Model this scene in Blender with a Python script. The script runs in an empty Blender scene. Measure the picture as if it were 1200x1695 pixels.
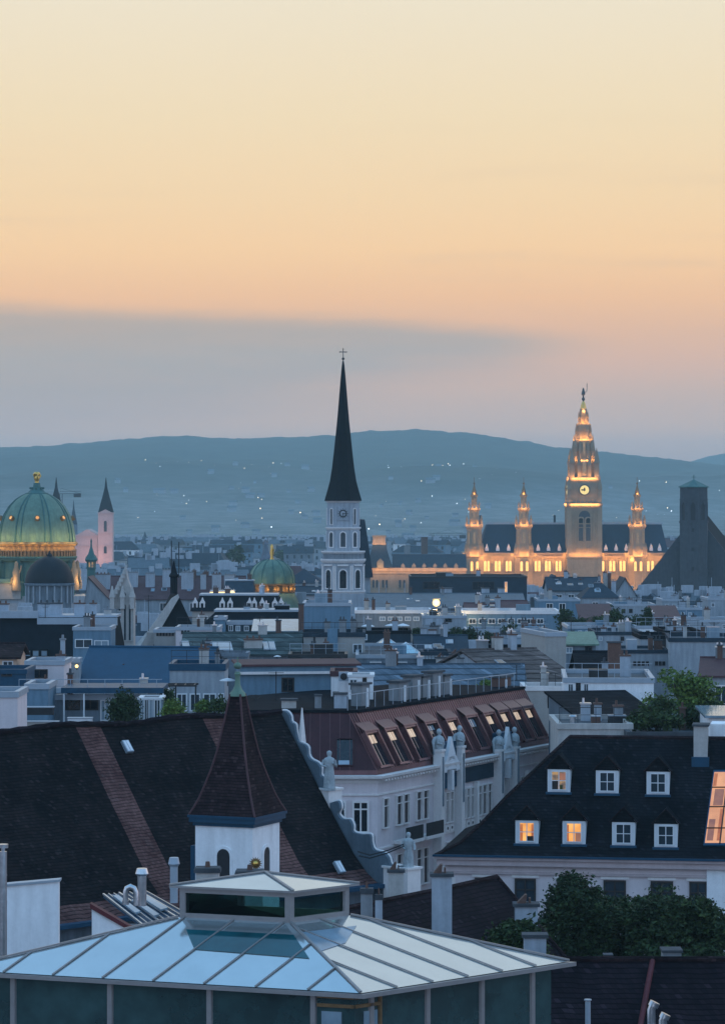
import bpy, bmesh, math, random
from mathutils import Vector, Matrix, noise
from math import sin, cos, pi, radians, sqrt, atan2
random.seed(7)
SC = bpy.context.scene
COL = SC.collection
F, HZ, H = 5080.0, 830.0, 42.0        # focal length in photo pixels, horizon row, camera height

# ---------------------------------------------------------------- camera
cd = bpy.data.cameras.new('camera'); cam = bpy.data.objects.new('camera', cd); COL.objects.link(cam)
cam.location = (0, 0, H); cam.rotation_euler = (pi / 2, 0, 0)
cd.sensor_fit = 'HORIZONTAL'; cd.sensor_width = 36; cd.lens = F * 36 / 1200
cd.shift_y = (HZ - 847.5) / 1200; cd.clip_start = 1; cd.clip_end = 20000
SC.camera = cam
SC.view_settings.view_transform = 'Standard'; SC.view_settings.look = 'None'
SC.view_settings.exposure = 0; SC.view_settings.gamma = 1
SC.cycles.use_denoising = True
SC.cycles.max_bounces = 6; SC.cycles.diffuse_bounces = 3; SC.cycles.glossy_bounces = 3
SC.cycles.transmission_bounces = 2; SC.cycles.volume_bounces = 2
SC.cycles.sample_clamp_indirect = 4

def lin(r, g, b):
    f = lambda c: c / 12.92 if c <= .04045 else ((c + .055) / 1.055) ** 2.4
    return (f(r / 255), f(g / 255), f(b / 255), 1)

# ---------------------------------------------------------------- node helper
class NT:
    def __init__(s, tree): s.t = tree; s.n = tree.nodes; s.l = tree.links
    def node(s, typ, **k):
        n = s.n.new(typ)
        for a, v in k.items(): setattr(n, a, v)
        return n
    def put(s, sock, v):
        if hasattr(v, 'is_output'): s.l.new(v, sock)
        else: sock.default_value = v
    def math(s, op, a, b=0.0, c=0.0):
        n = s.node('ShaderNodeMath', operation=op)
        for i, v in enumerate((a, b, c)): s.put(n.inputs[i], v)
        return n.outputs[0]
    def sstep(s, x, a, b):
        n = s.node('ShaderNodeMapRange', interpolation_type='SMOOTHSTEP')
        s.put(n.inputs[0], x); s.put(n.inputs[1], a); s.put(n.inputs[2], b)
        return n.outputs[0]
    def mix(s, f, a, b, mode='MIX'):
        n = s.node('ShaderNodeMix', data_type='RGBA', blend_type=mode)
        s.put(n.inputs[0], f); s.put(n.inputs[6], a); s.put(n.inputs[7], b)
        return n.outputs[2]
    def ramp(s, f, stops, interp='LINEAR'):
        n = s.node('ShaderNodeValToRGB'); r = n.color_ramp; r.interpolation = interp
        while len(r.elements) < len(stops): r.elements.new(.5)
        for e, (p, c) in zip(r.elements, stops): e.position = p; e.color = c
        s.put(n.inputs[0], f); return n.outputs[0]
    def noise(s, vec, scale, detail=3, rough=.55):
        n = s.node('ShaderNodeTexNoise'); s.put(n.inputs['Vector'], vec)
        n.inputs['Scale'].default_value = scale; n.inputs['Detail'].default_value = detail
        n.inputs['Roughness'].default_value = rough
        return n.outputs[0]
    def xyz(s, vec):
        n = s.node('ShaderNodeSeparateXYZ'); s.put(n.inputs[0], vec); return n.outputs
    def comb(s, x, y, z):
        n = s.node('ShaderNodeCombineXYZ')
        for i, v in enumerate((x, y, z)): s.put(n.inputs[i], v)
        return n.outputs[0]

# ---------------------------------------------------------------- dusk sky
W = bpy.data.worlds.new('World'); SC.world = W; W.use_nodes = True
t = NT(W.node_tree); t.n.clear()
tc = t.node('ShaderNodeTexCoord'); x, y, z = t.xyz(tc.outputs['Generated'])
yy = t.math('MAXIMUM', y, .05)
U = t.math('MULTIPLY_ADD', t.math('DIVIDE', x, yy), F, 600.0)          # azimuth
V = t.math('MULTIPLY_ADD', t.math('DIVIDE', z, yy), -F, HZ)            # elevation
VS = lambda py: max(0, (HZ - py) / F)
elev = t.math('DIVIDE', z, 1.0)
st = [(830, (128, 142, 165)), (760, (158, 162, 172)), (710, (172, 170, 174)), (660, (182, 173, 172)), (600, (204, 178, 167)),
      (545, (217, 183, 161)), (490, (232, 192, 158)), (420, (241, 205, 164)), (330, (240, 212, 173)), (200, (238, 219, 185)), (0, (236, 226, 203))]
sc = lambda k, c: tuple(q * k for q in lin(*c)[:3]) + (1,)
hi = [(.28, sc(1.1, (222, 224, 218))), (.45, sc(1.25, (206, 215, 220))), (.75, sc(1.4, (184, 200, 212))), (1, sc(1.8, (110, 164, 208)))]
HZC, DEN = (.155, .315, .455), .00012
def comp(py, c):
    v = (HZ - py) / F; L = min(7400, 183 / max(v, .001)); T = math.exp(-DEN * L); c = lin(*c)
    return tuple(max(.01, (c[i] - (1 - T) * HZC[i]) / T) for i in range(3)) + (1,)
west = t.ramp(elev, [(VS(p), comp(p, c)) for p, c in st] + hi)
nz = t.noise(t.comb(t.math('MULTIPLY', U, .0022), t.math('MULTIPLY', V, .012), 0.0), 1.0, 5, .55)
nz2 = t.noise(t.comb(t.math('MULTIPLY', U, .0012), t.math('MULTIPLY', V, .018), 3.0), 1.6, 4, .5)
ptop = t.math('ADD', t.math('MULTIPLY_ADD', U, .045, 492.0), t.math('MULTIPLY', t.math('POWER', t.math('MAXIMUM', t.math('MULTIPLY', U, .001), 0.0), 4.0), 8.0))
nz3 = t.noise(t.comb(t.math('MULTIPLY', U, .006), t.math('MULTIPLY', V, .05), 7.0), 1.0, 6, .65)
ptop = t.math('MULTIPLY_ADD', nz3, 26.0, t.math('MULTIPLY_ADD', nz, 24.0, t.math('SUBTRACT', ptop, 14.0)))
pbot = t.math('MULTIPLY_ADD', U, -.165, 735.0)
pbot = t.math('MULTIPLY_ADD', nz2, 60.0, t.math('SUBTRACT', pbot, 30.0))
dt = t.math('SUBTRACT', V, ptop); db = t.math('SUBTRACT', V, pbot)
m1 = t.math('MULTIPLY', t.sstep(dt, -16.0, 24.0), t.math('SUBTRACT', 1.0, t.sstep(db, -50.0, 60.0)))
m1 = t.math('MULTIPLY', m1, t.math('SUBTRACT', 1.0, t.sstep(U, 800.0, 1080.0)))
m1 = t.math('MULTIPLY', m1, t.math('MULTIPLY_ADD', nz3, .30, .70))
ccol = t.ramp(t.sstep(V, 515.0, 740.0), [(0, comp(520, (170, 168, 166))), (.25, comp(560, (161, 168, 172))), (.6, comp(640, (158, 165, 172))), (1, comp(730, (156, 164, 175)))])
west = t.mix(m1, west, ccol)
stk = t.math('MULTIPLY', t.math('MULTIPLY', t.sstep(nz2, .5, .8), .22), t.math('MULTIPLY', t.sstep(V, 120.0, 420.0), t.math('SUBTRACT', 1.0, t.sstep(V, 480.0, 600.0))))
west = t.mix(stk, west, lin(214, 186, 160))
east = t.ramp(elev, [(0, sc(2.5, (152, 158, 176))), (.12, sc(2.6, (150, 163, 186))), (.4, sc(2.2, (126, 160, 194))), (1, sc(1.8, (96, 152, 200)))])
hor = t.math('DIVIDE', y, t.math('MAXIMUM', t.math('SQRT', t.math('ADD', t.math('MULTIPLY', x, x), t.math('MULTIPLY', y, y))), .001))
wm = t.math('MULTIPLY', t.sstep(hor, .35, .95), t.math('SUBTRACT', 1.0, t.sstep(elev, .5, .95)))
sky = t.mix(wm, east, west)
gnd = t.sstep(elev, -.02, 0.0)
sky = t.mix(gnd, lin(40, 52, 72), sky)
bg = t.node('ShaderNodeBackground'); t.put(bg.inputs[0], sky); bg.inputs[1].default_value = 1.0
wo = t.node('ShaderNodeOutputWorld'); t.l.new(bg.outputs[0], wo.inputs[0])

# the last glow of the set sun, very soft, from the west north west
sd = bpy.data.lights.new('sun', 'SUN'); so = bpy.data.objects.new('sun', sd); COL.objects.link(so)
sd.energy = .22; sd.angle = radians(40); sd.color = (1, .62, .5)
so.rotation_euler = Vector((-.80, -.52, -.22)).to_track_quat('-Z', 'Y').to_euler()

# ---------------------------------------------------------------- geometry helpers
def P(px, py, Y): return Vector(((px - 600) / F * Y, Y, H - (py - HZ) / F * Y))
def X_(px, Y): return (px - 600) / F * Y
def Z_(py, Y): return H - (py - HZ) / F * Y
def hit(px, py, p, n):
    d = Vector(((px - 600) / F, 1, -(py - HZ) / F)); c = Vector((0, 0, H))
    return c + d * ((Vector(p) - c).dot(n) / d.dot(n))
def frame(o, d):
    d = Vector((d[0], d[1], 0)).normalized()
    return Matrix(((d.x, -d.y, 0, o[0]), (d.y, d.x, 0, o[1]), (0, 0, 1, o[2] if len(o) > 2 else 0), (0, 0, 0, 1)))
def wuv(M, px, py, off=0.0):
    """pixel -> (u along the wall, z) on the wall plane y=off of frame M"""
    o = M @ Vector((0, off, 0)); n = Vector((M[0][1], M[1][1], 0))
    q = M.inverted() @ hit(px, py, o, n)
    return q.x, q.z

class MB:
    def __init__(s, M=None): s.v = []; s.f = []; s.m = []; s.M = M; s.mi = 0
    def add(s, vs, fs):
        b = len(s.v)
        s.v += [(s.M @ Vector(p)) if s.M is not None else Vector(p) for p in vs]
        s.f += [tuple(b + i for i in f) for f in fs]; s.m += [s.mi] * len(fs)
        return s
    def poly(s, *pts): return s.add(pts, [tuple(range(len(pts)))])
    def box(s, x0, x1, y0, y1, z0, z1):
        return s.add([(x0, y0, z0), (x1, y0, z0), (x1, y1, z0), (x0, y1, z0), (x0, y0, z1), (x1, y0, z1), (x1, y1, z1), (x0, y1, z1)],
                     [(0, 3, 2, 1), (4, 5, 6, 7), (0, 1, 5, 4), (1, 2, 6, 5), (2, 3, 7, 6), (3, 0, 4, 7)])
    def prism(s, pts, vec):
        n = len(pts); v = Vector(vec); pts = [Vector(p) for p in pts]
        return s.add(pts + [p + v for p in pts], [tuple(range(n))[::-1], tuple(range(n, 2 * n))] + [(i, (i + 1) % n, n + (i + 1) % n, n + i) for i in range(n)])
    def loft(s, rings, cap=True):
        n = len(rings[0]); vs = [p for r in rings for p in r]; fs = []
        for k in range(len(rings) - 1):
            for i in range(n):
                j = (i + 1) % n; fs.append((k * n + i, k * n + j, (k + 1) * n + j, (k + 1) * n + i))
        if cap: fs += [tuple(range(n))[::-1], tuple(range((len(rings) - 1) * n, len(rings) * n))]
        return s.add(vs, fs)
    def lathe(s, prof, n=16, c=(0, 0), ph=0.0, sy=1.0, cap=True):
        rings = [[(c[0] + r * cos(ph + 2 * pi * i / n), c[1] + sy * r * sin(ph + 2 * pi * i / n), zz) for i in range(n)] for r, zz in prof]
        return s.loft(rings, cap)
    def tube(s, pts, r, n=6):
        pts = [Vector(p) for p in pts]; rings = []
        for i, p in enumerate(pts):
            d = (pts[min(i + 1, len(pts) - 1)] - pts[max(i - 1, 0)]).normalized()
            a = d.orthogonal().normalized() if i == 0 else (a - d * a.dot(d)).normalized()
            b = d.cross(a); rr = r[i] if isinstance(r, (list, tuple)) else r
            rings.append([p + (a * cos(2 * pi * k / n) + b * sin(2 * pi * k / n)) * rr for k in range(n)])
        return s.loft(rings)
    def ball(s, c, r, n=10, sz=1.0):
        m = max(4, n // 2)
        return s.lathe([(max(.002, r * sin(pi * k / m)), c[2] - r * sz * cos(pi * k / m)) for k in range(m + 1)], n, (c[0], c[1]))
    def build(s, name, mats, parent=None, smooth=0, fix=True):
        me = bpy.data.meshes.new(name); me.from_pydata([tuple(p) for p in s.v], [], s.f)
        if isinstance(mats, str): mats = [mats]
        for m in mats: me.materials.append(MAT[m])
        if len(mats) > 1:
            me.polygons.foreach_set('material_index', s.m)
        if fix:
            b = bmesh.new(); b.from_mesh(me); bmesh.ops.recalc_face_normals(b, faces=b.faces); b.to_mesh(me); b.free()
        if smooth:
            me.polygons.foreach_set('use_smooth', [True] * len(me.polygons)); me.set_sharp_from_angle(angle=radians(smooth))
        o = bpy.data.objects.new(name, me); COL.objects.link(o)
        if parent is not None: o.parent = parent
        return o

def tag(o, label, cat, group=None):
    o['label'] = label; o['category'] = cat
    if group: o['group'] = group
    return o
def thing(name, label, cat, loc=(0, 0, 0), rz=0.0, group=None):
    o = bpy.data.objects.new(name, None); COL.objects.link(o); o.empty_display_size = .5
    o.location = loc; o.rotation_euler = (0, 0, rz)
    return tag(o, label, cat, group)
def structure(o): o['kind'] = 'structure'; return o
def dup(o, parent=None, loc=None, rz=None):
    c = o.copy(); COL.objects.link(c)
    if parent is not None: c.parent = parent
    if loc is not None: c.location = loc
    if rz is not None: c.rotation_euler = (0, 0, rz)
    for ch in list(o.children): dup(ch, c)
    return c

# ---------------------------------------------------------------- materials
MAT = {}
def newmat(name):
    m = bpy.data.materials.new(name); m.use_nodes = True; MAT[name] = m
    t = NT(m.node_tree); b = t.n['Principled BSDF']; return t, b
def spec(b, v):
    b.inputs['Specular IOR Level'].default_value = v
def mk(name, c, r=.8, metal=0.0, var=.25, sc=.8, fine=6.0, bump=.15, sp=.3, streak=0.0):
    t, b = newmat(name); tc = t.node('ShaderNodeTexCoord'); v = tc.outputs['Object']
    n1 = t.noise(v, sc, 4, .6); n2 = t.noise(v, fine, 3, .6)
    k = t.math('ADD', t.math('MULTIPLY', n1, .6), t.math('MULTIPLY', n2, .4))
    if streak:
        mp = t.node('ShaderNodeMapping'); t.put(mp.inputs[0], v); mp.inputs['Scale'].default_value = (1, 1, .12)
        n3 = t.noise(mp.outputs[0], 2.2, 4, .6)
        k = t.math('ADD', t.math('MULTIPLY', k, 1 - streak), t.math('MULTIPLY', n3, streak))
    lo = tuple(q * (1 - var) for q in c) + (1,); hi = tuple(min(1, q * (1 + var)) for q in c) + (1,)
    t.put(b.inputs['Base Color'], t.ramp(k, [(.3, lo), (.7, hi)]))
    b.inputs['Roughness'].default_value = r; b.inputs['Metallic'].default_value = metal; spec(b, sp)
    if bump:
        bp = t.node('ShaderNodeBump'); bp.inputs['Strength'].default_value = bump; bp.inputs['Distance'].default_value = .05
        t.put(bp.inputs['Height'], n2); t.put(b.inputs['Normal'], bp.outputs[0])
    return t, b
def tile(name, c1, c2, row=.16, wid=.18, r=.9, sp=.08, moss=None, bump=.6, stripes=None):
    t, b = newmat(name); tc = t.node('ShaderNodeTexCoord'); v = tc.outputs['Object']; x, y, z = t.xyz(v)
    u = t.math('ADD', x, t.math('MULTIPLY', y, .73))
    rw = t.math('DIVIDE', t.math('MULTIPLY_ADD', t.noise(v, .9, 3), .16, z), row); ri = t.math('FLOOR', rw); rf = t.math('FRACT', rw)
    cu = t.math('ADD', t.math('DIVIDE', u, wid), t.math('MULTIPLY', ri, .5)); ci = t.math('FLOOR', cu); cf = t.math('FRACT', cu)
    wn = t.node('ShaderNodeTexWhiteNoise', noise_dimensions='2D'); t.put(wn.inputs['Vector'], t.comb(ci, ri, 0.0))
    big = t.noise(v, .5, 4, .6)
    k = t.math('ADD', t.math('MULTIPLY', wn.outputs[0], .38), t.math('MULTIPLY', t.sstep(big, .25, .75), .62))
    col = t.ramp(k, [(.2, c1 + (1,)), (.85, c2 + (1,))])
    if stripes:
        ms = 0.0
        for a, e in stripes[0]:
            q = t.math('MULTIPLY', t.math('GREATER_THAN', x, a), t.math('LESS_THAN', x, e)); ms = t.math('MAXIMUM', ms, q)
        ms = t.math('MAXIMUM', ms, t.math('LESS_THAN', z, stripes[1]))
        red = t.ramp(k, [(.2, stripes[2] + (1,)), (.85, stripes[3] + (1,))])
        col = t.mix(ms, col, red)
    if moss:
        mn = t.sstep(t.noise(v, 1.6, 6, .75), .56, .74)
        col = t.mix(t.math('MULTIPLY', mn, .8), col, moss + (1,))
    spk = t.math('GREATER_THAN', wn.outputs[0], .955)
    col = t.mix(t.math('MULTIPLY', spk, .22), col, tuple(q * 2.6 + .012 for q in c2) + (1,))
    joint = t.math('MULTIPLY', t.sstep(rf, .02, .30), t.math('SUBTRACT', 1.0, t.math('MULTIPLY', t.math('LESS_THAN', cf, .08), .5)))
    col = t.mix(joint, tuple(q * .3 for q in c1) + (1,), col)
    t.put(b.inputs['Base Color'], col); b.inputs['Roughness'].default_value = r; spec(b, sp)
    hgt = t.math('ADD', t.math('SUBTRACT', 1.0, rf), t.math('MULTIPLY', wn.outputs[0], .5))
    bp = t.node('ShaderNodeBump'); bp.inputs['Strength'].default_value = bump; bp.inputs['Distance'].default_value = .03
    t.put(bp.inputs['Height'], hgt); t.put(b.inputs['Normal'], bp.outputs[0])
def glow(name, c, strength, c2=None, sc=2.0):
    t, b = newmat(name); tc = t.node('ShaderNodeTexCoord')
    n = t.noise(tc.outputs['Object'], sc, 2)
    col = t.ramp(n, [(.38, (c2 or c) + (1,)), (.62, c + (1,))])
    t.put(b.inputs['Base Color'], (.02, .02, .02, 1)); t.put(b.inputs['Emission Color'], col)
    b.inputs['Emission Strength'].default_value = strength; b.inputs['Roughness'].default_value = .3
def glassy(name, c, r=.06, ior=1.7, var=.3):
    t, b = mk(name, c, r, 0, var, .6, 2.0, 0, .5); b.inputs['IOR'].default_value = ior

mk('asphalt', (.05, .05, .055), .9)
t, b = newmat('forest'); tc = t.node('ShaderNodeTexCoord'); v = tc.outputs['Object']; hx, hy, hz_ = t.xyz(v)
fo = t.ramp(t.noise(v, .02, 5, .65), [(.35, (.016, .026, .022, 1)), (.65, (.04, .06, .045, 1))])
vil_haze = t.ramp(t.noise(v, .03, 6, .75), [(.30, (.08, .095, .09, 1)), (.5, (.15, .165, .16, 1)), (.72, (.30, .31, .31, 1))])  # paler settled lower slopes, with low-lying haze and city glow put into the colour
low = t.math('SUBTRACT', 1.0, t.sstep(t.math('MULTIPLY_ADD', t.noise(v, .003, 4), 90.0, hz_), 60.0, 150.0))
t.put(b.inputs['Base Color'], t.mix(low, fo, vil_haze)); b.inputs['Roughness'].default_value = .95; spec(b, .1)
mk('white_paint', (.70, .71, .73), .6, var=.12, sp=.35)
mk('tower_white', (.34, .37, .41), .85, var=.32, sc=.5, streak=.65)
mk('wall_white', (.82, .82, .83), .85, var=.2, streak=.55)
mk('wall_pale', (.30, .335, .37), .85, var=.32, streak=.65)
mk('wall_lilac', (.66, .58, .59), .85, var=.14, streak=.4)
mk('wall_cream', (.35, .33, .31), .85, var=.18, streak=.4)
mk('wall_pink', (.50, .38, .36), .85, var=.12)
mk('wall_peach_lit', (.62, .42, .30), .85, var=.15)  # orange light on the gable put into the wall colour
mk('wall_grey', (.155, .19, .225), .85, var=.4, streak=.65)
mk('wall_blue', (.13, .22, .295), .8, var=.28, streak=.6)
mk('wall_slate', (.11, .15, .185), .85, var=.3, streak=.5)
mk('stone', (.44, .42, .40), .85, var=.3, sc=1.2, streak=.4)
mk('stone_dark', (.062, .070, .080), .9, var=.4, sc=1.0, streak=.4)
mk('sandstone', (.30, .225, .15), .85, var=.3, sc=.3, fine=1.5, streak=.4)
mk('trim', (.74, .69, .67), .8, var=.15, streak=.3)
mk('trim_pink', (.50, .40, .40), .8, var=.2, streak=.4)
mk('statue_stone', (.36, .40, .42), .85, var=.35, sc=3, fine=14, bump=.4)
mk('slate', (.008, .011, .016), .9, var=.4, sp=.04)
mk('slate_blue', (.030, .048, .066), .8, var=.3, sp=.12)
mk('spire_slate', (.006, .008, .011), .8, var=.4, fine=3, sp=.08)
mk('roof_grey', (.10, .13, .155), .7, var=.25, sp=.25)
mk('roof_maroon', (.085, .038, .042), .7, var=.3)
mk('roof_town', (.035, .052, .068), .7, var=.25, sc=.2, fine=1.5, sp=.2)
mk('felt', (.07, .085, .10), .9, var=.3)
mk('copper_maroon', (.055, .017, .021), .6, .1, var=.3, sp=.3)
mk('copper_brown', (.16, .075, .078), .42, .5, var=.28, sp=.4, streak=.4)
mk('verdigris', (.14, .22, .165), .65, .1, var=.35, sc=.4, fine=2, streak=.5)
mk('verdigris_dark', (.06, .15, .14), .65, .1, var=.3)
mk('dome_black', (.008, .011, .016), .6, var=.3, sp=.2)
mk('gold', (.75, .46, .12), .35, .85, var=.2)
mk('bronze', (.22, .14, .07), .5, .5, var=.3)
mk('steel', (.55, .57, .60), .28, .9, var=.15, sc=2)
mk('aluminium', (.30, .29, .29), .45, .5, var=.12)
mk('metal_dark', (.03, .033, .038), .5, .3, var=.2)
mk('metal_blue', (.012, .062, .115), .5, .2, var=.2, streak=.5)
mk('metal_pale', (.34, .40, .46), .45, .3, var=.15, streak=.3)
mk('fabric_white', (.72, .73, .75), .9, var=.06)
mk('red_trim', (.11, .026, .030), .7, var=.25)
mk('brick_brown', (.13, .075, .06), .9, var=.35, fine=8)
mk('chimney_pale', (.36, .40, .45), .9, var=.25, sc=1.5, streak=.6)
mk('chimney_grey', (.22, .235, .25), .9, var=.3, sc=1.5, streak=.6)
mk('window_white', (.66, .68, .70), .5, var=.06)
mk('window_brown', (.035, .028, .026), .6, var=.2)
glassy('glass_dark', (.012, .017, .024), .05, 1.55)
mk('glass_brown', (.045, .032, .033), .35, sp=.25)
mk('hall_roof', (.012, .030, .055), .75, var=.3, sp=.1)
glassy('glass_town', (.03, .045, .06), .12, 1.6)
glassy('glass_pale', (.22, .30, .36), .12, 1.6)
t, b = newmat('glass_clear'); lw = t.node('ShaderNodeFresnel'); lw.inputs[0].default_value = 1.6
tr = t.node('ShaderNodeBsdfTransparent'); tr.inputs[0].default_value = (.34, .56, .55, 1); gl = t.node('ShaderNodeBsdfGlossy'); gl.inputs['Roughness'].default_value = .03
ms = t.node('ShaderNodeMixShader'); t.put(ms.inputs[0], lw.outputs[0]); t.l.new(tr.outputs[0], ms.inputs[1]); t.l.new(gl.outputs[0], ms.inputs[2]); t.l.new(ms.outputs[0], t.n['Material Output'].inputs[0])
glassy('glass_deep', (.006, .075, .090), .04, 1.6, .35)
glassy('glass_teal', (.026, .062, .062), .08, 2.0, .6)
t, b = mk('glass_roof', (.58, .61, .61), .12, .75, .07, .8, 2.0, 0, .8); b.inputs['IOR'].default_value = 2.0
glow('lit_amber', (1, .50, .14), 1.1, (.8, .33, .08), 1.2)
glow('lit_curtain', (.62, .20, .06), .8, (.45, .13, .05), 2)
glow('lit_dim', (.42, .19, .12), .75, (.30, .13, .10), 1.5)
glow('lit_salon', (1, .48, .24), .82, (.8, .36, .18), .7)
glow('lit_cream', (1, .82, .64), .62, (.8, .6, .45), 2)
glow('lit_gold', (1, .56, .17), 1.9, (1, .48, .12), .6)
glow('lit_soft', (.9, .55, .25), .45, (.25, .2, .18), 3)
glow('lit_face', (1, .74, .26), 1.1)
glow('lit_lamp', (1, .66, .22), 3.2)
glow('lit_far', (1, .80, .55), 4.5)
glow('lit_far_cool', (.85, .92, 1), 4)
glow('lit_terrace', (1, .66, .25), 2.4)
tile('tile_dark', (.008, .009, .012), (.026, .024, .028), .17, .18, moss=(.036, .037, .033))
tile('tile_house', (.003, .005, .008), (.013, .015, .020), .15, .18, moss=(.034, .034, .034))
tile('tile_maroon', (.015, .009, .011), (.042, .025, .027), .13, .16)
tile('tile_front', (.009, .007, .010), (.022, .015, .020), .14, .18)
tile('tile_red', (.075, .036, .032), (.15, .085, .075), .22, .2, bump=.5)
tile('tile_brown', (.085, .066, .062), (.17, .135, .125), .3, .3)
tile('tile_blue', (.075, .105, .135), (.15, .19, .235), .38, .4)
tile('tile_green', (.04, .062, .066), (.095, .125, .125), .35, .35)
t, b = newmat('leaf')
gi = t.node('ShaderNodeNewGeometry'); tc = t.node('ShaderNodeTexCoord')
oi = t.node('ShaderNodeObjectInfo'); k = t.math('ADD', t.math('MULTIPLY', gi.outputs['Random Per Island'], .5), t.math('ADD', t.math('MULTIPLY', t.noise(tc.outputs['Object'], .7, 4, .7), .75), t.math('MULTIPLY_ADD', oi.outputs['Random'], .2, -.2)))
t.put(b.inputs['Base Color'], t.ramp(k, [(.2, (.012, .026, .010, 1)), (.6, (.030, .056, .018, 1)), (.95, (.075, .115, .03, 1))]))
b.inputs['Roughness'].default_value = .7; spec(b, .25)
t, b = newmat('leaf_light')
gi = t.node('ShaderNodeNewGeometry'); tc = t.node('ShaderNodeTexCoord')
oi = t.node('ShaderNodeObjectInfo'); k = t.math('ADD', t.math('MULTIPLY', gi.outputs['Random Per Island'], .5), t.math('ADD', t.math('MULTIPLY', t.noise(tc.outputs['Object'], .7, 4, .7), .75), t.math('MULTIPLY_ADD', oi.outputs['Random'], .2, -.2)))
t.put(b.inputs['Base Color'], t.ramp(k, [(.2, (.045, .085, .02, 1)), (.6, (.115, .18, .035, 1)), (.95, (.23, .30, .06, 1))]))
b.inputs['Roughness'].default_value = .7; spec(b, .25)
mk('bark', (.07, .055, .045), .95, var=.3)
# ================================================================= the setting
g = MB(); g.poly((-1500, -60, 0), (1500, -60, 0), (1500, 9300, 0), (-1500, 9300, 0))
structure(g.build('ground', 'asphalt', fix=False))

RID = [(-400, 742), (0, 737), (100, 733), (200, 725), (300, 720), (400, 725), (450, 724), (500, 722), (560, 721), (600, 716), (690, 712),
       (780, 717), (850, 727), (920, 740), (1000, 749), (1080, 757), (1150, 763), (1300, 785), (1700, 815)]
def lerp(tab, q):
    for (a, b), (c, d) in zip(tab, tab[1:]):
        if q <= c: return b + (d - b) * max(0, (q - a)) / (c - a)
    return tab[-1][1]
YR, Y0 = 6500.0, 2900.0
def hillz(x, Y, ridge=RID, yr=YR, y0=Y0, seed=0):
    top = Z_(lerp(ridge, x / yr * F + 600), yr)
    q = (Y - y0) / (yr - y0)
    if q <= 0: return -3
    if q <= 1: s = q ** 1.35 * (1.12 - .12 * q)
    else: s = 1 - .25 * (q - 1) * 3
    n = noise.fractal(Vector((x * .0016 + seed, Y * .0016, .3)), 1.0, 2.0, 5)
    n2 = noise.noise(Vector((x * .03, Y * .03, seed))) + .7 * noise.noise(Vector((x * .09, Y * .02, seed)))
    return top * s + n * 26 * min(1, q * 2) * (1 - .8 * max(0, 1 - abs(q - 1) * 4)) + n2 * 3.4 * max(0, min(1, q * 8 - 6.6))
def hills(name, ridge, yr, y0, y1, x0, x1, nx, ny, seed):
    m = MB(); vs = []; fs = []
    for j in range(ny):
        Y = y0 + (y1 - y0) * j / (ny - 1)
        for i in range(nx):
            x = x0 + (x1 - x0) * i / (nx - 1)
            vs.append((x, Y, hillz(x, Y, ridge, yr, y0, seed)))
    for j in range(ny - 1):
        for i in range(nx - 1):
            a = j * nx + i; fs.append((a, a + 1, a + nx + 1, a + nx))
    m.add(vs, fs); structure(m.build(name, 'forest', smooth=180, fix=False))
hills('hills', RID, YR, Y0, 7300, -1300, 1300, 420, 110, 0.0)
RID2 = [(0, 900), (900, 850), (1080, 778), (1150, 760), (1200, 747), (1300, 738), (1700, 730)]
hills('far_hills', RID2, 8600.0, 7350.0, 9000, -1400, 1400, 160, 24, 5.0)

# ================================================================= the three landmarks of the skyline
def ring_oct(r, z, c=(0, 0), ph=pi / 8, n=8):
    k = 1 / cos(pi / n)
    return [(c[0] + r * k * cos(ph + 2 * pi * i / n), c[1] + r * k * sin(ph + 2 * pi * i / n), z) for i in range(n)]
def arch_pts(u, z0, w, h, n=8, pointed=False):
    pts = [(u - w / 2, z0), (u + w / 2, z0)]
    zs = z0 + h - (w * .5 if not pointed else w * .8)
    for k in range(n + 1):
        a = pi * k / n
        if pointed:
            q = cos(a); pts.append((u + w / 2 * q, zs + w * .8 * (1 - abs(q) ** 1.6)))
        else: pts.append((u + w / 2 * cos(a), zs + w / 2 * sin(a)))
    return pts
def arch_win(root, M, u, z0, w, h, frame_m='trim', pane_m='glass_dark', name='window', fw=.18, d=.12, pointed=False, louvre=0, sub=True):
    """an arched opening on the wall plane of frame M (outside is -y)"""
    pts = arch_pts(u, z0, w, h, 8, pointed); n = len(pts)
    cx = u; cz = z0 + h * .45
    out = [(cx + (a - cx) * (1 + 2 * fw / w), cz + (b - cz) * (1 + 2 * fw / h)) for a, b in pts]
    m = MB(M); vs = [(a, -d, b) for a, b in pts] + [(a, -d, b) for a, b in out] + [(a, .02, b) for a, b in pts] + [(a, .02, b) for a, b in out]
    fs = []
    for i in range(n):
        j = (i + 1) % n
        fs += [(i, j, n + j, n + i), (n + i, n + j, 3 * n + j, 3 * n + i), (i, j, 2 * n + j, 2 * n + i)]
    m.add(vs, fs); f = m.build(name, frame_m, root)
    p = MB(M); p.add([(a, -.02, b) for a, b in pts], [tuple(range(n))])
    for k in range(louvre):
        zz = z0 + (h - w * .5) * (k + .5) / louvre
        p.box(u - w / 2, u + w / 2, -.07, -.03, zz, zz + .12)
    p.build('pane', pane_m, f, fix=False)
    return f

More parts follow.
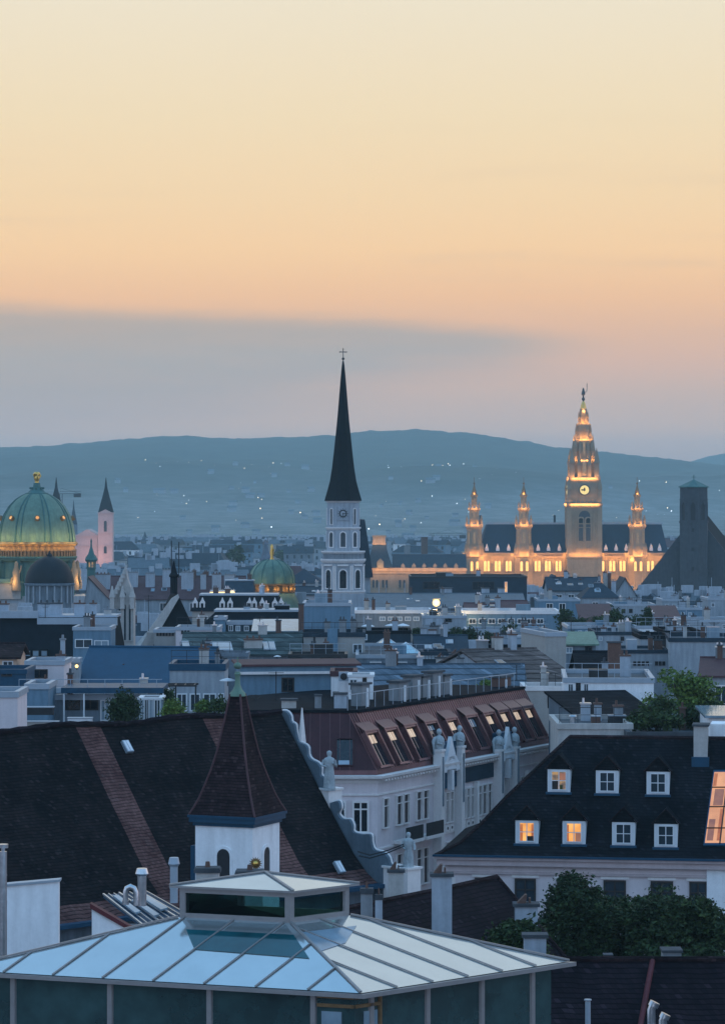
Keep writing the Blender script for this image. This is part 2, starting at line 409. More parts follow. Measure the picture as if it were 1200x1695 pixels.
# ---- white church tower with a needle spire
def church_tower():
    Y = 520; c = (X_(568, Y), Y); s = Y / F
    r = thing('church_tower', 'tall white octagonal church tower with a black needle spire and a cross on top', 'church tower', (c[0], c[1], 0))
    z = lambda py: Z_(py, Y)
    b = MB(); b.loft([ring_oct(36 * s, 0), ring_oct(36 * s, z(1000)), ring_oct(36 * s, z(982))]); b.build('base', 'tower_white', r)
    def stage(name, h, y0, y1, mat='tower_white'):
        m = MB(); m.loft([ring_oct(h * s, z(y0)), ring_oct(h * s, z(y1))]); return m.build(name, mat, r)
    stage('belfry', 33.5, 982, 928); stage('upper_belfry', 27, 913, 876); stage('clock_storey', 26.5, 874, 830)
    def corn(name, h, y0, y1, k=2.2):
        m = MB(); zz0, zz1 = z(y0), z(y1)
        m.loft([ring_oct((h - k) * s, zz0), ring_oct(h * s, zz0 + (zz1 - zz0) * .6), ring_oct(h * s, zz1)]); m.build(name, 'trim', r)
    corn('cornice', 37, 982.5, 977); corn('cornice', 29.5, 877, 872.5); corn('cornice', 37.5, 931, 925); corn('cornice', 36.5, 916, 912); corn('cornice', 29.5, 832, 827)
    m = MB()
    for k in range(8):
        a = k * pi / 4; M = Matrix.Rotation(a, 4, 'Z')
        q = MB(M); R = 34.5 * s
        for i in range(-4, 5): q.box(i * 3.1 * s - .5 * s, i * 3.1 * s + .5 * s, -R, -R + .25, z(926), z(915))
        q.box(-14.5 * s, 14.5 * s, -R + .3, -R + .6, z(926), z(915)); m.v += [tuple(p) for p in q.v]; m.f += [tuple(len(m.v) - len(q.v) + i for i in f) for f in q.f]; m.m += q.m
    m.build('balustrade', 'tower_white', r)
    for k in range(-2, 3):
        a = k * pi / 4; M = Matrix.Rotation(a, 4, 'Z') @ Matrix.Translation((0, -33.5 * s, 0))
        arch_win(r, M, 0, z(973), 11 * s, 30 * s, 'trim', 'glass_dark', louvre=7)
        q = MB(M)
        for sgn in (-1, 1): q.box(sgn * 12.6 * s - 1.1 * s, sgn * 12.6 * s + 1.1 * s, -.22, .1, z(976), z(936))
        q.box(-9 * s, 9 * s, -.3, .1, z(936.5), z(934)); q.build('pilaster', 'trim', r)
        M = Matrix.Rotation(a, 4, 'Z') @ Matrix.Translation((0, -27 * s, 0))
        arch_win(r, M, 0, z(905), 8 * s, 24 * s, 'trim', 'stone_dark')
        M = Matrix.Rotation(a, 4, 'Z') @ Matrix.Translation((0, -26.5 * s, 0))
        if k == 0:
            q = MB(M); q.box(-10 * s, 10 * s, -.14, .05, z(861), z(839)); f = q.build('clock_face', 'tower_white', r)
            q = MB(M); cz = z(850)
            ringp = [((7.5 - 2.2 * (i % 2)) * s) for i in range(2)]
            n = 20; q.add([(R * cos(2 * pi * i / n), -.16, cz + R * sin(2 * pi * i / n)) for R in (6.6 * s, 4.6 * s) for i in range(n)], [(i, (i + 1) % n, n + (i + 1) % n, n + i) for i in range(n)])
            for i in range(12):
                A = Matrix.Translation((0, 0, cz)) @ Matrix.Rotation(i * pi / 6, 4, 'Y')
                for vv in [MB(M @ A).box(-.35 * s, .35 * s, -.18, -.15, 7 * s, 9 * s)]:
                    base = len(q.v); q.v += vv.v; q.f += [tuple(base + j for j in ff) for ff in vv.f]; q.m += vv.m
            q.build('dial', 'metal_dark', f, fix=False)
            q = MB(M); q.box(-.5 * s, .5 * s, -.2, -.17, cz - 5 * s, cz + 1 * s); q.box(-1 * s, 5 * s, -.2, -.17, cz - .5 * s, cz + .5 * s); q.build('hand', 'metal_dark', f)
        else:
            arch_win(r, M, 0, z(868), 4.5 * s, 26 * s, 'trim', 'stone_dark', fw=.12)
    prof = [(31, 829), (29.5, 824), (26, 812), (22, 797), (18.5, 775), (15.6, 750), (13, 725), (10.4, 700), (8.2, 675), (6.2, 650), (4.2, 625), (2.4, 606), (1.1, 597)]
    m = MB(); m.loft([ring_oct(h * s, z(y)) for h, y in prof]); m.build('spire', 'spire_slate', r)
    m = MB(); m.ball((0, 0, z(593.5)), 2.4 * s, 10); m.tube([(0, 0, z(600)), (0, 0, z(577))], .6 * s); m.box(-5.6 * s, 5.6 * s, -.06, .06, z(583), z(581.6))
    for dx, dz in ((-5.6, 582.3), (5.6, 582.3), (0, 577)): m.ball((dx * s, 0, z(dz)), 1.1 * s, 6)
    m.build('cross', 'metal_dark', r)
church_tower()
def nave_behind():
    Y = 545; s = Y / F; z = lambda py: Z_(py, Y)
    r = thing('church_nave', 'steep dark church roof rising just behind the white church tower', 'church', (X_(585, Y), Y, 0))
    x0, x1 = -26 * s, 28 * s
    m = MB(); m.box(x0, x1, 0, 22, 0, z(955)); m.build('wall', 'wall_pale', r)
    m = MB(); m.prism([(x0 - .5, -.5, z(956)), (x1 + .5, -.5, z(956)), (x1 + .1, -.5, z(930)), (19 * s, -.5, z(861)), (10 * s, -.5, z(860)), (x0, -.5, z(930))], (0, 23, 0)); m.build('roof', 'slate_blue', r)
nave_behind()

# ---- gothic town hall with floodlit towers
LAMPS = []
def lamp(name_parent, loc, watts, col=(1, .60, .24), rad=.35):
    d = bpy.data.lights.new('floodlight', 'POINT'); d.energy = watts; d.color = col; d.shadow_soft_size = rad
    o = bpy.data.objects.new('floodlight', d); COL.objects.link(o); o.location = loc; o.parent = name_parent
    return o
def strip(parent, loc, w, watts, col=(1, .46, .13), tilt=35, rz=0.0):
    d = bpy.data.lights.new('floodlight_strip', 'AREA'); d.shape = 'RECTANGLE'; d.size = w; d.size_y = .4; d.energy = watts; d.color = col
    o = bpy.data.objects.new('floodlight_strip', d); COL.objects.link(o); o.location = loc; o.rotation_euler = (radians(90 + tilt), 0, rz); o.parent = parent; return o
def merge(m, q):
    b = len(m.v); m.v += q.v; m.f += [tuple(b + i for i in f) for f in q.f]; m.m += q.m
def sq(h, z, dy=0): return [(-h, -h + dy, z), (h, -h + dy, z), (h, h + dy, z), (-h, h + dy, z)]
def pinnacle(m, x, y, z0, w, h):
    m.loft([[(x - w, y - w, z0), (x + w, y - w, z0), (x + w, y + w, z0), (x - w, y + w, z0)], [(x - w, y - w, z0 + h * .5), (x + w, y - w, z0 + h * .5), (x + w, y + w, z0 + h * .5), (x - w, y + w, z0 + h * .5)]])
    m.loft([[(x - w * 1.3, y - w * 1.3, z0 + h * .5), (x + w * 1.3, y - w * 1.3, z0 + h * .5), (x + w * 1.3, y + w * 1.3, z0 + h * .5), (x - w * 1.3, y + w * 1.3, z0 + h * .5)], [(x - .06, y - .06, z0 + h), (x + .06, y - .06, z0 + h), (x + .06, y + .06, z0 + h), (x - .06, y + .06, z0 + h)]])
def town_hall():
    Y = 1380; s = Y / F; z = lambda py: Z_(py, Y); cx = X_(936, Y)
    u = lambda px: X_(px, Y) - cx
    r = thing('town_hall', 'long floodlit gothic town hall with a blue slate roof and a tall clock tower', 'town hall', (cx, Y, 0))
    m = MB(); m.box(u(769), u(1107), 0, 34, 0, z(917)); m.build('wall', 'sandstone', r)
    m = MB(); m.box(u(767), u(1109), -.9, 34.9, z(923), z(920.5)); m.box(u(767), u(1109), -.7, 34.7, z(917), z(915)); 
    q = 767.0
    while q < 1108: m.box(u(q), u(q + 1.6), -.7, -.3, z(920.5), z(917)); q += 3.1
    m.box(u(769), u(1107), -.35, 0, z(950.5), z(948.5)); m.build('cornice', 'sandstone', r)
    m = MB(); e = z(915); t = z(868)
    m.loft([[(u(792), 0, e), (u(1106), 0, e), (u(1106), 34, e), (u(792), 34, e)], [(u(808), 9, t), (u(1098), 9, t), (u(1098), 25, t), (u(808), 25, t)]]); m.build('roof', 'hall_roof', r)
    m = MB(); m.box(u(806), u(1100), 8.8, 9.2, z(868.3), z(865.5))
    q = 808.0
    while q < 1099: m.box(u(q), u(q + .8), 8.9, 9.1, z(865.5), z(863.8)); q += 2.4
    m.build('ridge_cresting', 'metal_pale', r)
    for px in (806, 824, 842, 891, 908, 926, 1003, 1020, 1037, 1078, 1092):
        m = MB(); zz = z(913); yb = .6
        m.prism([(u(px) - .8, yb, zz), (u(px) + .8, yb, zz), (u(px) + .8, yb, zz + 1.3), (u(px), yb, zz + 3.6), (u(px) - .8, yb, zz + 1.3)], (0, 3.2, 0)); m.build('dormer', 'trim', r)
    for px in (797, 893, 921, 1010, 1085):
        m = MB(); m.box(u(px) - .5, u(px) + .5, 13, 14, z(872), z(853)); m.build('chimney', 'slate_blue', r) if px in (797, 921) else None
    m = MB(); q = 771.0
    while q < 1106:
        m.box(u(q), u(q + .7), -.28, 0, z(925.5), z(923)); m.box(u(q + 1.6) - .1, u(q + 1.6) + .1, -.2, 0, z(948.4), z(946.5)); q += 3.2
    m.build('corbel_frieze', 'sandstone', r)
    # lit arched windows
    def fwin(px, w=3.4, y0=945.5, h=17):
        arch_win(r, Matrix.Identity(4), u(px), z(y0), w * s, h * s, 'sandstone', 'lit_gold', fw=.25, d=.35, pointed=False)
    for px in (803, 808.5, 821, 826.5, 839, 844.5, 887, 892.5, 904, 909.5, 921.5, 927, 998, 1010.5, 1016, 1027.5, 1033, 1073, 1080): fwin(px, 4.2)
    for px in (797, 814, 832, 850, 881, 898, 915, 934, 992, 1004, 1021.5, 1040, 1067): m = MB(); m.box(u(px) - .35, u(px) + .35, -.6, 0, z(965), z(922)); m.build('buttress', 'sandstone', r)
    # side towers
    def side(px, sc=1.0):
        c0 = u(px); yb = -3.0; M = Matrix.Translation((c0, yb + 4.4, 0)); tw = M
        m = MB(M)
        for hw, y0, y1 in ((15.5, 990, 922), (14, 922, 903), (12.5, 903, 874), (8, 866, 844), (4.8, 838, 821)):
            m.loft([ring_oct(hw * s, z(y0)), ring_oct(hw * s * .97, z(y1))])
        for hw, y0, y1 in ((17, 924, 919), (14.2, 876, 868), (9.8, 846, 841), (6.2, 822.5, 818.5)):
            m.loft([ring_oct(hw * s * .85, z(y0)), ring_oct(hw * s, z(y0) * .5 + z(y1) * .5), ring_oct(hw * s, z(y1))])
        for k in range(8):
            a = pi / 8 + k * pi / 4
            for R, zb, w, h in ((15.0, 919, .55, 5.5), (13, 868, .42, 4.2), (8.6, 841, .3, 3.0)):
                pinnacle(m, R * s * cos(a), R * s * sin(a), z(zb), w, h)
        twr = m.build('side_tower', 'sandstone', r)
        m = MB(M); m.loft([ring_oct(4.4 * s, z(818.5)), ring_oct(3.4 * s, z(813)), ring_oct(1.2 * s, z(805)), ring_oct(.3 * s, z(800))]); m.ball((0, 0, z(800)), .5, 8)
        m.tube([(0, 0, z(800)), (0, 0, z(790))], .12); m.build('tower_cap', 'bronze', twr)
        for k in (-1, 0, 1):
            A = M @ Matrix.Rotation(k * pi / 4, 4, 'Z')
            arch_win(twr, A @ Matrix.Translation((0, -12.4 * s, 0)), 0, z(900), 3.2 * s, 20 * s, 'sandstone', 'lit_soft', fw=.2, d=.25)
            arch_win(twr, A @ Matrix.Translation((0, -7.9 * s, 0)), 0, z(863), 2.6 * s, 14 * s, 'sandstone', 'lit_soft', fw=.15, d=.2)
            arch_win(twr, A @ Matrix.Translation((0, -4.75 * s, 0)), 0, z(836), 1.7 * s, 11 * s, 'sandstone', 'lit_soft', fw=.1, d=.15)
        for sx in (-1, 1):
            arch_win(r, Matrix.Translation((0, -1.0 + 1.4 - 4.2, 0)), c0 + sx * 4.6 * s, z(945), 4.2 * s, 16 * s, 'sandstone', 'lit_gold', fw=.2, d=.3)
        o = M.translation
        for yy, hw, wt in ((918, 17, 430), (868, 14.5, 300), (841, 10, 190)):
            for rz in (0, pi / 2, -pi / 2):
                q = Matrix.Rotation(rz, 3, 'Z') @ Vector((0, -(hw + 3.5) * s, 0)); strip(twr, (o.x + q.x, o.y + q.y, z(yy) - .3), hw * 1.5 * s, wt, tilt=30, rz=rz)
        lamp(twr, (o.x, o.y - 6 * s, z(817)), 200, (1, .55, .19))
    for px in (785, 867, 1055): side(px)
    # main tower
    c0 = u(966); M = Matrix.Translation((c0, 2.0, 0)); m = MB(M); h = 28
    m.loft([sq(h * s, 0), sq(h * s, z(923)), sq(h * s * .975, z(837))])
    for sx in (-1, 1):
        for sy in (-1, 1):
            m.box(sx * 25 * s - 4 * s, sx * 25 * s + 4 * s, sy * 25 * s - 4 * s, sy * 25 * s + 4 * s, 0, z(840))
    for hw, y0, y1 in ((30, 926, 921), (28.5, 874, 872.5), (30, 839, 833)): m.loft([sq(hw * s * .93, z(y0)), sq(hw * s, z((y0 + y1) / 2)), sq(hw * s, z(y1))])
    for A in (0, pi / 2, -pi / 2):
        q = MB(M @ Matrix.Rotation(A, 4, 'Z'))
        for k in (-19, -15.5, 15.5, 19): q.box(k * s - .28, k * s + .28, -28.9 * s, -27.4 * s, z(922), z(843))
        for yy in (905, 890, 858, 846): q.box(-21 * s, -12.5 * s, -28.6 * s, -27.4 * s, z(yy), z(yy - 1.4)); q.box(12.5 * s, 21 * s, -28.6 * s, -27.4 * s, z(yy), z(yy - 1.4))
        for k in range(-6, 7): q.box(k * 3.8 * s - .2, k * 3.8 * s + .2, -29.2 * s, -27.3 * s, z(841), z(836))
        merge(m, q)
    twr = m.build('clock_tower', 'sandstone', r)
    m = MB(M)
    m.loft([sq(26 * s, z(833)), sq(23.5 * s, z(795))]); m.loft([sq(24.5 * s, z(797)), sq(25.5 * s, z(793)), sq(25 * s, z(790))])
    for sx in (-1, 1):
        for sy in (-1, 1): pinnacle(m, sx * 25.5 * s, sy * 25.5 * s, z(833), 3.0 * s, 46 * s)
    for k in range(-3, 4):
        for A in (0, pi / 2, -pi / 2):
            q = MB(M @ Matrix.Rotation(A, 4, 'Z')); q.box(k * 7 * s - .4, k * 7 * s + .4, -27.6 * s, -26.6 * s, z(833), z(827)); merge(m, q)
    m.build('clock_storey', 'sandstone', twr)
    m = MB(M)
    for hw0, hw1, y0, y1 in ((22, 19.5, 793, 760), (16, 14, 765, 726), (11.5, 10, 728, 700), (7, 6, 702, 678)):
        m.loft([ring_oct(hw0 * s, z(y0)), ring_oct(hw1 * s, z(y1))])
    for hw, y0, y1 in ((15, 762, 758), (11, 728, 724), (7.5, 701, 697), (6, 679, 676)): m.loft([ring_oct(hw * s * .85, z(y0)), ring_oct(hw * s, z(y1))])
    for k in range(8):
        a = pi / 8 + k * pi / 4
        for R, zb, w, hh in ((22.5, 790, 2.6, 40), (17, 762, 2.0, 36), (12.5, 727, 1.6, 26), (8, 699, 1.1, 18)):
            pinnacle(m, R * s * cos(a), R * s * sin(a), z(zb), w * s, hh * s)
    for sx in (-1, 1):
        for sy in (-1, 1): pinnacle(m, sx * 20.5 * s, sy * 20.5 * s, z(793), 4.0 * s, 52 * s); pinnacle(m, sx * 14.5 * s, sy * 14.5 * s, z(764), 2.6 * s, 46 * s)
    m.build('lantern_spire', 'sandstone', twr)
    m = MB(M); m.loft([ring_oct(5 * s, z(676)), ring_oct(3.8 * s, z(669)), ring_oct(1.4 * s, z(664))]); m.build('spire_tip', 'gold', twr)
    m = MB(M); m.tube([(0, 0, z(665)), (0, 0, z(645))], .35); m.ball((0, 0, z(660)), .8, 8); m.lathe([(.15, z(655)), (.9, z(652)), (.7, z(648)), (.45, z(645)), (.5, z(643.5)), (.1, z(641.5))], 8); m.tube([(.6, 0, z(650)), (1.6, 0, z(646)), (1.7, 0, z(634))], .14); m.build('finial', 'metal_dark', twr)
    for A in (0, pi / 2, -pi / 2):
        Rm = M @ Matrix.Rotation(A, 4, 'Z')
        q = MB(Rm); cz = z(811); n = 24; yf = -25.6 * s
        q.lathe([(8.2 * s, 0), (8.2 * s, .5)], n); 
        for i in range(len(q.v)): pass
        q = MB(Rm @ Matrix.Translation((0, yf, cz)) @ Matrix.Rotation(pi / 2, 4, 'X')); q.lathe([(9.3 * s, -.1), (9.3 * s, .45), (7.6 * s, .45), (7.6 * s, .3)], n); f = q.build('clock_face', 'stone_dark', twr)
        q = MB(Rm @ Matrix.Translation((0, yf - .46, cz)) @ Matrix.Rotation(pi / 2, 4, 'X')); q.lathe([(7.5 * s, 0), (7.5 * s, .05)], n); q.build('dial', 'lit_face', f)
        q = MB(Rm @ Matrix.Translation((0, yf - .58, cz))); q.box(-.3, .3, -.05, .05, -.5, 3.6 * s); q.box(-5.4 * s, .4, -.05, .05, -.3, .3); q.build('hand', 'metal_dark', f)
        Wm = Rm @ Matrix.Translation((0, -27.7 * s, 0))
        for sx in (-1, 1): arch_win(twr, Wm, sx * 6 * s, z(907), 7.5 * s, 50 * s, 'sandstone', 'stone_dark', fw=.45, d=.5)
        arch_win(twr, Wm, 0, z(866), 19 * s, 21 * s, 'sandstone', 'stone_dark', fw=.5, d=.45)
        Wm = Rm @ Matrix.Translation((0, -21.2 * s, 0)); arch_win(twr, Wm, 0, z(784), 5 * s, 26 * s, 'sandstone', 'lit_soft', fw=.3, d=.3)
        Wm = Rm @ Matrix.Translation((0, -15.2 * s, 0)); arch_win(twr, Wm, 0, z(755), 3.6 * s, 24 * s, 'sandstone', 'lit_soft', fw=.3, d=.3)
    ox, oy = M.translation.x, M.translation.y
    for yy, hw, wt, tl in ((919, 29, 700, 50), (835, 28, 750, 30), (792, 25, 950, 40), (762, 18, 800, 50), (727, 14, 620, 50), (699, 10, 380, 50)):
        for rz in (0, pi / 2, -pi / 2):
            q = Matrix.Rotation(rz, 3, 'Z') @ Vector((0, -(hw + 4) * s, 0)); strip(twr, (ox + q.x, oy + q.y, z(yy) - .3), hw * 1.7 * s, wt, tilt=tl, rz=rz)
    lamp(twr, (ox, oy - 8 * s, z(680)), 300, (1, .55, .19))
    for px in (801, 815, 829, 843, 889, 903, 917, 931, 1001, 1015, 1029, 1043, 1077, 1092): lamp(r, (u(px), -2.6, z(926)), 560, (1, .45, .13))
    for px in (808, 840, 893, 925, 1005, 1036, 1080): lamp(r, (u(px), -7.0, z(962)), 1500, (1, .47, .14))
    for px in (950, 982): lamp(r, (u(px), -18, z(925)), 1300, (1, .58, .30), .6)
    for px in (778, 860, 1062): lamp(r, (u(px), -15, z(925)), 700, (1, .56, .26), .6)
town_hall()

def court_wing():
    Y = 1330; s = Y / F; z = lambda py: Z_(py, Y); cx = X_(690, Y); u = lambda px: X_(px, Y) - cx
    r = thing('theatre', 'wide pale stone palace with a tall curb roofed pavilion and lit attic ledge', 'palace', (cx, Y, 0))
    m = MB(); m.box(u(606), u(772), 0, 20, 0, z(941)); m.build('wall', 'sandstone', r)
    m = MB(); m.box(u(604), u(773), -.8, 20.8, z(945), z(940)); m.box(u(606), u(772), -.4, 0, z(950), z(948)); m.build('cornice', 'sandstone', r)
    m = MB(); m.loft([[(u(650), 0, z(940)), (u(772), 0, z(940)), (u(772), 20, z(940)), (u(650), 20, z(940))], [(u(650), 5, z(918)), (u(772), 5, z(918)), (u(772), 15, z(918)), (u(650), 15, z(918))]]); m.build('roof', 'slate_blue', r)
    m = MB(); m.loft([[(u(609), -1.5, z(940)), (u(650), -1.5, z(940)), (u(650), 12, z(940)), (u(609), 12, z(940))], [(u(613), 1, z(918)), (u(643), 1, z(918)), (u(643), 10, z(918)), (u(613), 10, z(918))], [(u(617), 3, z(901)), (u(638), 3, z(901)), (u(638), 8, z(901)), (u(617), 8, z(901))]]); m.build('pavilion_roof', 'slate_blue', r)
    m = MB(); m.box(u(616), u(639), 2.6, 8.4, z(902), z(899)); m.box(u(617), u(638), 3, 8, z(899), z(889)); m.box(u(616), u(639), 2.6, 8.4, z(889), z(886.5)); m.build('roof_lantern', 'sandstone', r)
    m = MB(); m.prism([(u(624), -2.2, z(940)), (u(635), -2.2, z(940)), (u(635), -2.2, z(930)), (u(629.5), -2.2, z(924)), (u(624), -2.2, z(930))], (0, 4, 0)); m.build('dormer', 'sandstone', r)
    for px in (667, 685, 702, 720, 737, 755):
        m = MB(); m.prism([(u(px) - .8, -.2, z(939.9)), (u(px) + .8, -.2, z(939.9)), (u(px) + .8, -.2, z(936)), (u(px), -.2, z(932)), (u(px) - .8, -.2, z(936))], (0, 2.5, 0)); m.build('dormer', 'sandstone', r)
    for px in (618, 624, 634, 640, 662, 669, 690, 697, 718, 725, 746, 753): arch_win(r, Matrix.Identity(4), u(px), z(973), 3.6 * s, 13 * s, 'sandstone', 'glass_town', fw=.25, d=.3)
    for px in range(612, 770, 13): lamp(r, (u(px), -2.4, z(944.5)), 260, (1, .52, .27))
    lamp(r, (u(620), .6, z(899)), 350, (1, .55, .3)); lamp(r, (u(634), .6, z(899)), 350, (1, .55, .3)); lamp(r, (u(629), -4.5, z(938)), 350)
court_wing()

# ---- octagonal stone tower and huge gabled roof on the right
def friary():
    Y = 800; s = Y / F; z = lambda py: Z_(py, Y); cx = X_(1149, Y); u = lambda px: X_(px, Y) - cx
    r = thing('friary_church', 'dark medieval church with an octagonal stone tower standing against a huge plain gable', 'church', (cx, Y, 0), radians(-10))
    m = MB(); M = Matrix.Translation((0, -1.5, 0)); m.M = M
    m.loft([ring_oct(22.5 * s, 0), ring_oct(22.5 * s, z(864))]); m.loft([ring_oct(22 * s, z(864)), ring_oct(22 * s, z(807))])
    for hw, y0, y1 in ((23.6, 865.5, 862.5), (23, 828, 826), (23.5, 946, 944)): m.loft([ring_oct(hw * s, z(y0)), ring_oct(hw * s, z(y1))])
    tw = m.build('tower', 'stone_dark', r)
    m = MB(M); m.loft([ring_oct(24.5 * s, z(807)), ring_oct(24.5 * s, z(805.5)), ring_oct(.5 * s, z(793.5))]); m.tube([(0, 0, z(795)), (0, 0, z(786))], .1); m.box(-.5, .5, -.05, .05, z(790), z(789.2)); m.build('tower_roof', 'verdigris_dark', tw)
    for k in (-2, -1, 0, 1, 2):
        arch_win(tw, M @ Matrix.Rotation(k * pi / 4, 4, 'Z') @ Matrix.Translation((0, -22 * s, 0)), 0, z(861), 8 * s, 30 * s, 'stone_dark', 'metal_dark', fw=.2, d=.15, pointed=True)
    for py in (880, 912, 944, 978):
        q = MB(M); q.box(-.35, .35, -22.7 * s, -22.3 * s, z(py), z(py - 6)); q.build('slit', 'metal_dark', tw)
    m = MB(); m.prism([(u(1043), 0, 0), (u(1272), 0, 0), (u(1272), 0, z(1005)), (u(1152), 0, z(851)), (u(1043), 0, z(990))], (0, 1.2, 0)); m.build('gable_wall', 'stone_dark', r)
    m = MB(); m.prism([(u(1041), 1.25, z(994)), (u(1152), 1.25, z(853)), (u(1274), 1.25, z(1008))], (0, 45, 0)); m.build('roof', 'slate', r)
    m = MB(); m.box(u(1046), u(1269), 1.3, 44, 0, z(1003)); m.build('wall', 'stone_dark', r)
friary()

# ---- the great green dome
def great_dome():
    Y = 620; s = Y / F; z = lambda py: Z_(py, Y); cx = X_(61, Y)
    r = thing('palace_dome', 'great green copper dome with lit round windows and a gilded statue on top', 'dome', (cx, Y, 0))
    prof = [(64.5, 897), (63.5, 885), (60.5, 868), (55, 852), (46.5, 838), (36, 827), (25, 820), (17, 816.5)]
    m = MB(); m.lathe([(a * s, z(b)) for a, b in prof], 40, ph=pi / 8); m.build('dome_shell', 'verdigris', r, smooth=50)
    for k in range(8):
        a0 = -pi / 2 + pi / 8 + k * pi / 4
        m = MB()
        for da in (-.075, .075):
            a = a0 + da; w = 1.9 * s; tx, ty = -sin(a) * w / 2, cos(a) * w / 2
            rings = [[((q + 1.3) * s * cos(a) - tx, (q + 1.3) * s * sin(a) - ty, z(b)), ((q + 1.3) * s * cos(a) + tx, (q + 1.3) * s * sin(a) + ty, z(b)),
                      ((q - 1) * s * cos(a) + tx, (q - 1) * s * sin(a) + ty, z(b) - .05), ((q - 1) * s * cos(a) - tx, (q - 1) * s * sin(a) - ty, z(b) - .05)] for q, b in prof]
            m.loft(rings)
        m.build('rib', 'verdigris_dark', r)
    for k in range(8):
        a = k * pi / 4 - pi / 2 + .12
        R, zz = 59.0 * s, z(857.5)
        A = Matrix.Rotation(a + pi / 2, 4, 'Z') @ Matrix.Translation((0, -R, zz)) @ Matrix.Rotation(pi / 2 - .42, 4, 'X')
        m = MB(A); m.lathe([(4.4 * s, -.3), (4.4 * s, .35), (2.9 * s, .35), (2.9 * s, .22)], 14); f = m.build('round_window', 'bronze', r)
        m = MB(A); m.lathe([(2.9 * s, .28), (2.9 * s, .3)], 14); m.build('pane', 'lit_amber', f)
    m = MB(); m.lathe([(20 * s, z(820)), (19 * s, z(816)), (15 * s, z(815)), (11 * s, z(811)), (7 * s, z(808)), (5.5 * s, z(801)), (5.5 * s, z(799))], 16)
    for k in range(8): m.ball((10.5 * s * cos(k * pi / 4), 10.5 * s * sin(k * pi / 4), z(808)), 2.2 * s, 6)
    m.build('crown', 'verdigris_dark', r, smooth=40)
    m = MB(); m.lathe([(4 * s, z(800)), (3 * s, z(798)), (4.5 * s, z(794)), (5.2 * s, z(790)), (3.8 * s, z(787.5)), (5.0 * s, z(786)), (5.5 * s, z(783.5)), (3.4 * s, z(781))], 10)
    for k in range(5):
        a = k * 2 * pi / 5; m.tube([(3.5 * s * cos(a), 3.5 * s * sin(a), z(792)), (6.4 * s * cos(a), 6.4 * s * sin(a), z(788 - k % 2 * 3)), (4 * s * cos(a + .5), 4 * s * sin(a + .5), z(783))], 1.3 * s, 5)
    m.build('gilded_statue', 'gold', r, smooth=60)
    m = MB(); m.lathe([(66 * s, z(903)), (68 * s, z(900)), (67 * s, z(897)), (63 * s, z(896))], 40); m.build('dome_ring', 'bronze', r, smooth=40)
    m = MB(); m.lathe([(63 * s, z(925)), (63 * s, z(902))], 40); m.build('frieze', 'bronze', r, smooth=40)
    m = MB()
    for k in range(64):
        a = 2 * pi * k / 64; A = Matrix.Rotation(a, 4, 'Z'); q = MB(A); q.box(-.22, .22, -65 * s, -62.5 * s, z(921), z(912)); q.box(-.38, .38, -65.6 * s, -62.5 * s, z(912), z(909)); merge(m, q)
    m.build('colonnade', 'bronze', r)
    m = MB(); m.lathe([(62 * s, z(925)), (67 * s, z(923.5)), (67 * s, z(921)), (63 * s, z(920))], 40); m.lathe([(58 * s, z(985)), (58 * s, z(930)), (65 * s, z(927)), (66 * s, z(924.5))], 40)
    m.build('drum', 'verdigris_dark', r, smooth=35)
    for k in range(8):
        a = k * pi / 4 - pi / 2 + pi / 8; A = Matrix.Rotation(a + pi / 2, 4, 'Z')
        m = MB(A); m.box(-6 * s, 6 * s, -64 * s, -57 * s, z(990), z(932)); m.lathe([(3.4 * s, z(932)), (4.4 * s, z(928)), (3.2 * s, z(922)), (1.2 * s, z(917))], 8, (0, -61 * s)); m.build('buttress', 'verdigris_dark', r)
        m = MB(A)
        m.lathe([(7.5 * s, z(976)), (8 * s, z(968)), (5.6 * s, z(955)), (6.4 * s, z(946)), (3.5 * s, z(938)), (2.8 * s, z(931)), (.8 * s, z(928))], 9, (0, -70 * s)); m.tube([(0, -70 * s, z(950)), (8 * s, -71 * s, z(944)), (10 * s, -71 * s, z(935))], 1.4 * s, 5)
        m.tube([(0, -70 * s, z(950)), (-8 * s, -71 * s, z(956)), (-9 * s, -73 * s, z(966))], 1.4 * s, 5); m.build('sculpture', 'sandstone', r, smooth=50)
        if k in (0, 1, 6, 7, 5, 2):
            q = A @ Vector((0, -86 * s, z(960))); lamp(r, q, 260, (1, .58, .2))
    for k in range(18):
        a = pi + pi * (k + .5) / 18; lamp(r, (69.5 * s * cos(a), 69.5 * s * sin(a), z(907)), 26, (1, .55, .15), .2)
    for k in range(9):
        a = pi + pi * (k + .5) / 9; lamp(r, (78 * s * cos(a), 78 * s * sin(a), z(890)), 130, (1, .74, .26), .3)
    m = MB(); m.box(-92 * s, 88 * s, -58 * s, 60 * s, 0, z(985)); m.build('palace_block', 'wall_pale', r)
    m = MB(); m.box(-94 * s, -20 * s, -62 * s, -40 * s, z(990), z(964)); m.build('attic', 'wall_cream', r)
    m = MB(); m.box(-96 * s, -16 * s, -64 * s, -38 * s, z(964), z(961.5)); m.loft([[(-94 * s, -62 * s, z(961.4)), (-18 * s, -62 * s, z(961.4)), (-18 * s, -40 * s, z(961.4)), (-94 * s, -40 * s, z(961.4))], [(-90 * s, -56 * s, z(957)), (-24 * s, -56 * s, z(957)), (-24 * s, -46 * s, z(957)), (-90 * s, -46 * s, z(957))]]); m.build('attic_roof', 'verdigris', r)
great_dome()
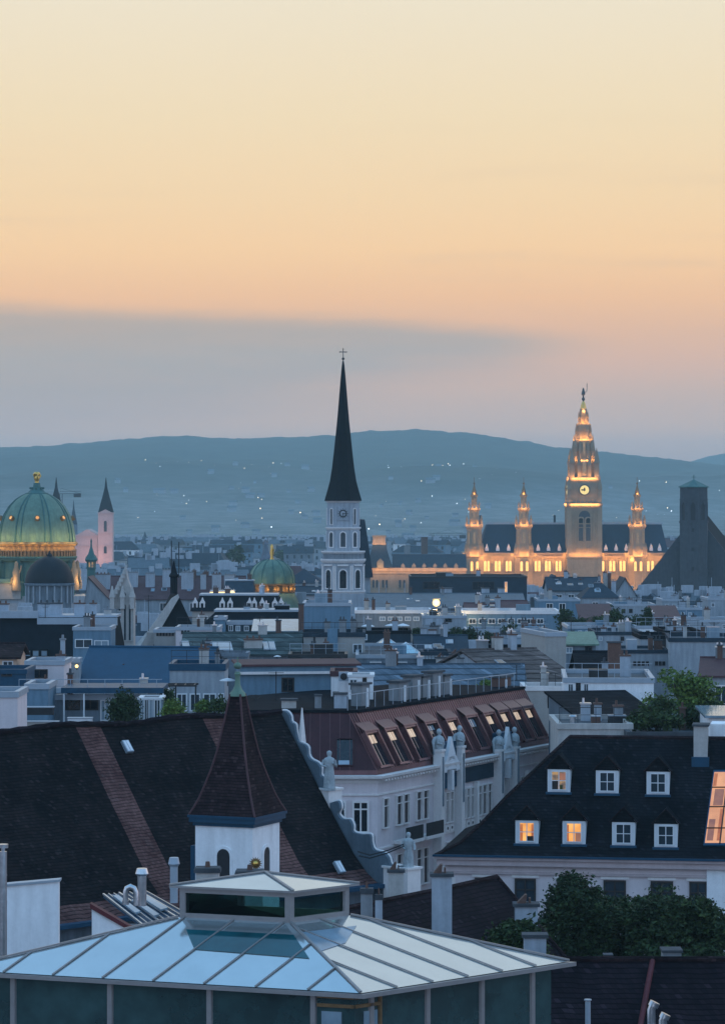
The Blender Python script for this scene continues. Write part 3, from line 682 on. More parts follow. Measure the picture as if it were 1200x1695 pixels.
def black_dome():
    Y = 540; s = Y / F; z = lambda py: Z_(py, Y); cx = X_(82, Y)
    r = thing('black_dome', 'low black dome on a pale columned drum in front of the green dome', 'dome', (cx, Y, 0))
    m = MB(); m.lathe([(40.5 * s, z(966)), (40 * s, z(958)), (37 * s, z(947)), (31 * s, z(936)), (22 * s, z(928)), (12 * s, z(923)), (5 * s, z(921))], 36); m.build('dome_shell', 'dome_black', r, smooth=50)
    m = MB(); m.lathe([(4 * s, z(922)), (4.5 * s, z(918)), (2 * s, z(916)), (1 * s, z(912))], 10); m.build('finial', 'dome_black', r, smooth=40)
    m = MB(); m.lathe([(41 * s, z(969)), (42 * s, z(966)), (40 * s, z(965))], 36); m.lathe([(36 * s, 0), (36 * s, z(969))], 36); m.build('drum', 'wall_grey', r, smooth=35)
    m = MB()
    for k in range(20):
        a = 2 * pi * k / 20; m.lathe([(1.6 * s, z(998)), (1.5 * s, z(969))], 8, (39 * s * cos(a), 39 * s * sin(a)))
    m.build('colonnade', 'wall_pale', r)
black_dome()
def green_turret():
    Y = 560; s = Y / F; z = lambda py: Z_(py, Y)
    r = thing('turret', 'slim turret with a green onion cap and an orange lit lantern beside the great dome', 'turret', (X_(151, Y), Y, 0))
    m = MB(); m.lathe([(7 * s, 0), (7 * s, z(943)), (8 * s, z(941)), (8 * s, z(939))], 8); m.build('shaft', 'verdigris_dark', r)
    m = MB(); m.lathe([(5.5 * s, z(939)), (5.5 * s, z(930))], 8); m.build('lantern', 'lit_soft', r)
    m = MB()
    for k in range(8): m.lathe([(1 * s, z(939)), (1 * s, z(930))], 5, (6.6 * s * cos(k * pi / 4), 6.6 * s * sin(k * pi / 4)))
    m.lathe([(9 * s, z(930)), (10.5 * s, z(927)), (9 * s, z(922)), (5 * s, z(917)), (3.4 * s, z(911)), (1.6 * s, z(905)), (1.2 * s, z(898)), (1.8 * s, z(896)), (.4 * s, z(891))], 12); m.build('cap', 'verdigris_dark', r, smooth=40)
green_turret()
def small_dome():
    Y = 560; s = Y / F; z = lambda py: Z_(py, Y)
    r = thing('green_dome', 'small round green dome over a gilded arcade in the middle of the town', 'dome', (X_(450, Y), Y, 0))
    m = MB(); m.lathe([(38 * s, z(966)), (38 * s, z(958)), (35 * s, z(946)), (29 * s, z(937)), (20 * s, z(930)), (10 * s, z(926.5)), (4 * s, z(926))], 36); m.build('dome_shell', 'verdigris', r, smooth=50)
    for k in range(12):
        a = k * pi / 6 + .1; m = MB(); pr = [(38, 966), (38, 958), (35, 946), (29, 937), (20, 930), (10, 926.5)]
        m.tube([((q + .4) * s * cos(a), (q + .4) * s * sin(a), z(b)) for q, b in pr], .09, 4); m.build('rib', 'verdigris_dark', r)
    m = MB(); m.lathe([(37 * s, z(981)), (39 * s, z(980)), (36 * s, z(979)), (36 * s, z(970)), (39.5 * s, z(968)), (39.5 * s, z(965.5)), (37 * s, z(965))], 36)
    for k in range(30):
        a = 2 * pi * k / 30; m.lathe([(1.1 * s, z(979)), (1.1 * s, z(970))], 5, (38 * s * cos(a), 38 * s * sin(a)))
    m.build('arcade', 'bronze', r)
    m = MB(); m.lathe([(52 * s, z(1012)), (46 * s, z(1000)), (41 * s, z(990)), (37.5 * s, z(981))], 36); m.build('skirt_roof', 'verdigris', r, smooth=40)
    m = MB(); m.lathe([(50 * s, 0), (50 * s, z(1011))], 24); m.build('drum', 'wall_pale', r)
    m = MB(); m.lathe([(4 * s, z(928)), (2.0 * s, z(922)), (3.6 * s, z(915)), (2.0 * s, z(909)), (2.6 * s, z(905)), (.6 * s, z(901))], 9); m.tube([(0, 0, z(915)), (4 * s, 0, z(909))], .14, 5); m.build('gilded_statue', 'gold', r, smooth=50)
    for k in range(8):
        a = pi + pi * (k + .5) / 8; lamp(r, (41.5 * s * cos(a), 41.5 * s * sin(a), z(975)), 30, (1, .58, .16), .15)
    for k in range(4):
        a = pi + pi * (k + .5) / 4; lamp(r, (48 * s * cos(a), 48 * s * sin(a), z(962)), 22, (1, .78, .36), .2)
small_dome()
def orb_turret():
    Y = 640; s = Y / F; z = lambda py: Z_(py, Y)
    r = thing('orb_turret', 'slim grey turret with an orb finial right behind the small green dome', 'turret', (X_(440, Y), Y, 0))
    m = MB(); m.lathe([(9 * s, 0), (9 * s, z(925)), (5 * s, z(912)), (3 * s, z(905)), (3 * s, z(900)), (.6 * s, z(897))], 8); m.build('shaft', 'wall_grey', r)
    m = MB(); m.ball((0, 0, z(893.5)), 2.8 * s, 8); m.tube([(0, 0, z(898)), (0, 0, z(884))], .06, 4); m.build('orb', 'metal_pale', r, smooth=50)
orb_turret()

# ---- distant pink church and spires
def pink_church():
    Y = 1500; s = Y / F; z = lambda py: Z_(py, Y); cx = X_(150, Y); u = lambda px: X_(px, Y) - cx
    r = thing('pink_church', 'pink twin towered church with dark pointed spires behind the great dome', 'church', (cx, Y, 0))
    m = MB(); m.prism([(u(90), 0, 0), (u(162), 0, 0), (u(162), 0, z(886)), (u(144), 0, z(876)), (u(126), 0, z(886)), (u(90), 0, z(886))], (0, 25, 0)); m.build('nave', 'wall_pink', r)
    m = MB(); m.box(u(125), u(163), -.5, 0, z(888), z(886)); m.box(u(126), u(163), -.4, 0, z(904), z(903)); m.build('cornice', 'wall_pink', r)
    for px in (92, 174.5):
        m = MB(); a, b = u(px - 11.5), u(px + 12.5); m.box(a, b, -2, 5.5, 0, z(849)); m.prism([(a, -2.2, z(849)), (b, -2.2, z(849)), ((a + b) / 2, -2.2, z(843))], (0, 7.8, 0))
        for yy in (850, 883, 903): m.box(a - .3, b + .3, -2.4, 5.8, z(yy), z(yy - 1.6))
        tw = m.build('tower', 'wall_pink', r)
        q = (a + b) / 2; h = (b - a) / 2
        m = MB(); m.loft([[(q - h, -2, z(848)), (q + h, -2, z(848)), (q + h, 5.5, z(848)), (q - h, 5.5, z(848))], [(q - h * .5, 0, z(824)), (q + h * .5, 0, z(824)), (q + h * .5, 3.5, z(824)), (q - h * .5, 3.5, z(824))], [(q - h * .2, 1.3, z(808)), (q + h * .2, 1.3, z(808)), (q + h * .2, 2.2, z(808)), (q - h * .2, 2.2, z(808))], [(q - .1, 1.7, z(790)), (q + .1, 1.7, z(790)), (q + .1, 1.8, z(790)), (q - .1, 1.8, z(790))]]); m.build('spire', 'slate', tw)
        for y0, hh in ((880, 18), (916, 12)): arch_win(tw, Matrix.Translation((0, -2, 0)), q, z(y0), 5 * s, hh * s, 'wall_pink', 'glass_town', fw=.3, d=.3)
    for px in (140, 150, 160, 168, 182): lamp(r, (u(px), -9, z(925)), 450, (1, .50, .38), .5)
    lamp(r, (u(174), -14, z(885)), 1700, (1, .54, .46), .5); lamp(r, (u(146), -13, z(900)), 800, (1, .52, .42), .5)
pink_church()
def far_spire(px, yt, yb, hw, label, Y=1800):
    s = Y / F; z = lambda py: Z_(py, Y); r = thing('far_spire', label, 'church spire', (X_(px, Y), Y, 0))
    m = MB(); m.loft([sq(hw * s, 0), sq(hw * s, z(yb))]); m.build('tower', 'wall_grey', r)
    m = MB(); m.loft([ring_oct(hw * s, z(yb)), ring_oct(.25 * hw * s, z((yb + yt) / 2 - 5)), ring_oct(.1, z(yt))]); m.build('spire', 'slate_blue', r)
far_spire(122, 828, 868, 6, 'pale blue grey far spire between the great dome and pink church')
far_spire(240, 880, 893, 4, 'tiny hazy spire standing left of centre on the far rooftops', 2300)
def crane(px, yt, Y, jib, label):
    s = Y / F; r = thing('tower_crane', label, 'crane', (X_(px, Y), Y, 0)); z = lambda py: Z_(py, Y)
    m = MB()
    for sx, sy in ((-1, -1), (1, -1), (1, 1), (-1, 1)): m.tube([(sx * .7, sy * .7, 0), (sx * .7, sy * .7, z(yt))], .14, 4)
    q = 0
    while q < z(yt) - 2: m.tube([(-.7, -.7, q), (.7, -.7, q + 1.6)], .08, 4); q += 1.6
    m.build('mast', 'metal_dark', r)
    m = MB(); a, b = jib
    m.tube([(a * s, 0, z(yt)), (b * s, 0, z(yt))], .16, 4); m.tube([(a * s, 0, z(yt) + 1.2), (b * s, 0, z(yt) + 1.2)], .12, 4); m.tube([(a * s, 0, z(yt)), (0, 0, z(yt - 9)), (b * s, 0, z(yt))], .08, 4)
    m.box(b * s - 4, b * s, -.6, .6, z(yt) - 2, z(yt)); m.build('jib', 'metal_dark', r)
crane(101, 817, 1700, (-2, 33), 'thin tower crane above the great dome with its jib to the right')
crane(741, 886, 1900, (-32, 30), 'thin hazy tower crane with a level jib left of the town hall')
# ================================================================= foreground roofs
def V2(a): return Vector((a[0], a[1]))
def window(root, M, u0, u1, z0, z1, frame_m='window_white', pane_m='glass_dark', bars=(1, 1), fw=.07, d=.07, name='window', sill=None, split=None):
    """casement window: frame proud of the wall plane (outside -y), pane as sub-part"""
    m = MB(M); m.box(u0, u0 + fw, -d, .02, z0, z1); m.box(u1 - fw, u1, -d, .02, z0, z1); m.box(u0 + fw, u1 - fw, -d, .02, z1 - fw, z1); m.box(u0 + fw, u1 - fw, -d, .02, z0, z0 + fw)
    for k in range(1, bars[0] + 1):
        q = u0 + (u1 - u0) * k / (bars[0] + 1); m.box(q - fw * .4, q + fw * .4, -d * .8, -.012, z0 + fw, z1 - fw)
    for k in range(1, bars[1] + 1):
        q = z0 + (z1 - z0) * (split or k / (bars[1] + 1)); m.box(u0 + fw, u1 - fw, -d * .7, -.012, q - fw * .35, q + fw * .35)
    f = m.build(name, frame_m, root)
    q = MB(M); q.add([(u0 + fw * .5, -.01, z0 + fw * .5), (u1 - fw * .5, -.01, z0 + fw * .5), (u1 - fw * .5, -.01, z1 - fw * .5), (u0 + fw * .5, -.01, z1 - fw * .5)], [(0, 1, 2, 3)]); q.build('pane', pane_m, f, fix=False)
    if sill:
        q = MB(M); q.box(u0 - .1, u1 + .1, -d - .12, .01, z0 - .12, z0 - .005); q.build('sill', sill, f)
    return f
def chimney_at(root, px0, px1, py0, py1, Y, dep=.6, mat='chimney_pale', cap='stone_dark', name='chimney', pots=0, cowl=False):
    """a chimney part given in pixels at depth Y; root must be unrotated"""
    o = root.matrix_basis.translation; x0, x1 = X_(px0, Y) - o.x, X_(px1, Y) - o.x; z1, z0 = Z_(py0, Y), Z_(py1, Y); y = Y - o.y
    m = MB(); m.box(x0, x1, y, y + dep, z0, z1); c = m.build(name, mat, root)
    w = x1 - x0; m = MB(); m.box(x0 - .08 * w, x1 + .08 * w, y - .08 * w, y + dep + .08 * w, z1 + .003, z1 + .14 * w)
    for k in range(pots): q = x0 + w * (k + .5) / pots; m.lathe([(.12 * w, z1 + .1 * w), (.09 * w, z1 + .5 * w)], 8, (q, y + dep / 2))
    if cowl:
        q = (x0 + x1) / 2; m.prism([(q - .3 * w, y + .1, z1 + .14 * w), (q + .3 * w, y + .1, z1 + .14 * w), (q + .12 * w, y + .1, z1 + .42 * w), (q - .05 * w, y + .1, z1 + .5 * w)], (0, dep * .6, 0))
    m.build('chimney_cap', cap, c); return c

# ---- glass roofed pavilion with a square glazed lantern
def pavilion():
    Y = 72.0; C = P(597, 1645, Y); zc = C.z
    Lp = P(-75, 1606, (1645 - HZ) * Y / (1606 - HZ)); R = P(942, 1592, (1645 - HZ) * Y / (1592 - HZ)); C.z = Lp.z = R.z = 0
    r = thing('glass_pavilion', 'rooftop pavilion with a pale glass hipped roof and square glazed lantern on top', 'pavilion', (C.x, C.y, 0))
    ea = Lp - C; eb = R - C; rise = 1.22; cap = .36
    def pt(a, b, z): q = ea * a + eb * b; return (q.x, q.y, z)
    def rz(a, b): return zc + rise * min(a, b, 1 - a, 1 - b, cap) / cap
    k = cap
    m = MB(); c4 = [(0, 0), (1, 0), (1, 1), (0, 1)]; i4 = [(k, k), (1 - k, k), (1 - k, 1 - k), (k, 1 - k)]
    for i in range(4):
        j = (i + 1) % 4
        m.poly(pt(*c4[i], zc), pt(*c4[j], zc), pt(*i4[j], zc + rise), pt(*i4[i], zc + rise))
    m.poly(*[pt(*q, zc + rise) for q in i4])
    m.poly(*[pt(*q, zc) for q in c4][::-1]); m.build('roof_glazing', 'glass_roof', r)
    def bar(p0, p1, w=.035, h=.05, name='glazing_bar', mat='aluminium', lift=.01):
        p0, p1 = Vector(p0), Vector(p1); d = (p1 - p0).normalized(); sdir = d.cross(Vector((0, 0, 1))).normalized(); n = sdir.cross(d)
        m = MB(); q = [p0 + sdir * w + n * lift, p0 - sdir * w + n * lift, p0 - sdir * w + n * (lift + h), p0 + sdir * w + n * (lift + h)]; m.prism(q, p1 - p0); return m.build(name, mat, r)
    for i in range(1, 8):
        a = i / 8; b = min(a, 1 - a, cap); bar(pt(a, 0, zc), pt(a, b, rz(a, b)), .018, .03)
    for i in range(1, 6):
        b = i / 6; a = min(b, 1 - b, cap); bar(pt(0, b, zc), pt(a, b, rz(a, b)), .018, .03)
    for i in range(4): bar(pt(*c4[i], zc), pt(*i4[i], zc + rise), .03, .045, 'hip_bar')
    for i in range(4):
        j = (i + 1) % 4; a, b = Vector(pt(*c4[i], 0)), Vector(pt(*c4[j], 0)); M = frame((a.x, a.y, 0), (b - a) if i != 3 else (b - a))
        L = (b - a).length; m = MB(M); m.box(-.03, L + .03, -.05, .05, zc - .11, zc - .012) if False else m.prism([(0, 0, zc - .13), (0, 0, zc - .012), (0, .001, zc - .012), (0, .001, zc - .13)], (.001, 0, 0))
    m = MB(); g = .012
    o4 = [(-g, -g), (1 + g, -g), (1 + g, 1 + g), (-g, 1 + g)]; n4 = [(g * 3, g * 3), (1 - g * 3, g * 3), (1 - g * 3, 1 - g * 3), (g * 3, 1 - g * 3)]
    m.loft([[pt(*q, zc - .12) for q in o4], [pt(*q, zc - .02) for q in o4]]); m.build('eave_beam', 'aluminium', r)
    # tinted panes stand in for the lantern's reflection on the roof glass
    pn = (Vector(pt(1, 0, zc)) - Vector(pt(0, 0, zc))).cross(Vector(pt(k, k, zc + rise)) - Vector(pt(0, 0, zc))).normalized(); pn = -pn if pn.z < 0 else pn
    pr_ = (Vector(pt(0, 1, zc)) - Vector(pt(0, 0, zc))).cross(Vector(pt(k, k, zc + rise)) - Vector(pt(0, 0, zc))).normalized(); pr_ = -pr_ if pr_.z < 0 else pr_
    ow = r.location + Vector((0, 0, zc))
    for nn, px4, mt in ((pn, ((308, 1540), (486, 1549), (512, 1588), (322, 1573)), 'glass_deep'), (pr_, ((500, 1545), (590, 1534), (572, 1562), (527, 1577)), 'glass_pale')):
        cs = [hit(a, b, ow, nn) - r.location + nn * .006 for a, b in px4]; m = MB(); m.prism(cs, nn * .012); m.build('reflection_pane', mt, r)
    # walls: glass panels and mullions
    w = .03; w4 = [(w, w), (1 - w, w), (1 - w, 1 - w), (w, 1 - w)]; zb = zc - 2.4
    m = MB(); m.loft([[pt(*q, zb) for q in w4], [pt(*q, zc - .125) for q in w4]]); m.build('glass_wall', 'glass_teal', r)
    def post(a, b, wd=.06, mat='aluminium', z1=zc - .125, z0=zb, name='mullion'):
        q = Vector(pt(a, b, 0)); m = MB(); d = (ea if b < .1 else eb).normalized(); nn = Vector((d.y, -d.x, 0)); nn = -nn if nn.y > 0 and b < .1 else nn
        m.prism([q - d * wd + Vector((0, 0, z0)), q + d * wd + Vector((0, 0, z0)), q + d * wd + Vector((0, 0, z1)), q - d * wd + Vector((0, 0, z1))], -(eb if b < .1 else ea).normalized() * .06); return m.build(name, mat, r)
    for a in (.125, .375, .62, .865): post(a, w)
    for b in (.10, .36, .62, .87): post(w, b)
    post(w, .14, .03, 'bronze')
    # bronze corner frame under the eave
    for b0, dirn in ((0, 1),):
        for (aa, bb, ln, dd) in (((w, w), None, .085, ea), ((w, w), None, .11, eb)):
            q = Vector(pt(*aa, 0)); d = dd; out = -(eb if dd is ea else ea).normalized() * .05
            for z1, z0 in ((zc - .32, zc - .40), (zc - .16, zc - .19)):
                m = MB(); m.prism([q + out * .2 + Vector((0, 0, z0)), q + d * ln + out * .2 + Vector((0, 0, z0)), q + d * ln + out * .2 + Vector((0, 0, z1)), q + out * .2 + Vector((0, 0, z1))], out); m.build('corner_frame', 'bronze', r)
            m = MB(); zz0, zz1 = zb, zc - .405; u0, u1 = d * (ln * .35), d * (ln * .9)
            m.prism([q + u0 + out * .15 + Vector((0, 0, zz0)), q + u1 + out * .15 + Vector((0, 0, zz0)), q + u1 + out * .15 + Vector((0, 0, zz1 - .1)), q + u0 + out * .15 + Vector((0, 0, zz1 - .1))], out * .4); m.build('corner_pane', 'glass_pale', r)
    # lantern
    lk = .362; sh = .012; q4 = [(lk, lk), (1 - lk, lk), (1 - lk, 1 - lk), (lk, 1 - lk)]; z0 = zc + rise - .06; z1 = z0 + .80
    m = MB(); m.loft([[pt(*q, z0) for q in q4], [pt(*q, z0 + .18) for q in q4]]); m.loft([[pt(*q, z1 - .12) for q in q4], [pt(*q, z1) for q in q4]])
    lt = m.build('lantern', 'aluminium', r)
    gk = .368; m = MB(); m.loft([[pt(*q, z0 + .18) for q in [(gk, gk), (1 - gk, gk), (1 - gk, 1 - gk), (gk, 1 - gk)]], [pt(*q, z1 - .12) for q in [(gk, gk), (1 - gk, gk), (1 - gk, 1 - gk), (gk, 1 - gk)]]]); m.build('lantern_glazing', 'glass_clear', lt)
    for q in q4:
        m = MB(); c = Vector(pt(*q, 0)); da, db = ea.normalized() * .14 * (1 if q[0] < .5 else -1), eb.normalized() * .14 * (1 if q[1] < .5 else -1)
        m.prism([c + Vector((0, 0, z0 + .18)), c + da + Vector((0, 0, z0 + .18)), c + da + db + Vector((0, 0, z0 + .18)), c + db + Vector((0, 0, z0 + .18))], (0, 0, z1 - z0 - .3)); m.build('corner_post', 'aluminium', lt)
    ok = .345; o5 = [(ok, ok), (1 - ok, ok), (1 - ok, 1 - ok), (ok, 1 - ok)]
    m = MB(); m.loft([[pt(*q, z1 + .002) for q in o5], [pt(*q, z1 + .055) for q in o5]]); m.build('lantern_eave', 'aluminium', lt)
    m = MB(); rr = [pt(*q, z1 + .058) for q in o5]; ap = pt(.5, .5, z1 + .36)
    for i in range(4): m.poly(rr[i], rr[(i + 1) % 4], ap)
    m.poly(*rr[::-1]); lr = m.build('lantern_roof', 'glass_roof', lt)
    for i in range(4):
        p0, p1 = Vector(rr[i]), Vector(ap); d = (p1 - p0).normalized(); sdir = d.cross(Vector((0, 0, 1))).normalized(); n = sdir.cross(d)
        m = MB(); m.prism([p0 + sdir * .03 + n * .005, p0 - sdir * .03 + n * .005, p0 - sdir * .03 + n * .04, p0 + sdir * .03 + n * .04], p1 - p0); m.build('hip_bar', 'aluminium', lr)
    # building below
    bq = [(.02, .02), (.98, .02), (.98, .98), (.02, .98)]
    m = MB(); m.loft([[pt(*q, 0) for q in bq], [pt(*q, zb - .01) for q in bq]]); m.build('wall', 'wall_grey', r)
pavilion()

# ---- white fire wall at the left edge with a steel flue
def left_wall():
    Y = 92; r = thing('fire_wall', 'plain white rendered fire wall with a tin coping at the left edge', 'wall', (X_(20, Y), Y, 0))
    o = r.location; a = X_(-60, Y) - o.x; b = X_(97, Y) - o.x; m = MB(); z0, z1 = Z_(1474, Y), Z_(1460, Y)
    m.prism([(a, 0, 0), (b, 0, 0), (b, 0, z1), (a, 0, z0)], (0, .35, 0)); m.build('wall', 'wall_white', r)
    m = MB(); m.prism([(a, -.06, z0 + .004), (b + .05, -.06, z1 + .004), (b + .05, -.06, z1 + .07), (a, -.06, z0 + .07)], (0, .47, 0)); m.build('coping', 'metal_pale', r)
left_wall()
def flue(name, label, px, w, py0, py1, Y, cowl=0, mat='steel', group=None):
    s = Y / F; r = thing(name, label, 'flue pipe', (X_(px, Y), Y, Z_(py1, Y)), 0, group); h = (py1 - py0) * s; R = w * s / 2
    m = MB(); m.lathe([(R, 0), (R, h * .94)], 14)
    k = h * .3
    while k < h * .9: m.lathe([(R * 1.06, k), (R * 1.06, k + .05)], 14); k += .75
    m.build('pipe', mat, r, smooth=40)
    m = MB()
    if cowl == 1: m.lathe([(R * 1.05, h * .80), (R * 1.5, h * .86), (R * 1.15, h)], 14)
    elif cowl == 2:
        m.lathe([(R * .5, h * .94), (R * .5, h * .97)], 8); m.lathe([(R * 1.35, h * .97), (R * 1.35, h)], 14)
    else: m.lathe([(R * 1.1, h * .93), (R * 1.1, h * .97), (R * 1.25, h * .975), (R * 1.25, h)], 14)
    m.build('cowl', mat, r, smooth=40); return r
flue('steel_flue', 'tall banded stainless steel flue in front of the white wall at the left edge', 5, 13, 1398, 1600, 86, 2)
flue('roof_vent', 'slim grey vent with a conical cowl left of the belfry', 288, 13, 1420, 1495, 100, 1, 'metal_pale')
flue('roof_vent', 'silver vent with conical cowl beside the bent duct on the small metal roof', 235, 15, 1438, 1500, 101, 1, 'steel')
flue('roof_vent', 'thin pale vent pipe rising from the dark tiled roof at the bottom right', 973, 9, 1655, 1720, 88, 2, 'metal_pale')
def duct(name, label, pts, w, Y):
    s = Y / F; q = [P(a, b, Y) for a, b in pts]; o = q[0].copy(); r = thing(name, label, 'vent pipe', o)
    m = MB(); m.tube([p - o for p in q], w * s / 2, 10); m.build('pipe', 'steel', r, smooth=50)
    m = MB(); e = q[-1] - o; d = (q[-1] - q[-2]).normalized(); m.tube([e - d * .02, e + d * .12], w * s * .62, 10); m.build('collar', 'steel', r, smooth=50)
duct('bent_duct', 'shiny bent steel duct curving over beside the silver cowl vent', [(225, 1500), (225, 1478), (222, 1471), (216, 1468), (210, 1471), (208, 1477), (208, 1492)], 9, 100)
duct('bent_duct', 'bright steel vent with a down turned mouth at the bottom right', [(1097, 1720), (1097, 1690), (1099, 1686)], 14, 84)
duct('mushroom_vent', 'short steel vent with a rounded head by the red ridge flashing', [(1078, 1700), (1078, 1672), (1081, 1666)], 14, 85)

# ---- small metal roof with a white gable wall
def tin_roof():
    Y = 100; r = thing('tin_roof_annex', 'small annex with a striped tin roof and red edged white gable wall', 'annex', (X_(225, Y), Y, 0)); o = r.location
    q = lambda px, py, yy: tuple(P(px, py, yy) - o)
    a, b, c = P(152, 1504, Y) - o, P(234, 1552, Y) - o, P(152, 1600, Y) - o
    m = MB(); m.prism([(a.x, 0, 0), (b.x + 1.6, 0, 0), (b.x + 1.6, 0, b.z - .6), (b.x, 0, b.z), (a.x, 0, a.z)], (0, .3, 0)); m.build('wall', 'wall_white', r)
    m = MB(); m.prism([(a.x - .05, -.08, a.z), (b.x, -.08, b.z), (b.x, -.08, b.z + .14), (a.x - .05, -.08, a.z + .16)], (0, .45, 0)); m.build('verge', 'red_trim', r)
    p0, p1, p2, p3 = q(171, 1482, 106), q(245, 1476, 106), q(318, 1516, 101.5), q(246, 1541, 101.5)
    m = MB(); m.prism([p0, p1, p2, p3], (0, 0, -.1)); m.build('roof', 'metal_blue', r)
    for k in range(9):
        f = k / 8.5; A = Vector(p0).lerp(Vector(p1), f); B = Vector(p3).lerp(Vector(p2), f); m = MB(); m.tube([A + Vector((0, 0, .03)), B + Vector((0, 0, .03))], .022 if k % 3 else .04, 4); m.build('roof_seam', 'steel', r)
    for f0, f1, e0, e1 in ((.1, .22, .12, .62), (.34, .46, .3, .8), (.6, .76, .2, .7)):
        cs = []
        for f, e in ((f0, e0), (f1, e0), (f1, e1), (f0, e1)): cs.append(Vector(p0).lerp(Vector(p1), f).lerp(Vector(p3).lerp(Vector(p2), f), e) + Vector((0, -.02, .05)))
        m = MB(); m.prism(cs, (0, 0, .06)); m.build('skylight', 'glass_pale', r)
    m = MB(); m.box(a.x + .5, P(310, 0, 105).x - o.x, .31, 6, 0, p3[2] - .4); m.build('body', 'wall_grey', r)
tin_roof()

# ---- the big church: long steep tiled roof, baroque gable
CH = {}
def big_church():
    Y = 150.0; A = P(465, 1180, Y); Yl = (1180 - HZ) * Y / (1212 - HZ); Lq = P(0, 1212, Yl)
    d = Vector((A.x - Lq.x, A.y - Lq.y)).normalized(); s = Vector((d.y, -d.x))       # along the ridge, down the slope
    th = atan2(d.y, d.x)
    r = thing('church_roof', 'long steep dark tiled church roof with two red tile stripes and a scrolled baroque gable', 'church', (A.x, A.y, 0), th)
    M = r.matrix_basis = Matrix.Translation((A.x, A.y, 0)) @ Matrix.Rotation(th, 4, 'Z'); Mi = M.inverted()
    so = 6.36; zr = A.z; ze = 42 - 630 / F * (Y - .697 * 6.36); CH.update(M=M, zr=zr, ze=ze, so=so)
    tile('tile_church', (.005, .006, .008), (.021, .017, .018), .13, .17, moss=(.036, .037, .038), stripes=([(-13.15, -11.65), (-5.25, -3.7)], ze + .55, (.075, .034, .032), (.18, .095, .085)))
    prof = [(0, zr), (.8 * so / 2, zr - (zr - ze) * .44), (so * .78, zr - (zr - ze) * .84), (so * .92, zr - (zr - ze) * .95), (so * 1.03, ze - .05)]
    m = MB(); n = 26; L = 30.0
    for sg in (1, -1):
        rows = []
        for i in range(n + 1):
            xx = -L * i / n; sag = .10 * noise.noise(Vector((xx * .35, sg, 0))) - .08 * sin(i * .9)
            rows.append([(xx, -sg * yy, zz + sag * (1 - .5 * yy / so) + .04 * noise.noise(Vector((xx, yy, 3)))) for yy, zz in prof])
        vs = [p for rw in rows for p in rw]; k = len(prof); fs = []
        for i in range(n):
            for j in range(k - 1): fs.append((i * k + j, i * k + j + 1, (i + 1) * k + j + 1, (i + 1) * k + j))
        m.add(vs, fs)
    ro = m.build('roof', 'tile_church', r, fix=False)
    m = MB()
    pts = [(-L * i / 60, 0, zr + .06 + .10 * noise.noise(Vector((-L * i / 60 * .35, 1, 0))) - .08 * sin(i * 26 / 60 * .9)) for i in range(61)]
    m.tube(pts, [.13 + .04 * (i % 2) for i in range(61)], 6); m.build('ridge_tiles', 'tile_front', ro)
    m = MB(); m.box(-L, -.1, -so * .97, so * .97, 0, ze - .1); m.build('wall', 'wall_grey', r)
    m = MB(); m.box(-L, .1, -so * 1.1, -so * 1.02, ze - .25, ze - .07); m.build('gutter', 'metal_blue', r)
    for px, py in ((211, 1236), (562, 1436)):
        a = hit(px, py, M @ Vector((0, 0, zr)), (M.to_3x3() @ Vector((0, -(zr - ze), so))).normalized()); q = Mi @ a
        m = MB(Matrix.Translation(q) @ Matrix.Rotation(-atan2(zr - ze, so) + pi, 4, 'X') @ Matrix.Rotation(pi, 4, 'X')); 
        m = MB(Matrix.Translation(q) @ Matrix.Rotation(atan2(zr - ze, so), 4, 'X')); m.box(-.2, .2, -.32, .32, -.1, .06); f = m.build('skylight', 'metal_pale', ro)
        m = MB(Matrix.Translation(q) @ Matrix.Rotation(atan2(zr - ze, so), 4, 'X')); m.box(-.15, -.02, -.28, .28, .062, .075); m.box(.02, .15, -.28, .28, .062, .075); m.build('pane', 'white_paint', f)
    # gable wall in the plane x = .1 of the local frame
    pix = [(462, 1192), (466, 1178), (473, 1179), (478, 1186), (480, 1196), (486, 1200), (488, 1212), (493, 1228), (506, 1236), (508, 1250), (513, 1258), (524, 1264), (529, 1272), (529, 1284), (537, 1290), (540, 1300), (536, 1312), (540, 1330), (558, 1327),
           (562, 1338), (558, 1348), (566, 1357), (577, 1358), (582, 1368), (583, 1378), (596, 1382), (611, 1383), (613, 1396), (618, 1408), (632, 1412), (641, 1420), (645, 1432), (652, 1436), (668, 1440), (668, 1500)]
    sp = []
    for px, py in pix:
        a = hit(px, py, M @ Vector((.1, 0, 0)), M.to_3x3() @ Vector((1, 0, 0))); q = Mi @ a; sp.append((q.y, q.z))
    def cr(ps, n=4):
        out = []
        for i in range(len(ps) - 1):
            p0, p1, p2, p3 = (Vector(ps[max(0, min(len(ps) - 1, i + k))]) for k in (-1, 0, 1, 2))
            for k in range(n):
                t_ = k / n; out.append(tuple(.5 * ((2 * p1) + (p2 - p0) * t_ + (2 * p0 - 5 * p1 + 4 * p2 - p3) * t_ * t_ + (3 * p1 - p0 - 3 * p2 + p3) * t_ ** 3)))
        return out + [ps[-1]]
    half = cr(sp)
    def gab(x0, th_, pts): m = MB(); m.prism([(x0, a, b) for a, b in pts], (th_, 0, 0)); return m
    gm = gab(.12, .32, half + [(half[-1][0], 0), (.5, 0), (.5, half[0][1])])
    mir = [(-a, b) for a, b in half[::-1]]
    gm2 = gab(.121, .318, [(-.5, half[0][1]), (-.5, 0), (mir[0][0], 0)] + mir); merge(gm, gm2); gb = gm.build('gable_wall', 'wall_slate', r)
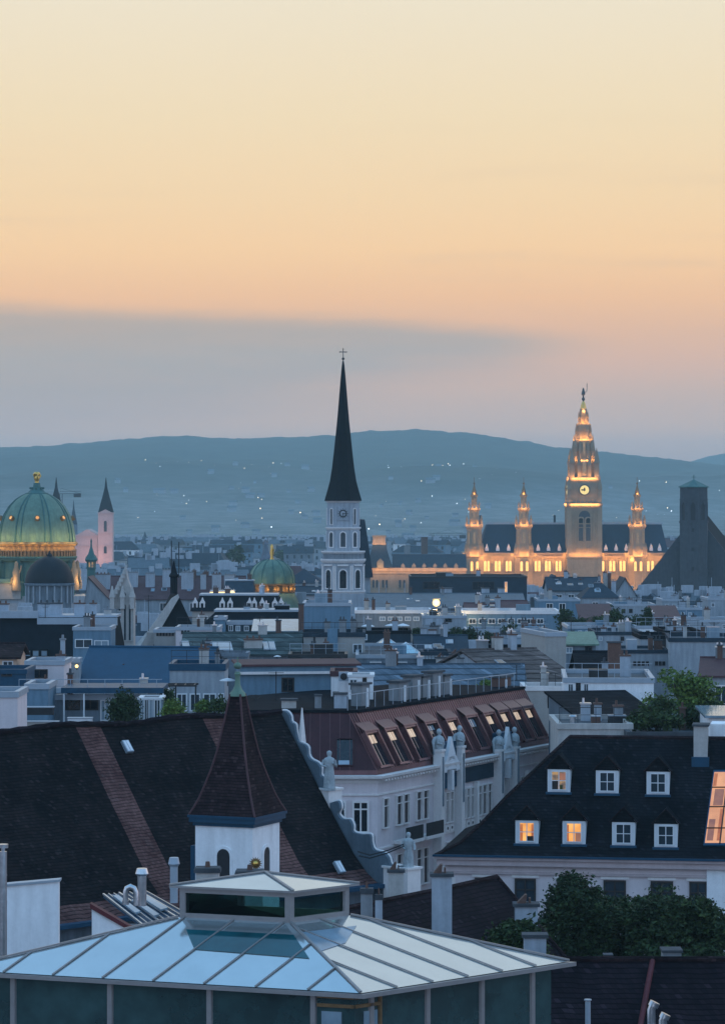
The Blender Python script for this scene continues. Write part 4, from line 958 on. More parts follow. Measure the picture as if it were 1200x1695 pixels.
    for sg in (1, -1):
        m = MB(); pp = [(.30, sg * a, b + .03) for a, b in half[1:-1]]; m.tube(pp, .05, 6)
        m.build('gable_moulding', 'trim', gb, smooth=60)
    for i, c in ((15, .17), (21, .19), (25, .17), (10, .15), (31, .17)):
        m = MB(); a, b = sp[i]
        for t_ in range(14): pass
        m.tube([(.30, a + c * (1 - k / 16) * cos(k * .6), b - .1 + c * (1 - k / 16) * sin(k * .6)) for k in range(14)], .045, 5); m.build('volute', 'trim', gb, smooth=60)
    a = hit(500, 1238, M @ Vector((.4, 0, 0)), M.to_3x3() @ Vector((1, 0, 0))); q = Mi @ a; zt = Z_(1172, (M @ q).y)
    m = MB(); m.loft([[(.2, q.y - .12, q.z - .2), (.62, q.y - .12, q.z - .2), (.62, q.y + .12, q.z - .2), (.2, q.y + .12, q.z - .2)], [(.38, q.y - .02, zt), (.42, q.y - .02, zt), (.42, q.y + .02, zt), (.38, q.y + .02, zt)]]); m.build('obelisk', 'trim', gb)
    for px0, px1, py0, py1 in ((536, 554, 1308, 1345), (640, 686, 1438, 1520)):
        a = hit((px0 + px1) / 2, py0, M @ Vector((.4, 0, 0)), M.to_3x3() @ Vector((1, 0, 0))); q = Mi @ a; w = (px1 - px0) / 2 * (M @ q).y / F * 1.2
        m = MB(); m.box(.05, .95, q.y - w, q.y + w, q.z - (py1 - py0) * Y / F, q.z); m.box(-.02, 1.02, q.y - w - .07, q.y + w + .07, q.z + .002, q.z + .1); m.build('pedestal', 'trim', gb)
big_church()
def statue(label, px, py0, py1, Y, arm=1, group=None):
    s = Y / F; hgt = (py1 - py0) * s; k = hgt / 1.9; r = thing('statue', label, 'statue', (X_(px, Y), Y, Z_(py1, Y)), random.uniform(-.4, .4), group)
    m = MB(); m.lathe([(.30, 0), (.31, .05), (.27, .35), (.25, .75), (.22, 1.0), (.27, 1.25), (.30, 1.42), (.24, 1.52), (.10, 1.58), (.085, 1.63), (.12, 1.68), (.135, 1.77), (.12, 1.85), (.05, 1.9)], 12, (0, 0), 0, .72)
    for f in range(7):
        a = f * .9; m.tube([(.26 * cos(a), .19 * sin(a), .02), (.23 * cos(a + .1), .17 * sin(a + .1), .6), (.2 * cos(a + .3), .15 * sin(a + .3), 1.05)], [.06, .05, .03], 5)
    m.tube([(-.27, -.02, 1.42), (-.36, -.06, 1.15), (-.12, -.24, 1.05 + .05 * arm)], [.09, .08, .05], 6)
    m.tube([(.27, -.02, 1.42), (.36, -.04, 1.12), (.22 if arm > 0 else .42, -.2, 1.3 if arm > 0 else .95)], [.09, .08, .05], 6)
    m.v = [p * k for p in m.v]; o = m.build('figure', 'statue_stone', r, smooth=60)
    m = MB(); m.box(-.30 * k, .30 * k, -.26 * k, .26 * k, -.12 * k, 0); m.build('plinth', 'statue_stone', r)
statue('robed stone saint with bowed head on the upper step of the scrolled gable', 545, 1243, 1305, 145.2, 1)
statue('robed stone saint on the lower pedestal at the foot of the scrolled gable', 676, 1378, 1436, 144.6, -1)
def wires():
    for lab, pts in (('upper of the two dark cables sagging from the church roof to the lower saint', [(592, 1410), (612, 1416), (640, 1409), (668, 1398)]), ('lower of the two dark cables sagging from the church roof to the lower saint', [(594, 1417), (612, 1421), (640, 1413), (669, 1401)])):
        q = [P(a, b, 144) for a, b in pts]; m = MB(); m.tube([p - q[0] for p in q], .035, 5); o = m.build('cable', 'metal_dark'); o.location = q[0]; tag(o, lab, 'cable')
wires()

# ---- white belfry with a bell-cast tiled spire
def belfry():
    Y = 131.0; s = Y / F; th = radians(-23.4); side = 105.7 * s; C = P(418, 1372, Y)
    # nearest corner is the +x,-y corner of the square plan
    M0 = Matrix.Rotation(th, 4, 'Z'); off = M0 @ Vector((side / 2, -side / 2, 0)); o = (C.x - off.x, C.y - off.y, 0)
    r = thing('belfry', 'white square belfry with arched openings and a bell cast tiled spire with green ball finial', 'belfry', o, th); z = lambda py: Z_(py, Y)
    h = side / 2
    m = MB(); m.box(-h, h, -h, h, 0, z(1370)); m.build('wall', 'wall_white', r)
    m = MB()
    for hw, y0, y1 in ((h * 1.06, 1371, 1365), (h * 1.15, 1365.2, 1357), (h * 1.19, 1357.2, 1353)): m.loft([sq(hw, z(y0)), sq(hw, z(y1))])
    m.build('cornice', 'metal_blue', r)
    pr = [(1.15, 1353.5), (1.04, 1342), (.90, 1325), (.77, 1304), (.62, 1278), (.49, 1250), (.39, 1222), (.285, 1190), (.18, 1154)]
    m = MB(); m.loft([sq(h * a, z(b)) for a, b in pr]); sp = m.build('spire', 'tile_maroon', r)
    for sx, sy in ((1, -1), (-1, -1), (1, 1)):
        m = MB(); m.tube([(sx * h * a, sy * h * a, z(b) + .02) for a, b in pr], .05, 6); m.build('hip_tiles', 'roof_maroon', sp)
    m = MB(); m.lathe([(h * .27, z(1157)), (h * .25, z(1152)), (h * .15, z(1146)), (h * .09, z(1138)), (h * .075, z(1125)), (h * .11, z(1120)), (h * .07, z(1116))], 12); m.ball((0, 0, z(1106)), h * .13, 12, .85); m.tube([(0, 0, z(1102)), (0, 0, z(1091))], .03, 5); m.build('finial', 'verdigris', r, smooth=45)
    for k, (u, w, y0, y1) in enumerate(((.0, 24, 1468, 1408), (-.02, 24, 1468, 1408))):
        A = Matrix.Rotation(k * pi / 2, 4, 'Z') @ Matrix.Translation((0, -h, 0))
        arch_win(r, A, u, z(y0), w * s, (y0 - y1) * s, 'wall_white', 'metal_dark', 'arch_opening', .11, .06)
    m = MB(); m.box(-h - .5, -h, -h * .6, h * .6, 0, z(1408)); m.build('side_annex', 'metal_blue', r)
belfry()
def sun_ornament():
    Y = 126; c = P(423, 1430, Y); s = Y / F; r = thing('sun_ornament', 'round gilt sun face ornament with a ring of rays in front of the belfry corner', 'ornament', c)
    A = Matrix.Rotation(pi / 2, 4, 'X'); m = MB(A); m.lathe([(8.2 * s, -.04), (8.2 * s, .04), (5.6 * s, .05), (5.6 * s, -.03)], 20); m.build('ring', 'bronze', r)
    m = MB(A); m.lathe([(5.4 * s, 0), (4.6 * s, .06), (2 * s, .11), (.01, .12)], 16); f = m.build('disc', 'gold', r, smooth=50)
    m = MB(A)
    for k in range(16):
        a = 2 * pi * k / 16; m.prism([(8.1 * s * cos(a - .12), 8.1 * s * sin(a - .12), -.01), (8.1 * s * cos(a + .12), 8.1 * s * sin(a + .12), -.01), (11.5 * s * cos(a), 11.5 * s * sin(a), -.01)], (0, 0, .03))
    m.build('rays', 'bronze', r)
    m = MB(); m.tube([(0, 0, -8 * s), (0, 0, -30 * s)], .035, 6); m.build('pole', 'metal_dark', r)
sun_ornament()
def capped_stack(label, px0, px1, py0, Y, mat='stone'):
    w = (px1 - px0) * Y / F; r = thing('chimney_stack', label, 'chimney', (X_((px0 + px1) / 2, Y), Y, 0)); z = Z_(py0, Y)
    m = MB(); m.box(-w / 2, w / 2, 0, w * .9, 0, z - .18); m.build('shaft', mat, r)
    m = MB(); m.box(-w * .58, w * .58, -w * .08, w * .98, z - .178, z - .06); m.box(-w * .54, w * .54, -w * .04, w * .94, z - .06, z); m.build('cap', 'stone_dark', r)
    m = MB(); m.lathe([(w * .12, z + .002), (w * .09, z + .22)], 8, (0, w * .4)); m.build('pot', 'brick_brown', r)
capped_stack('short stone chimney stack with a flat dark slab in front of the belfry arch', 324, 362, 1438, 118)
capped_stack('low chimney stack with a dark slab under the gilt sun', 392, 434, 1443, 122)
capped_stack('grey chimney stack right behind the glazed lantern', 597, 617, 1472, 104, 'chimney_grey')
capped_stack('pale slim chimney stack beside the grey stack right of the glazed lantern', 621, 633, 1482, 104, 'chimney_pale')

# ---- dark tiled house in the middle foreground
def dark_house():
    Y1 = 120.0; a = P(632, 1492, Y1); b = P(822, 1453, (1492 - HZ) * Y1 / (1453 - HZ)); d = Vector((b.x - a.x, b.y - a.y)).normalized(); th = atan2(d.y, d.x); L = (b - a).length
    r = thing('dark_roof_house', 'low house with a dark brown tiled gable roof in front of the copper building', 'house', (b.x, b.y, 0), th); M = Matrix.Translation((b.x, b.y, 0)) @ Matrix.Rotation(th, 4, 'Z')
    zr = b.z; so, dz = 4.6, 4.4
    m = MB(); pts = [(0, zr), (so, zr - dz)]
    for sg in (1, -1):
        for (y0, z0), (y1, z1) in zip(pts, pts[1:]): m.poly((-L - 6, -sg * y0, z0), (0, -sg * y0, z0), (0, -sg * y1, z1), (-L - 6, -sg * y1, z1))
    ro = m.build('roof', 'tile_front', r)
    m = MB(); m.tube([(-L - 6, 0, zr + .03), (-L * .5, 0, zr - .02), (0, 0, zr + .03)], .11, 6); m.tube([(.02, -y, z_ + .02) for y, z_ in pts], .09, 6); m.build('ridge_tiles', 'tile_maroon', ro)
    m = MB(); m.prism([(-.1, -so * .96, 0), (-.1, so * .96, 0), (-.1, so * .96, zr - dz * .97), (-.1, 0, zr - .2), (-.1, -so * .96, zr - dz * .97)], (-L - 5.8, 0, 0)); m.build('wall', 'wall_grey', r)
dark_house()
def tall_chimney(label, px0, px1, py0, py1, Y, mat='chimney_pale', cowl=True):
    w = (px1 - px0) * Y / F; z1, z0 = Z_(py0, Y), Z_(py1, Y); r = thing('chimney_stack', label, 'chimney', (X_((px0 + px1) / 2, Y), Y, 0))
    m = MB(); m.box(-w / 2, w / 2, 0, w * .8, 0, z1 - .12); m.build('shaft', mat, r)
    m = MB(); m.box(-w * .6, w * .6, -w * .1, w * .9, z1 - .118, z1); m.build('cap', 'stone_dark', r)
    if cowl:
        m = MB()
        for k in (-1, 1):
            m.prism([(k * w * .22 - w * .2, .1, z1 + .002), (k * w * .22 + w * .2, .1, z1 + .002), (k * w * .02 + .04, .1, z1 + .34), (k * w * .02 - .04, .1, z1 + .34)], (0, w * .5, 0)) if k < 0 else m.box(w * .12, w * .2, .15, w * .6, z1 + .002, z1 + .2)
        m.build('cowl', 'brick_brown', r)
tall_chimney('tall pale rendered chimney with a rusty cowl in front of the dark tiled house', 715, 748, 1447, 1545, 119.5)
tall_chimney('small pale chimney with a rusty cowl half hidden by the tree', 853, 890, 1497, 1530, 124, 'chimney_pale')
tall_chimney('squat pale chimney behind the right end of the glass roof', 868, 904, 1548, 1585, 110, 'chimney_pale', False)
tall_chimney('stone chimney with a dark cowl beside the lower saint', 643, 668, 1441, 1490, 141, 'stone')

# ---- dark roof at the lower right
def front_roof():
    Y = 101.0; a = P(880, 1590, Y); r = thing('front_tiled_house', 'house with a wide near black tiled roof and red flashing at the bottom right', 'house', (a.x, a.y, 0)); zr = a.z; x1 = X_(1300, Y) - a.x; x0 = X_(640, Y) - a.x
    so, dz = 7.5, 6.0
    m = MB()
    for sg in (1, -1): m.poly((x0, 0, zr), (x1, 0, zr), (x1, -sg * so, zr - dz), (x0, -sg * so, zr - dz))
    ro = m.build('roof', 'tile_front', r)
    m = MB(); m.tube([(x0, 0, zr + .03), ((x0 + x1) / 2, 0, zr + .03), (x1, 0, zr + .03)], .1, 6); m.build('ridge_tiles', 'tile_maroon', ro)
    n = Vector((0, -dz, so)).normalized(); pts = []
    for px, py in ((1080, 1593), (1071, 1640), (1060, 1700), (1052, 1760)): pts.append(hit(px, py, (a.x, a.y, zr), n) - r.location + n * .06)
    m = MB(); m.tube(pts, .09, 6); m.build('flashing', 'red_trim', ro)
    m = MB(); m.box(x0 + .2, x1 - .2, -so * .95, so * .95, 0, zr - dz); m.prism([(x0 + .2, -so * .95, zr - dz), (x0 + .2, so * .95, zr - dz), (x0 + .2, 0, zr - .1)], (x1 - x0 - .4, 0, 0)); m.build('wall', 'wall_grey', r)
    chimney_at(r, 1098, 1128, 1578, 1600, 102, .8, 'chimney_grey'); chimney_at(r, 1000, 1014, 1583, 1600, 102.5, .4, 'brick_brown')
front_roof()

# ---- house with the lit dormers
def dormer_house():
    Y = 165.0; C = P(737, 1412, Y); R = P(1200, 1420, (1412 - HZ) * Y / (1420 - HZ)); d = Vector((R.x - C.x, R.y - C.y)).normalized(); th = atan2(d.y, d.x)
    r = thing('dormer_house', 'pale house with a steep near black tiled roof and two rows of white dormers', 'house', (C.x, C.y, 0), th); M = Matrix.Translation((C.x, C.y, 0)) @ Matrix.Rotation(th, 4, 'Z'); Mi = M.inverted()
    ze = C.z; W_ = 24.0; dep = 13.0; zr = Z_(1218, Y + 6.3); sl = 6.2; rise = zr - ze
    uv = lambda px, py, off=0: wuv(M, px, py, off)
    prof = [(-.5, -.12), (.7, .42), (1.7, 1.35), (3.0, 2.75), (sl, rise)]
    # roof: front slope with bell-cast eave, hip at the left
    m = MB(); n = 18
    def pz(t): 
        return lerp([(a, b) for a, b in prof], t)
    rings = []
    for t_, zz in prof:
        rings.append([(t_ , t_, ze + zz), (W_, t_, ze + zz), (W_, dep - t_, ze + zz), (t_, dep - t_, ze + zz)])
    m.loft(rings); ro = m.build('roof', 'tile_house', r)
    m = MB(); m.tube([(sl, sl, zr + .02), (W_, sl, zr + .02)], .12, 6); m.tube([(a, a, ze + b + .03) for a, b in prof], .1, 6); m.build('ridge_tiles', 'tile_maroon', ro)
    m = MB(); m.box(0, W_, .02, dep, 0, ze - .1); m.build('wall', 'wall_lilac', r)
    m = MB(); m.box(-.42, W_, -.38, .02, ze - .62, ze - .30); m.box(-.55, W_, -.52, .02, ze - .30, ze - .16); m.box(-.2, W_, -.12, .02, ze - 1.1, ze - .98); m.build('cornice', 'trim_pink', r)
    m = MB(); m.box(-.62, W_, -.62, -.50, ze - .158, ze - .04); m.build('gutter', 'metal_blue', r)
    # front windows
    for px0, px1, py0, py1 in ((786, 819, 1444, 1500), (852, 887, 1447, 1497), (922, 955, 1449, 1500), (999, 1036, 1452, 1503), (1077, 1114, 1455, 1506), (1141, 1170, 1457, 1508), (720, 722, 1440, 1441)):
        if px0 < 740: continue
        u0, z1 = uv(px0, py0); u1, z0 = uv(px1, py1); z1 = ze - 1.32; z0 = z1 - 1.75
        window(r, M_id(), u0, u1, z0, z1, 'window_brown', 'glass_town', (1, 1), .09, .1, sill='trim', split=.66)
        m = MB(); m.box(u0 - .16, u1 + .16, -.05, .019, z1 + .05, z1 + .2); m.build('lintel', 'trim', r)
    # quoins on the left corner
    m = MB()
    for k in range(6):
        zz = ze - 1.3 - k * .5; m.box(-.04, .75 if k % 2 else .55, -.05, .03, zz - .44, zz)
    m.build('quoins', 'trim', r)
    m = MB(); u0, _ = uv(1170, 1440); m.box(u0, W_, -.16, .018, 0, ze - .64); m.build('pier', 'wall_white', r)
    # dormers
    for k, (px, py, up, pane) in enumerate(((925, 1292, 1, 'lit_soft'), (1005, 1294, 1, 'glass_town'), (1089, 1296, 1, 'glass_town'), (872, 1377, 0, 'lit_amber'), (950, 1378, 0, 'lit_amber'), (1032, 1380, 0, 'glass_town'), (1102, 1383, 0, 'glass_town'))):
        yb = 2.5
        for _ in range(12):
            u, zc = uv(px, py, yb); tz = zc - .66 - ze
            yb += .5 * (lerp([(b_, a_) for a_, b_ in prof], tz) - yb)
        w = .62; zb, zt = zc - .66, zc + .60
        A = Matrix.Translation((u, yb, 0)); back = 3.0 if up else 2.2
        m = MB(A); m.prism([(-w, 0, zb), (w, 0, zb), (w, 0, zt), (-w, 0, zt)], (0, back, 0)); dm = m.build('dormer', 'window_white', r)
        m = MB(A); ov = .14; pk = zt + .78
        m.poly((-w - ov, -.12, zt - .02), (0, -.12, pk), (0, back + 1, pk), (-w - ov, back + 1, zt - .02)); m.poly((w + ov, -.12, zt - .02), (0, -.12, pk), (0, back + 1, pk), (w + ov, back + 1, zt - .02)); m.poly((-w - .05, -.04, zt), (w + .05, -.04, zt), (0, -.04, pk - .06)); m.build('dormer_roof', 'tile_house', dm)
        m = MB(A); m.tube([(-w - ov, -.13, zt), (0, -.13, pk + .02), (w + ov, -.13, zt)], .035, 5); m.build('verge_tiles', 'tile_maroon', dm)
        m = MB(A); m.box(-w - .08, w + .08, -.28, -.005, zb - .1, zb + .02); m.build('sill', 'metal_blue', dm)
        wf = window(dm, A, -.43, .43, zb + .10, zt - .08, 'white_paint', pane, (1, 1), .06, .06, split=.5)
        if pane != 'glass_town':
            for c0, c1, d0, d1, mt in {3: ((-.38, -.22, .15, 1.05, 'lit_curtain'), (.02, .36, .15, .42, 'window_brown'), (.24, .38, .42, 1.05, 'lit_curtain')), 4: ((.08, .36, .15, .62, 'lit_dim'), (-.38, -.28, .15, 1.05, 'lit_curtain')), 0: ((-.38, -.05, .15, .62, 'window_brown'), (.03, .38, .62, 1.05, 'lit_dim'), (.05, .2, .15, .4, 'leaf'))}[k]:
                q = MB(A); q.box(c0, c1, -.022, -.0105, zb + d0, zb + d1); q.build('curtain', mt, wf)
    # big lit roof window
    pn = Vector((0, -(rise - 1.35), sl - 1.7)).normalized(); p0 = M @ Vector((0, 1.7, ze + 1.35)); wn = (M.to_3x3() @ pn)
    c4 = [Mi @ hit(px, py, p0, wn) for px, py in ((1164, 1403), (1240, 1403), (1250, 1278), (1181, 1278))]
    m = MB(); m.prism([c + pn * .02 for c in c4], pn * .14); f = m.build('roof_window', 'metal_blue', ro)
    ins = [(.03, .03), (.97, .03), (.97, .97), (.03, .97)]
    B = lambda a, b: c4[0].lerp(c4[1], a).lerp(c4[3].lerp(c4[2], a), b)
    m = MB(); m.prism([B(*q) + pn * .161 for q in ins], pn * .01); m.build('pane', 'lit_salon', f)
    for a0, a1, b0, b1, mt in ((.06, .2, .06, .34, 'lit_dim'), (.1, .32, .52, .74, 'lit_dim'), (.28, .36, .06, .48, 'lit_curtain'), (.04, .12, .78, .95, 'lit_curtain'), (.5, .66, .3, .7, 'lit_dim')):
        q = MB(); q.prism([B(a0, b0) + pn * .172, B(a1, b0) + pn * .172, B(a1, b1) + pn * .172, B(a0, b1) + pn * .172], pn * .004); q.build('curtain', mt, f)
    m = MB()
    for b in (.22, .5, .76): m.tube([B(.02, b) + pn * .2, B(.98, b) + pn * .2], .045, 4)
    for a in (.36, .7): m.tube([B(a, .02) + pn * .2, B(a, .98) + pn * .2], .045, 4)
    m.build('glazing_bars', 'window_brown', f)
    # chimneys on the ridge
    u0, z1 = uv(1148, 1203, 5); u1, z0 = uv(1171, 1258, 5)
    m = MB(); m.box(u0, u1, 5.0, 6.4, z0, z1); c = m.build('chimney', 'stone', r); m = MB(); m.box(u0 - .08, u1 + .08, 4.92, 6.48, z1 + .002, z1 + .12); m.build('chimney_cap', 'stone_dark', c)
    m = MB(); m.box(u0 - .1, u1 + .1, 4.7, 5.0, z0 - .45, z0 + .15); m.build('chimney_flashing', 'metal_blue', c)
    m = MB(); u2, z2 = uv(1176, 1199, 6.6); u3, z3 = uv(1230, 1240, 6.6); m.box(u2, u3, 6.6, 9, ze + 3, z2); m.build('fire_wall', 'wall_white', r)
def M_id(): return Matrix.Identity(4)
dormer_house()

# ---- the long pale office block with a copper mansard
def copper_block():
    Y = 185.0; C = P(625, 1284, Y); E = P(912, 1230, (1284 - HZ) * Y / (1230 - HZ)); d = Vector((E.x - C.x, E.y - C.y)).normalized(); L = Vector((E.x - C.x, E.y - C.y)).length; zc = C.z
    r = thing('copper_roof_block', 'long pale office block with a ribbed copper mansard roof and statue topped pylons', 'building', (C.x, C.y, 0))
    MR = frame((0, 0), d); ML = frame((-9.0, 0), (1, 0)); inw = Vector((-d.y, d.x))
    WR = Matrix.Translation(r.location) @ MR; WL = Matrix.Translation(r.location) @ ML
    uv = lambda px, py, off=0: wuv(WR, px, py, off); uvl = lambda px, py, off=0: wuv(WL, px, py, off)
    LL = 9.0; dp = 11.0
    def off(m_):   # corner offset inwards by m
        return Vector((-(1 - d.x) / d.y * m_ if False else (-m_ * (1 - d.x) / d.y), m_))
    def ring(m_, z):
        c = off(m_); e = Vector((d.x * L, d.y * L)) + inw * m_; e2 = Vector((d.x * L, d.y * L)) + inw * (dp); l = Vector((-LL, m_)); l2 = Vector((-LL, dp + 4))
        return [(l.x, l.y, z), (c.x, c.y, z), (e.x, e.y, z), (e2.x, e2.y, z), (l2.x, l2.y, z)]
    m = MB(); m.loft([ring(0, 0), ring(0, zc - .3)]); m.build('wall', 'wall_lilac', r)
    m = MB(); m.loft([ring(-.04, zc - .5), ring(-.12, zc - .3), ring(-.46, zc - .16), ring(-.5, zc)]); m.loft([ring(-.09, zc - 1.22), ring(-.09, zc - 1.12)]); m.loft([ring(-.08, zc - 4.5), ring(-.08, zc - 4.4)]); m.build('cornice', 'trim', r)
    z0, zt = zc + .05, Z_(1180, Y + 2); mo = 2.0
    m = MB(); m.loft([ring(.1, z0 - .04), ring(.15, z0 + .25), ring(mo, zt)]); mn = m.build('mansard', 'copper_brown', r)
    m = MB(); q = ring(.12, z0); t_ = ring(mo - .02, zt)
    m.poly(*(Vector(p) + Vector((0, -.03, 0)) for p in (ring(.15, z0 + .25)[0], ring(.15, z0 + .25)[1], ring(mo, zt)[1], ring(mo, zt)[0]))); m.build('mansard_end', 'copper_maroon', mn, fix=False)
    m = MB(); m.loft([ring(mo - .12, zt + .003), ring(mo - .12, zt + .16)]); m.build('roof_terrace', 'slate', r)
    # ribs of the copper cladding
    m = MB(); nn = Vector((0, -1, 0))
    for side_, M_, len_ in ((0, MR, L), (1, ML, LL)):
        k = .12
        while k < len_:
            if side_ == 0:
                a = Vector((k, .15, z0 + .25)); b = Vector((k, mo, zt))
            else:
                a = Vector((k, .12, z0 + .25)); b = Vector((k, mo - .03, zt))
                if k > LL + off(mo).x - .1: break
            q = MB(M_); q.tube([a + Vector((0, -.02, .0)), b + Vector((0, -.02, 0))], .030 if side_ == 0 else .02, 4); merge(m, q); k += .34 if side_ == 0 else .6
    m.build('roof_ribs', 'copper_brown', mn)
    # inclined dormers
    sl = (zt - z0 - .25) / (mo - .15); ang = atan2(zt - z0 - .25, mo - .15)
    us = [uv(px, 1212, 1.2)[0] for px in (611, 643, 675, 709, 743, 776, 805, 829, 850, 870)]
    for i, u in enumerate(us):
        w = .84
        A = MR @ Matrix.Translation((u, .15, z0 + .25)) @ Matrix.Rotation(ang - pi / 2, 4, 'X').inverted() if False else MR @ Matrix.Translation((u, .15, z0 + .25)) @ Matrix.Rotation(-(pi / 2 - ang), 4, 'X')
        h0, h1 = .12, 2.4
        m = MB(A); m.box(-w - .12, -w, -.34, .02, h0, h1); m.box(w, w + .12, -.34, .02, h0, h1)
        m.prism([(-w - .16, -.36, h1), (w + .16, -.36, h1), (w + .16, .02, h1 + .75), (-w - .16, .02, h1 + .75)], (0, .0, .07)); m.box(-w, w, -.30, .02, h1 - .12, h1); m.box(-w, w, -.2, .02, h0 - .1, h0 + .04); dm = m.build('dormer', 'copper_brown', mn)
        m = MB(A); m.add([(-w, -.06, h0), (w, -.06, h0), (w, -.06, h1 - .1), (-w, -.06, h1 - .1)], [(0, 1, 2, 3)]); m.build('pane', 'glass_dark', dm, fix=False)
        lz0, lz1 = h1 - .72, h1 - .18
        m = MB(A)
        nb = 4 if i else 3
        for b in range(nb): a0 = -w + .10 + b * (1.62 * w / nb); m.box(a0, a0 + 1.15 * w / nb, -.10, -.065, lz0 if i != 3 else h1 - .5, lz1)
        m.build('lit_strip', 'lit_cream' if i not in (3, 5) else 'glass_pale', dm)
        m = MB(A); m.box(-.02, .02, -.12, -.07, h0, lz0 - .02); m.build('glazing_bar', 'metal_dark', dm)
    # window in the mansard end
    A = ML @ Matrix.Translation((0, .12, z0 + .25)) @ Matrix.Rotation(-(pi / 2 - ang), 4, 'X'); q0 = uvl(556, 1262)[0]; q1 = uvl(585, 1262)[0]
    f = window(mn, A, q0, q1, .25, 2.1, 'copper_maroon', 'glass_dark', (0, 0), .06, .12, 'skylight'); m = MB(A); m.box(q0 + .15, q1 - .25, -.06, -.02, .35, .62); m.build('blind', 'metal_pale', f)
    # party wall at the left end
    m = MB(); x0 = X_(478, Y + 2) - C.x; x1 = X_(520, Y + 2) - C.x; m.prism([(x0, 1.9, zc - 4), (x1 + .25, 1.9, zc - 4), (x1 + .2, 1.9, zc), (x1 - .45, 1.9, Z_(1190, Y + 2)), (x0, 1.9, Z_(1192, Y + 2))], (0, .3, 0)); m.build('party_wall', 'wall_grey', r)
    # windows, right wing
    def rw(pxa, pxb, pya, pyb, n, **kw):
        um = (pxa + pxb) / 2; u0, _ = uv(pxa, 1300); u1, _ = uv(pxb, 1300); _, z1 = uv(um, pya); _, z0_ = uv(um, pyb)
        w = (u1 - u0) / n
        for k in range(n): window(r, MR, u0 + k * w + .06, u0 + (k + 1) * w - .06, z0_, z1, 'trim', 'glass_brown', (0, 1), .08, .14, split=.7)
    # floor lines from the eave
    fl = [(zc - 1.42, zc - 3.3), (zc - 1.85, zc - 3.85), (zc - 5.0, zc - 7.3), (zc - 8.3, zc - 10.6)]
    def bay(pxa, pxb, n, rows):
        u0, _ = uv(pxa, 1300); u1, _ = uv(pxb, 1300); w = (u1 - u0) / n
        for ri in rows:
            z1, zb = fl[ri]
            for k in range(n): window(r, MR, u0 + k * w + .07, u0 + (k + 1) * w - .07, zb, z1, 'trim', 'glass_brown', (0, 1), .07, .16, split=.72)
    for pxa, pxb, n in ((631, 642, 1), (653, 676, 2), (686, 708, 2)): bay(pxa, pxb, n, (0, 2, 3))
    for pxa, pxb, n in ((727, 749, 3), (762, 783, 3), (787, 813, 3), (825, 839, 3), (851, 866, 2), (872, 890, 2)): bay(pxa, pxb, n, (1, 2, 3))
    u0, _ = uv(762, 1300); u1, _ = uv(814, 1300)
    m = MB(MR); m.box(u0, u1, -.14, .01, zc - 1.5, zc - .56); m.build('mosaic_frieze', 'slate_blue', r)
    m = MB(MR)
    for px in (785, 870): uu, _ = uv(px, 1300); m.box(uu - .16, uu + .16, -.3, .012, 0, zc - 1.55)
    m.build('pilaster', 'trim', r)
    ub, _ = uv(652, 1300); uc, _ = uv(712, 1300)
    for ua, ub_ in ((uv(650, 1300)[0], uv(679, 1300)[0]), (uv(684, 1300)[0], uv(713, 1300)[0])):
        m = MB(MR); m.box(ua, ub_, -.95, .01, zc - 4.36, zc - 4.16); bl = m.build('balcony', 'trim', r)
        m = MB(MR); m.box(ua + .05, ub_ - .05, -.92, -.86, zc - 4.158, zc - 3.35); m.build('railing', 'metal_dark', bl)
    for pa, pb, n in ((727, 749, 3), (762, 783, 3), (787, 813, 3), (825, 839, 3)):
        u0, _ = uv(pa, 1300); u1, _ = uv(pb, 1300); w = (u1 - u0) / n
        for k in range(n):
            m = MB(MR); m.box(u0 + k * w + .08, u0 + (k + 1) * w - .08, -.12, .012, zc - 4.38, zc - 3.95)
            A = MR @ Matrix.Translation((u0 + (k + .5) * w, -.13, zc - 4.16)) @ Matrix.Rotation(pi / 2, 4, 'X'); f = m.build('parapet_panel', 'trim', r); m = MB(A); m.lathe([(.09, 0), (.09, .02)], 10); m.build('oval', 'metal_dark', f)
    m = MB(MR); q = .3
    while q < L: m.box(q, q + .14, -.42, -.05, zc - .36, zc - .24); q += .42
    m.build('dentils', 'trim', r)
    # pylons in pairs with gable ornament and busts
    for pa, pb in ((720, 754), (819, 845)):
        ua, _ = uv(pa, 1300); ub, _ = uv(pb, 1300)
        for uu in (ua, ub):
            m = MB(MR); zp = uv(pa + 1, 1242, -.4)[1]; zp = zc + (zp - zc); m.box(uu - .25, uu + .25, -.55, .011, 0, zp - .15); m.box(uu - .31, uu + .31, -.61, -.0, zp - .149, zp); py = m.build('pylon', 'trim', r)
            m = MB(MR); m.box(uu - .08, uu + .08, -.60, -.555, zc - 2.6, zc + .5); m.build('pylon_strip', 'wall_grey', py)
            m = MB(MR @ Matrix.Translation((uu, -.28, zp)) @ Matrix.Scale(.56, 4))
            m.lathe([(.50, 0), (.55, .25), (.62, .75), (.60, 1.1), (.42, 1.4), (.17, 1.55), (.16, 1.65), (.28, 1.75), (.31, 2.0), (.22, 2.2), (.05, 2.3)], 12)
            for sg in (-1, 1): m.tube([(sg * .45, 0, 1.15), (sg * .7, -.1, .7), (sg * .35, -.5, .55)], [.2, .18, .1], 6); m.tube([(sg * .35, .35, 1.3), (sg * .65, .4, .9), (sg * .6, .35, -.6)], [.16, .22, .06], 6)
            m.build('bust', 'statue_stone', py, smooth=60)
        um = (ua + ub) / 2; w = (ub - ua) / 2 - .26
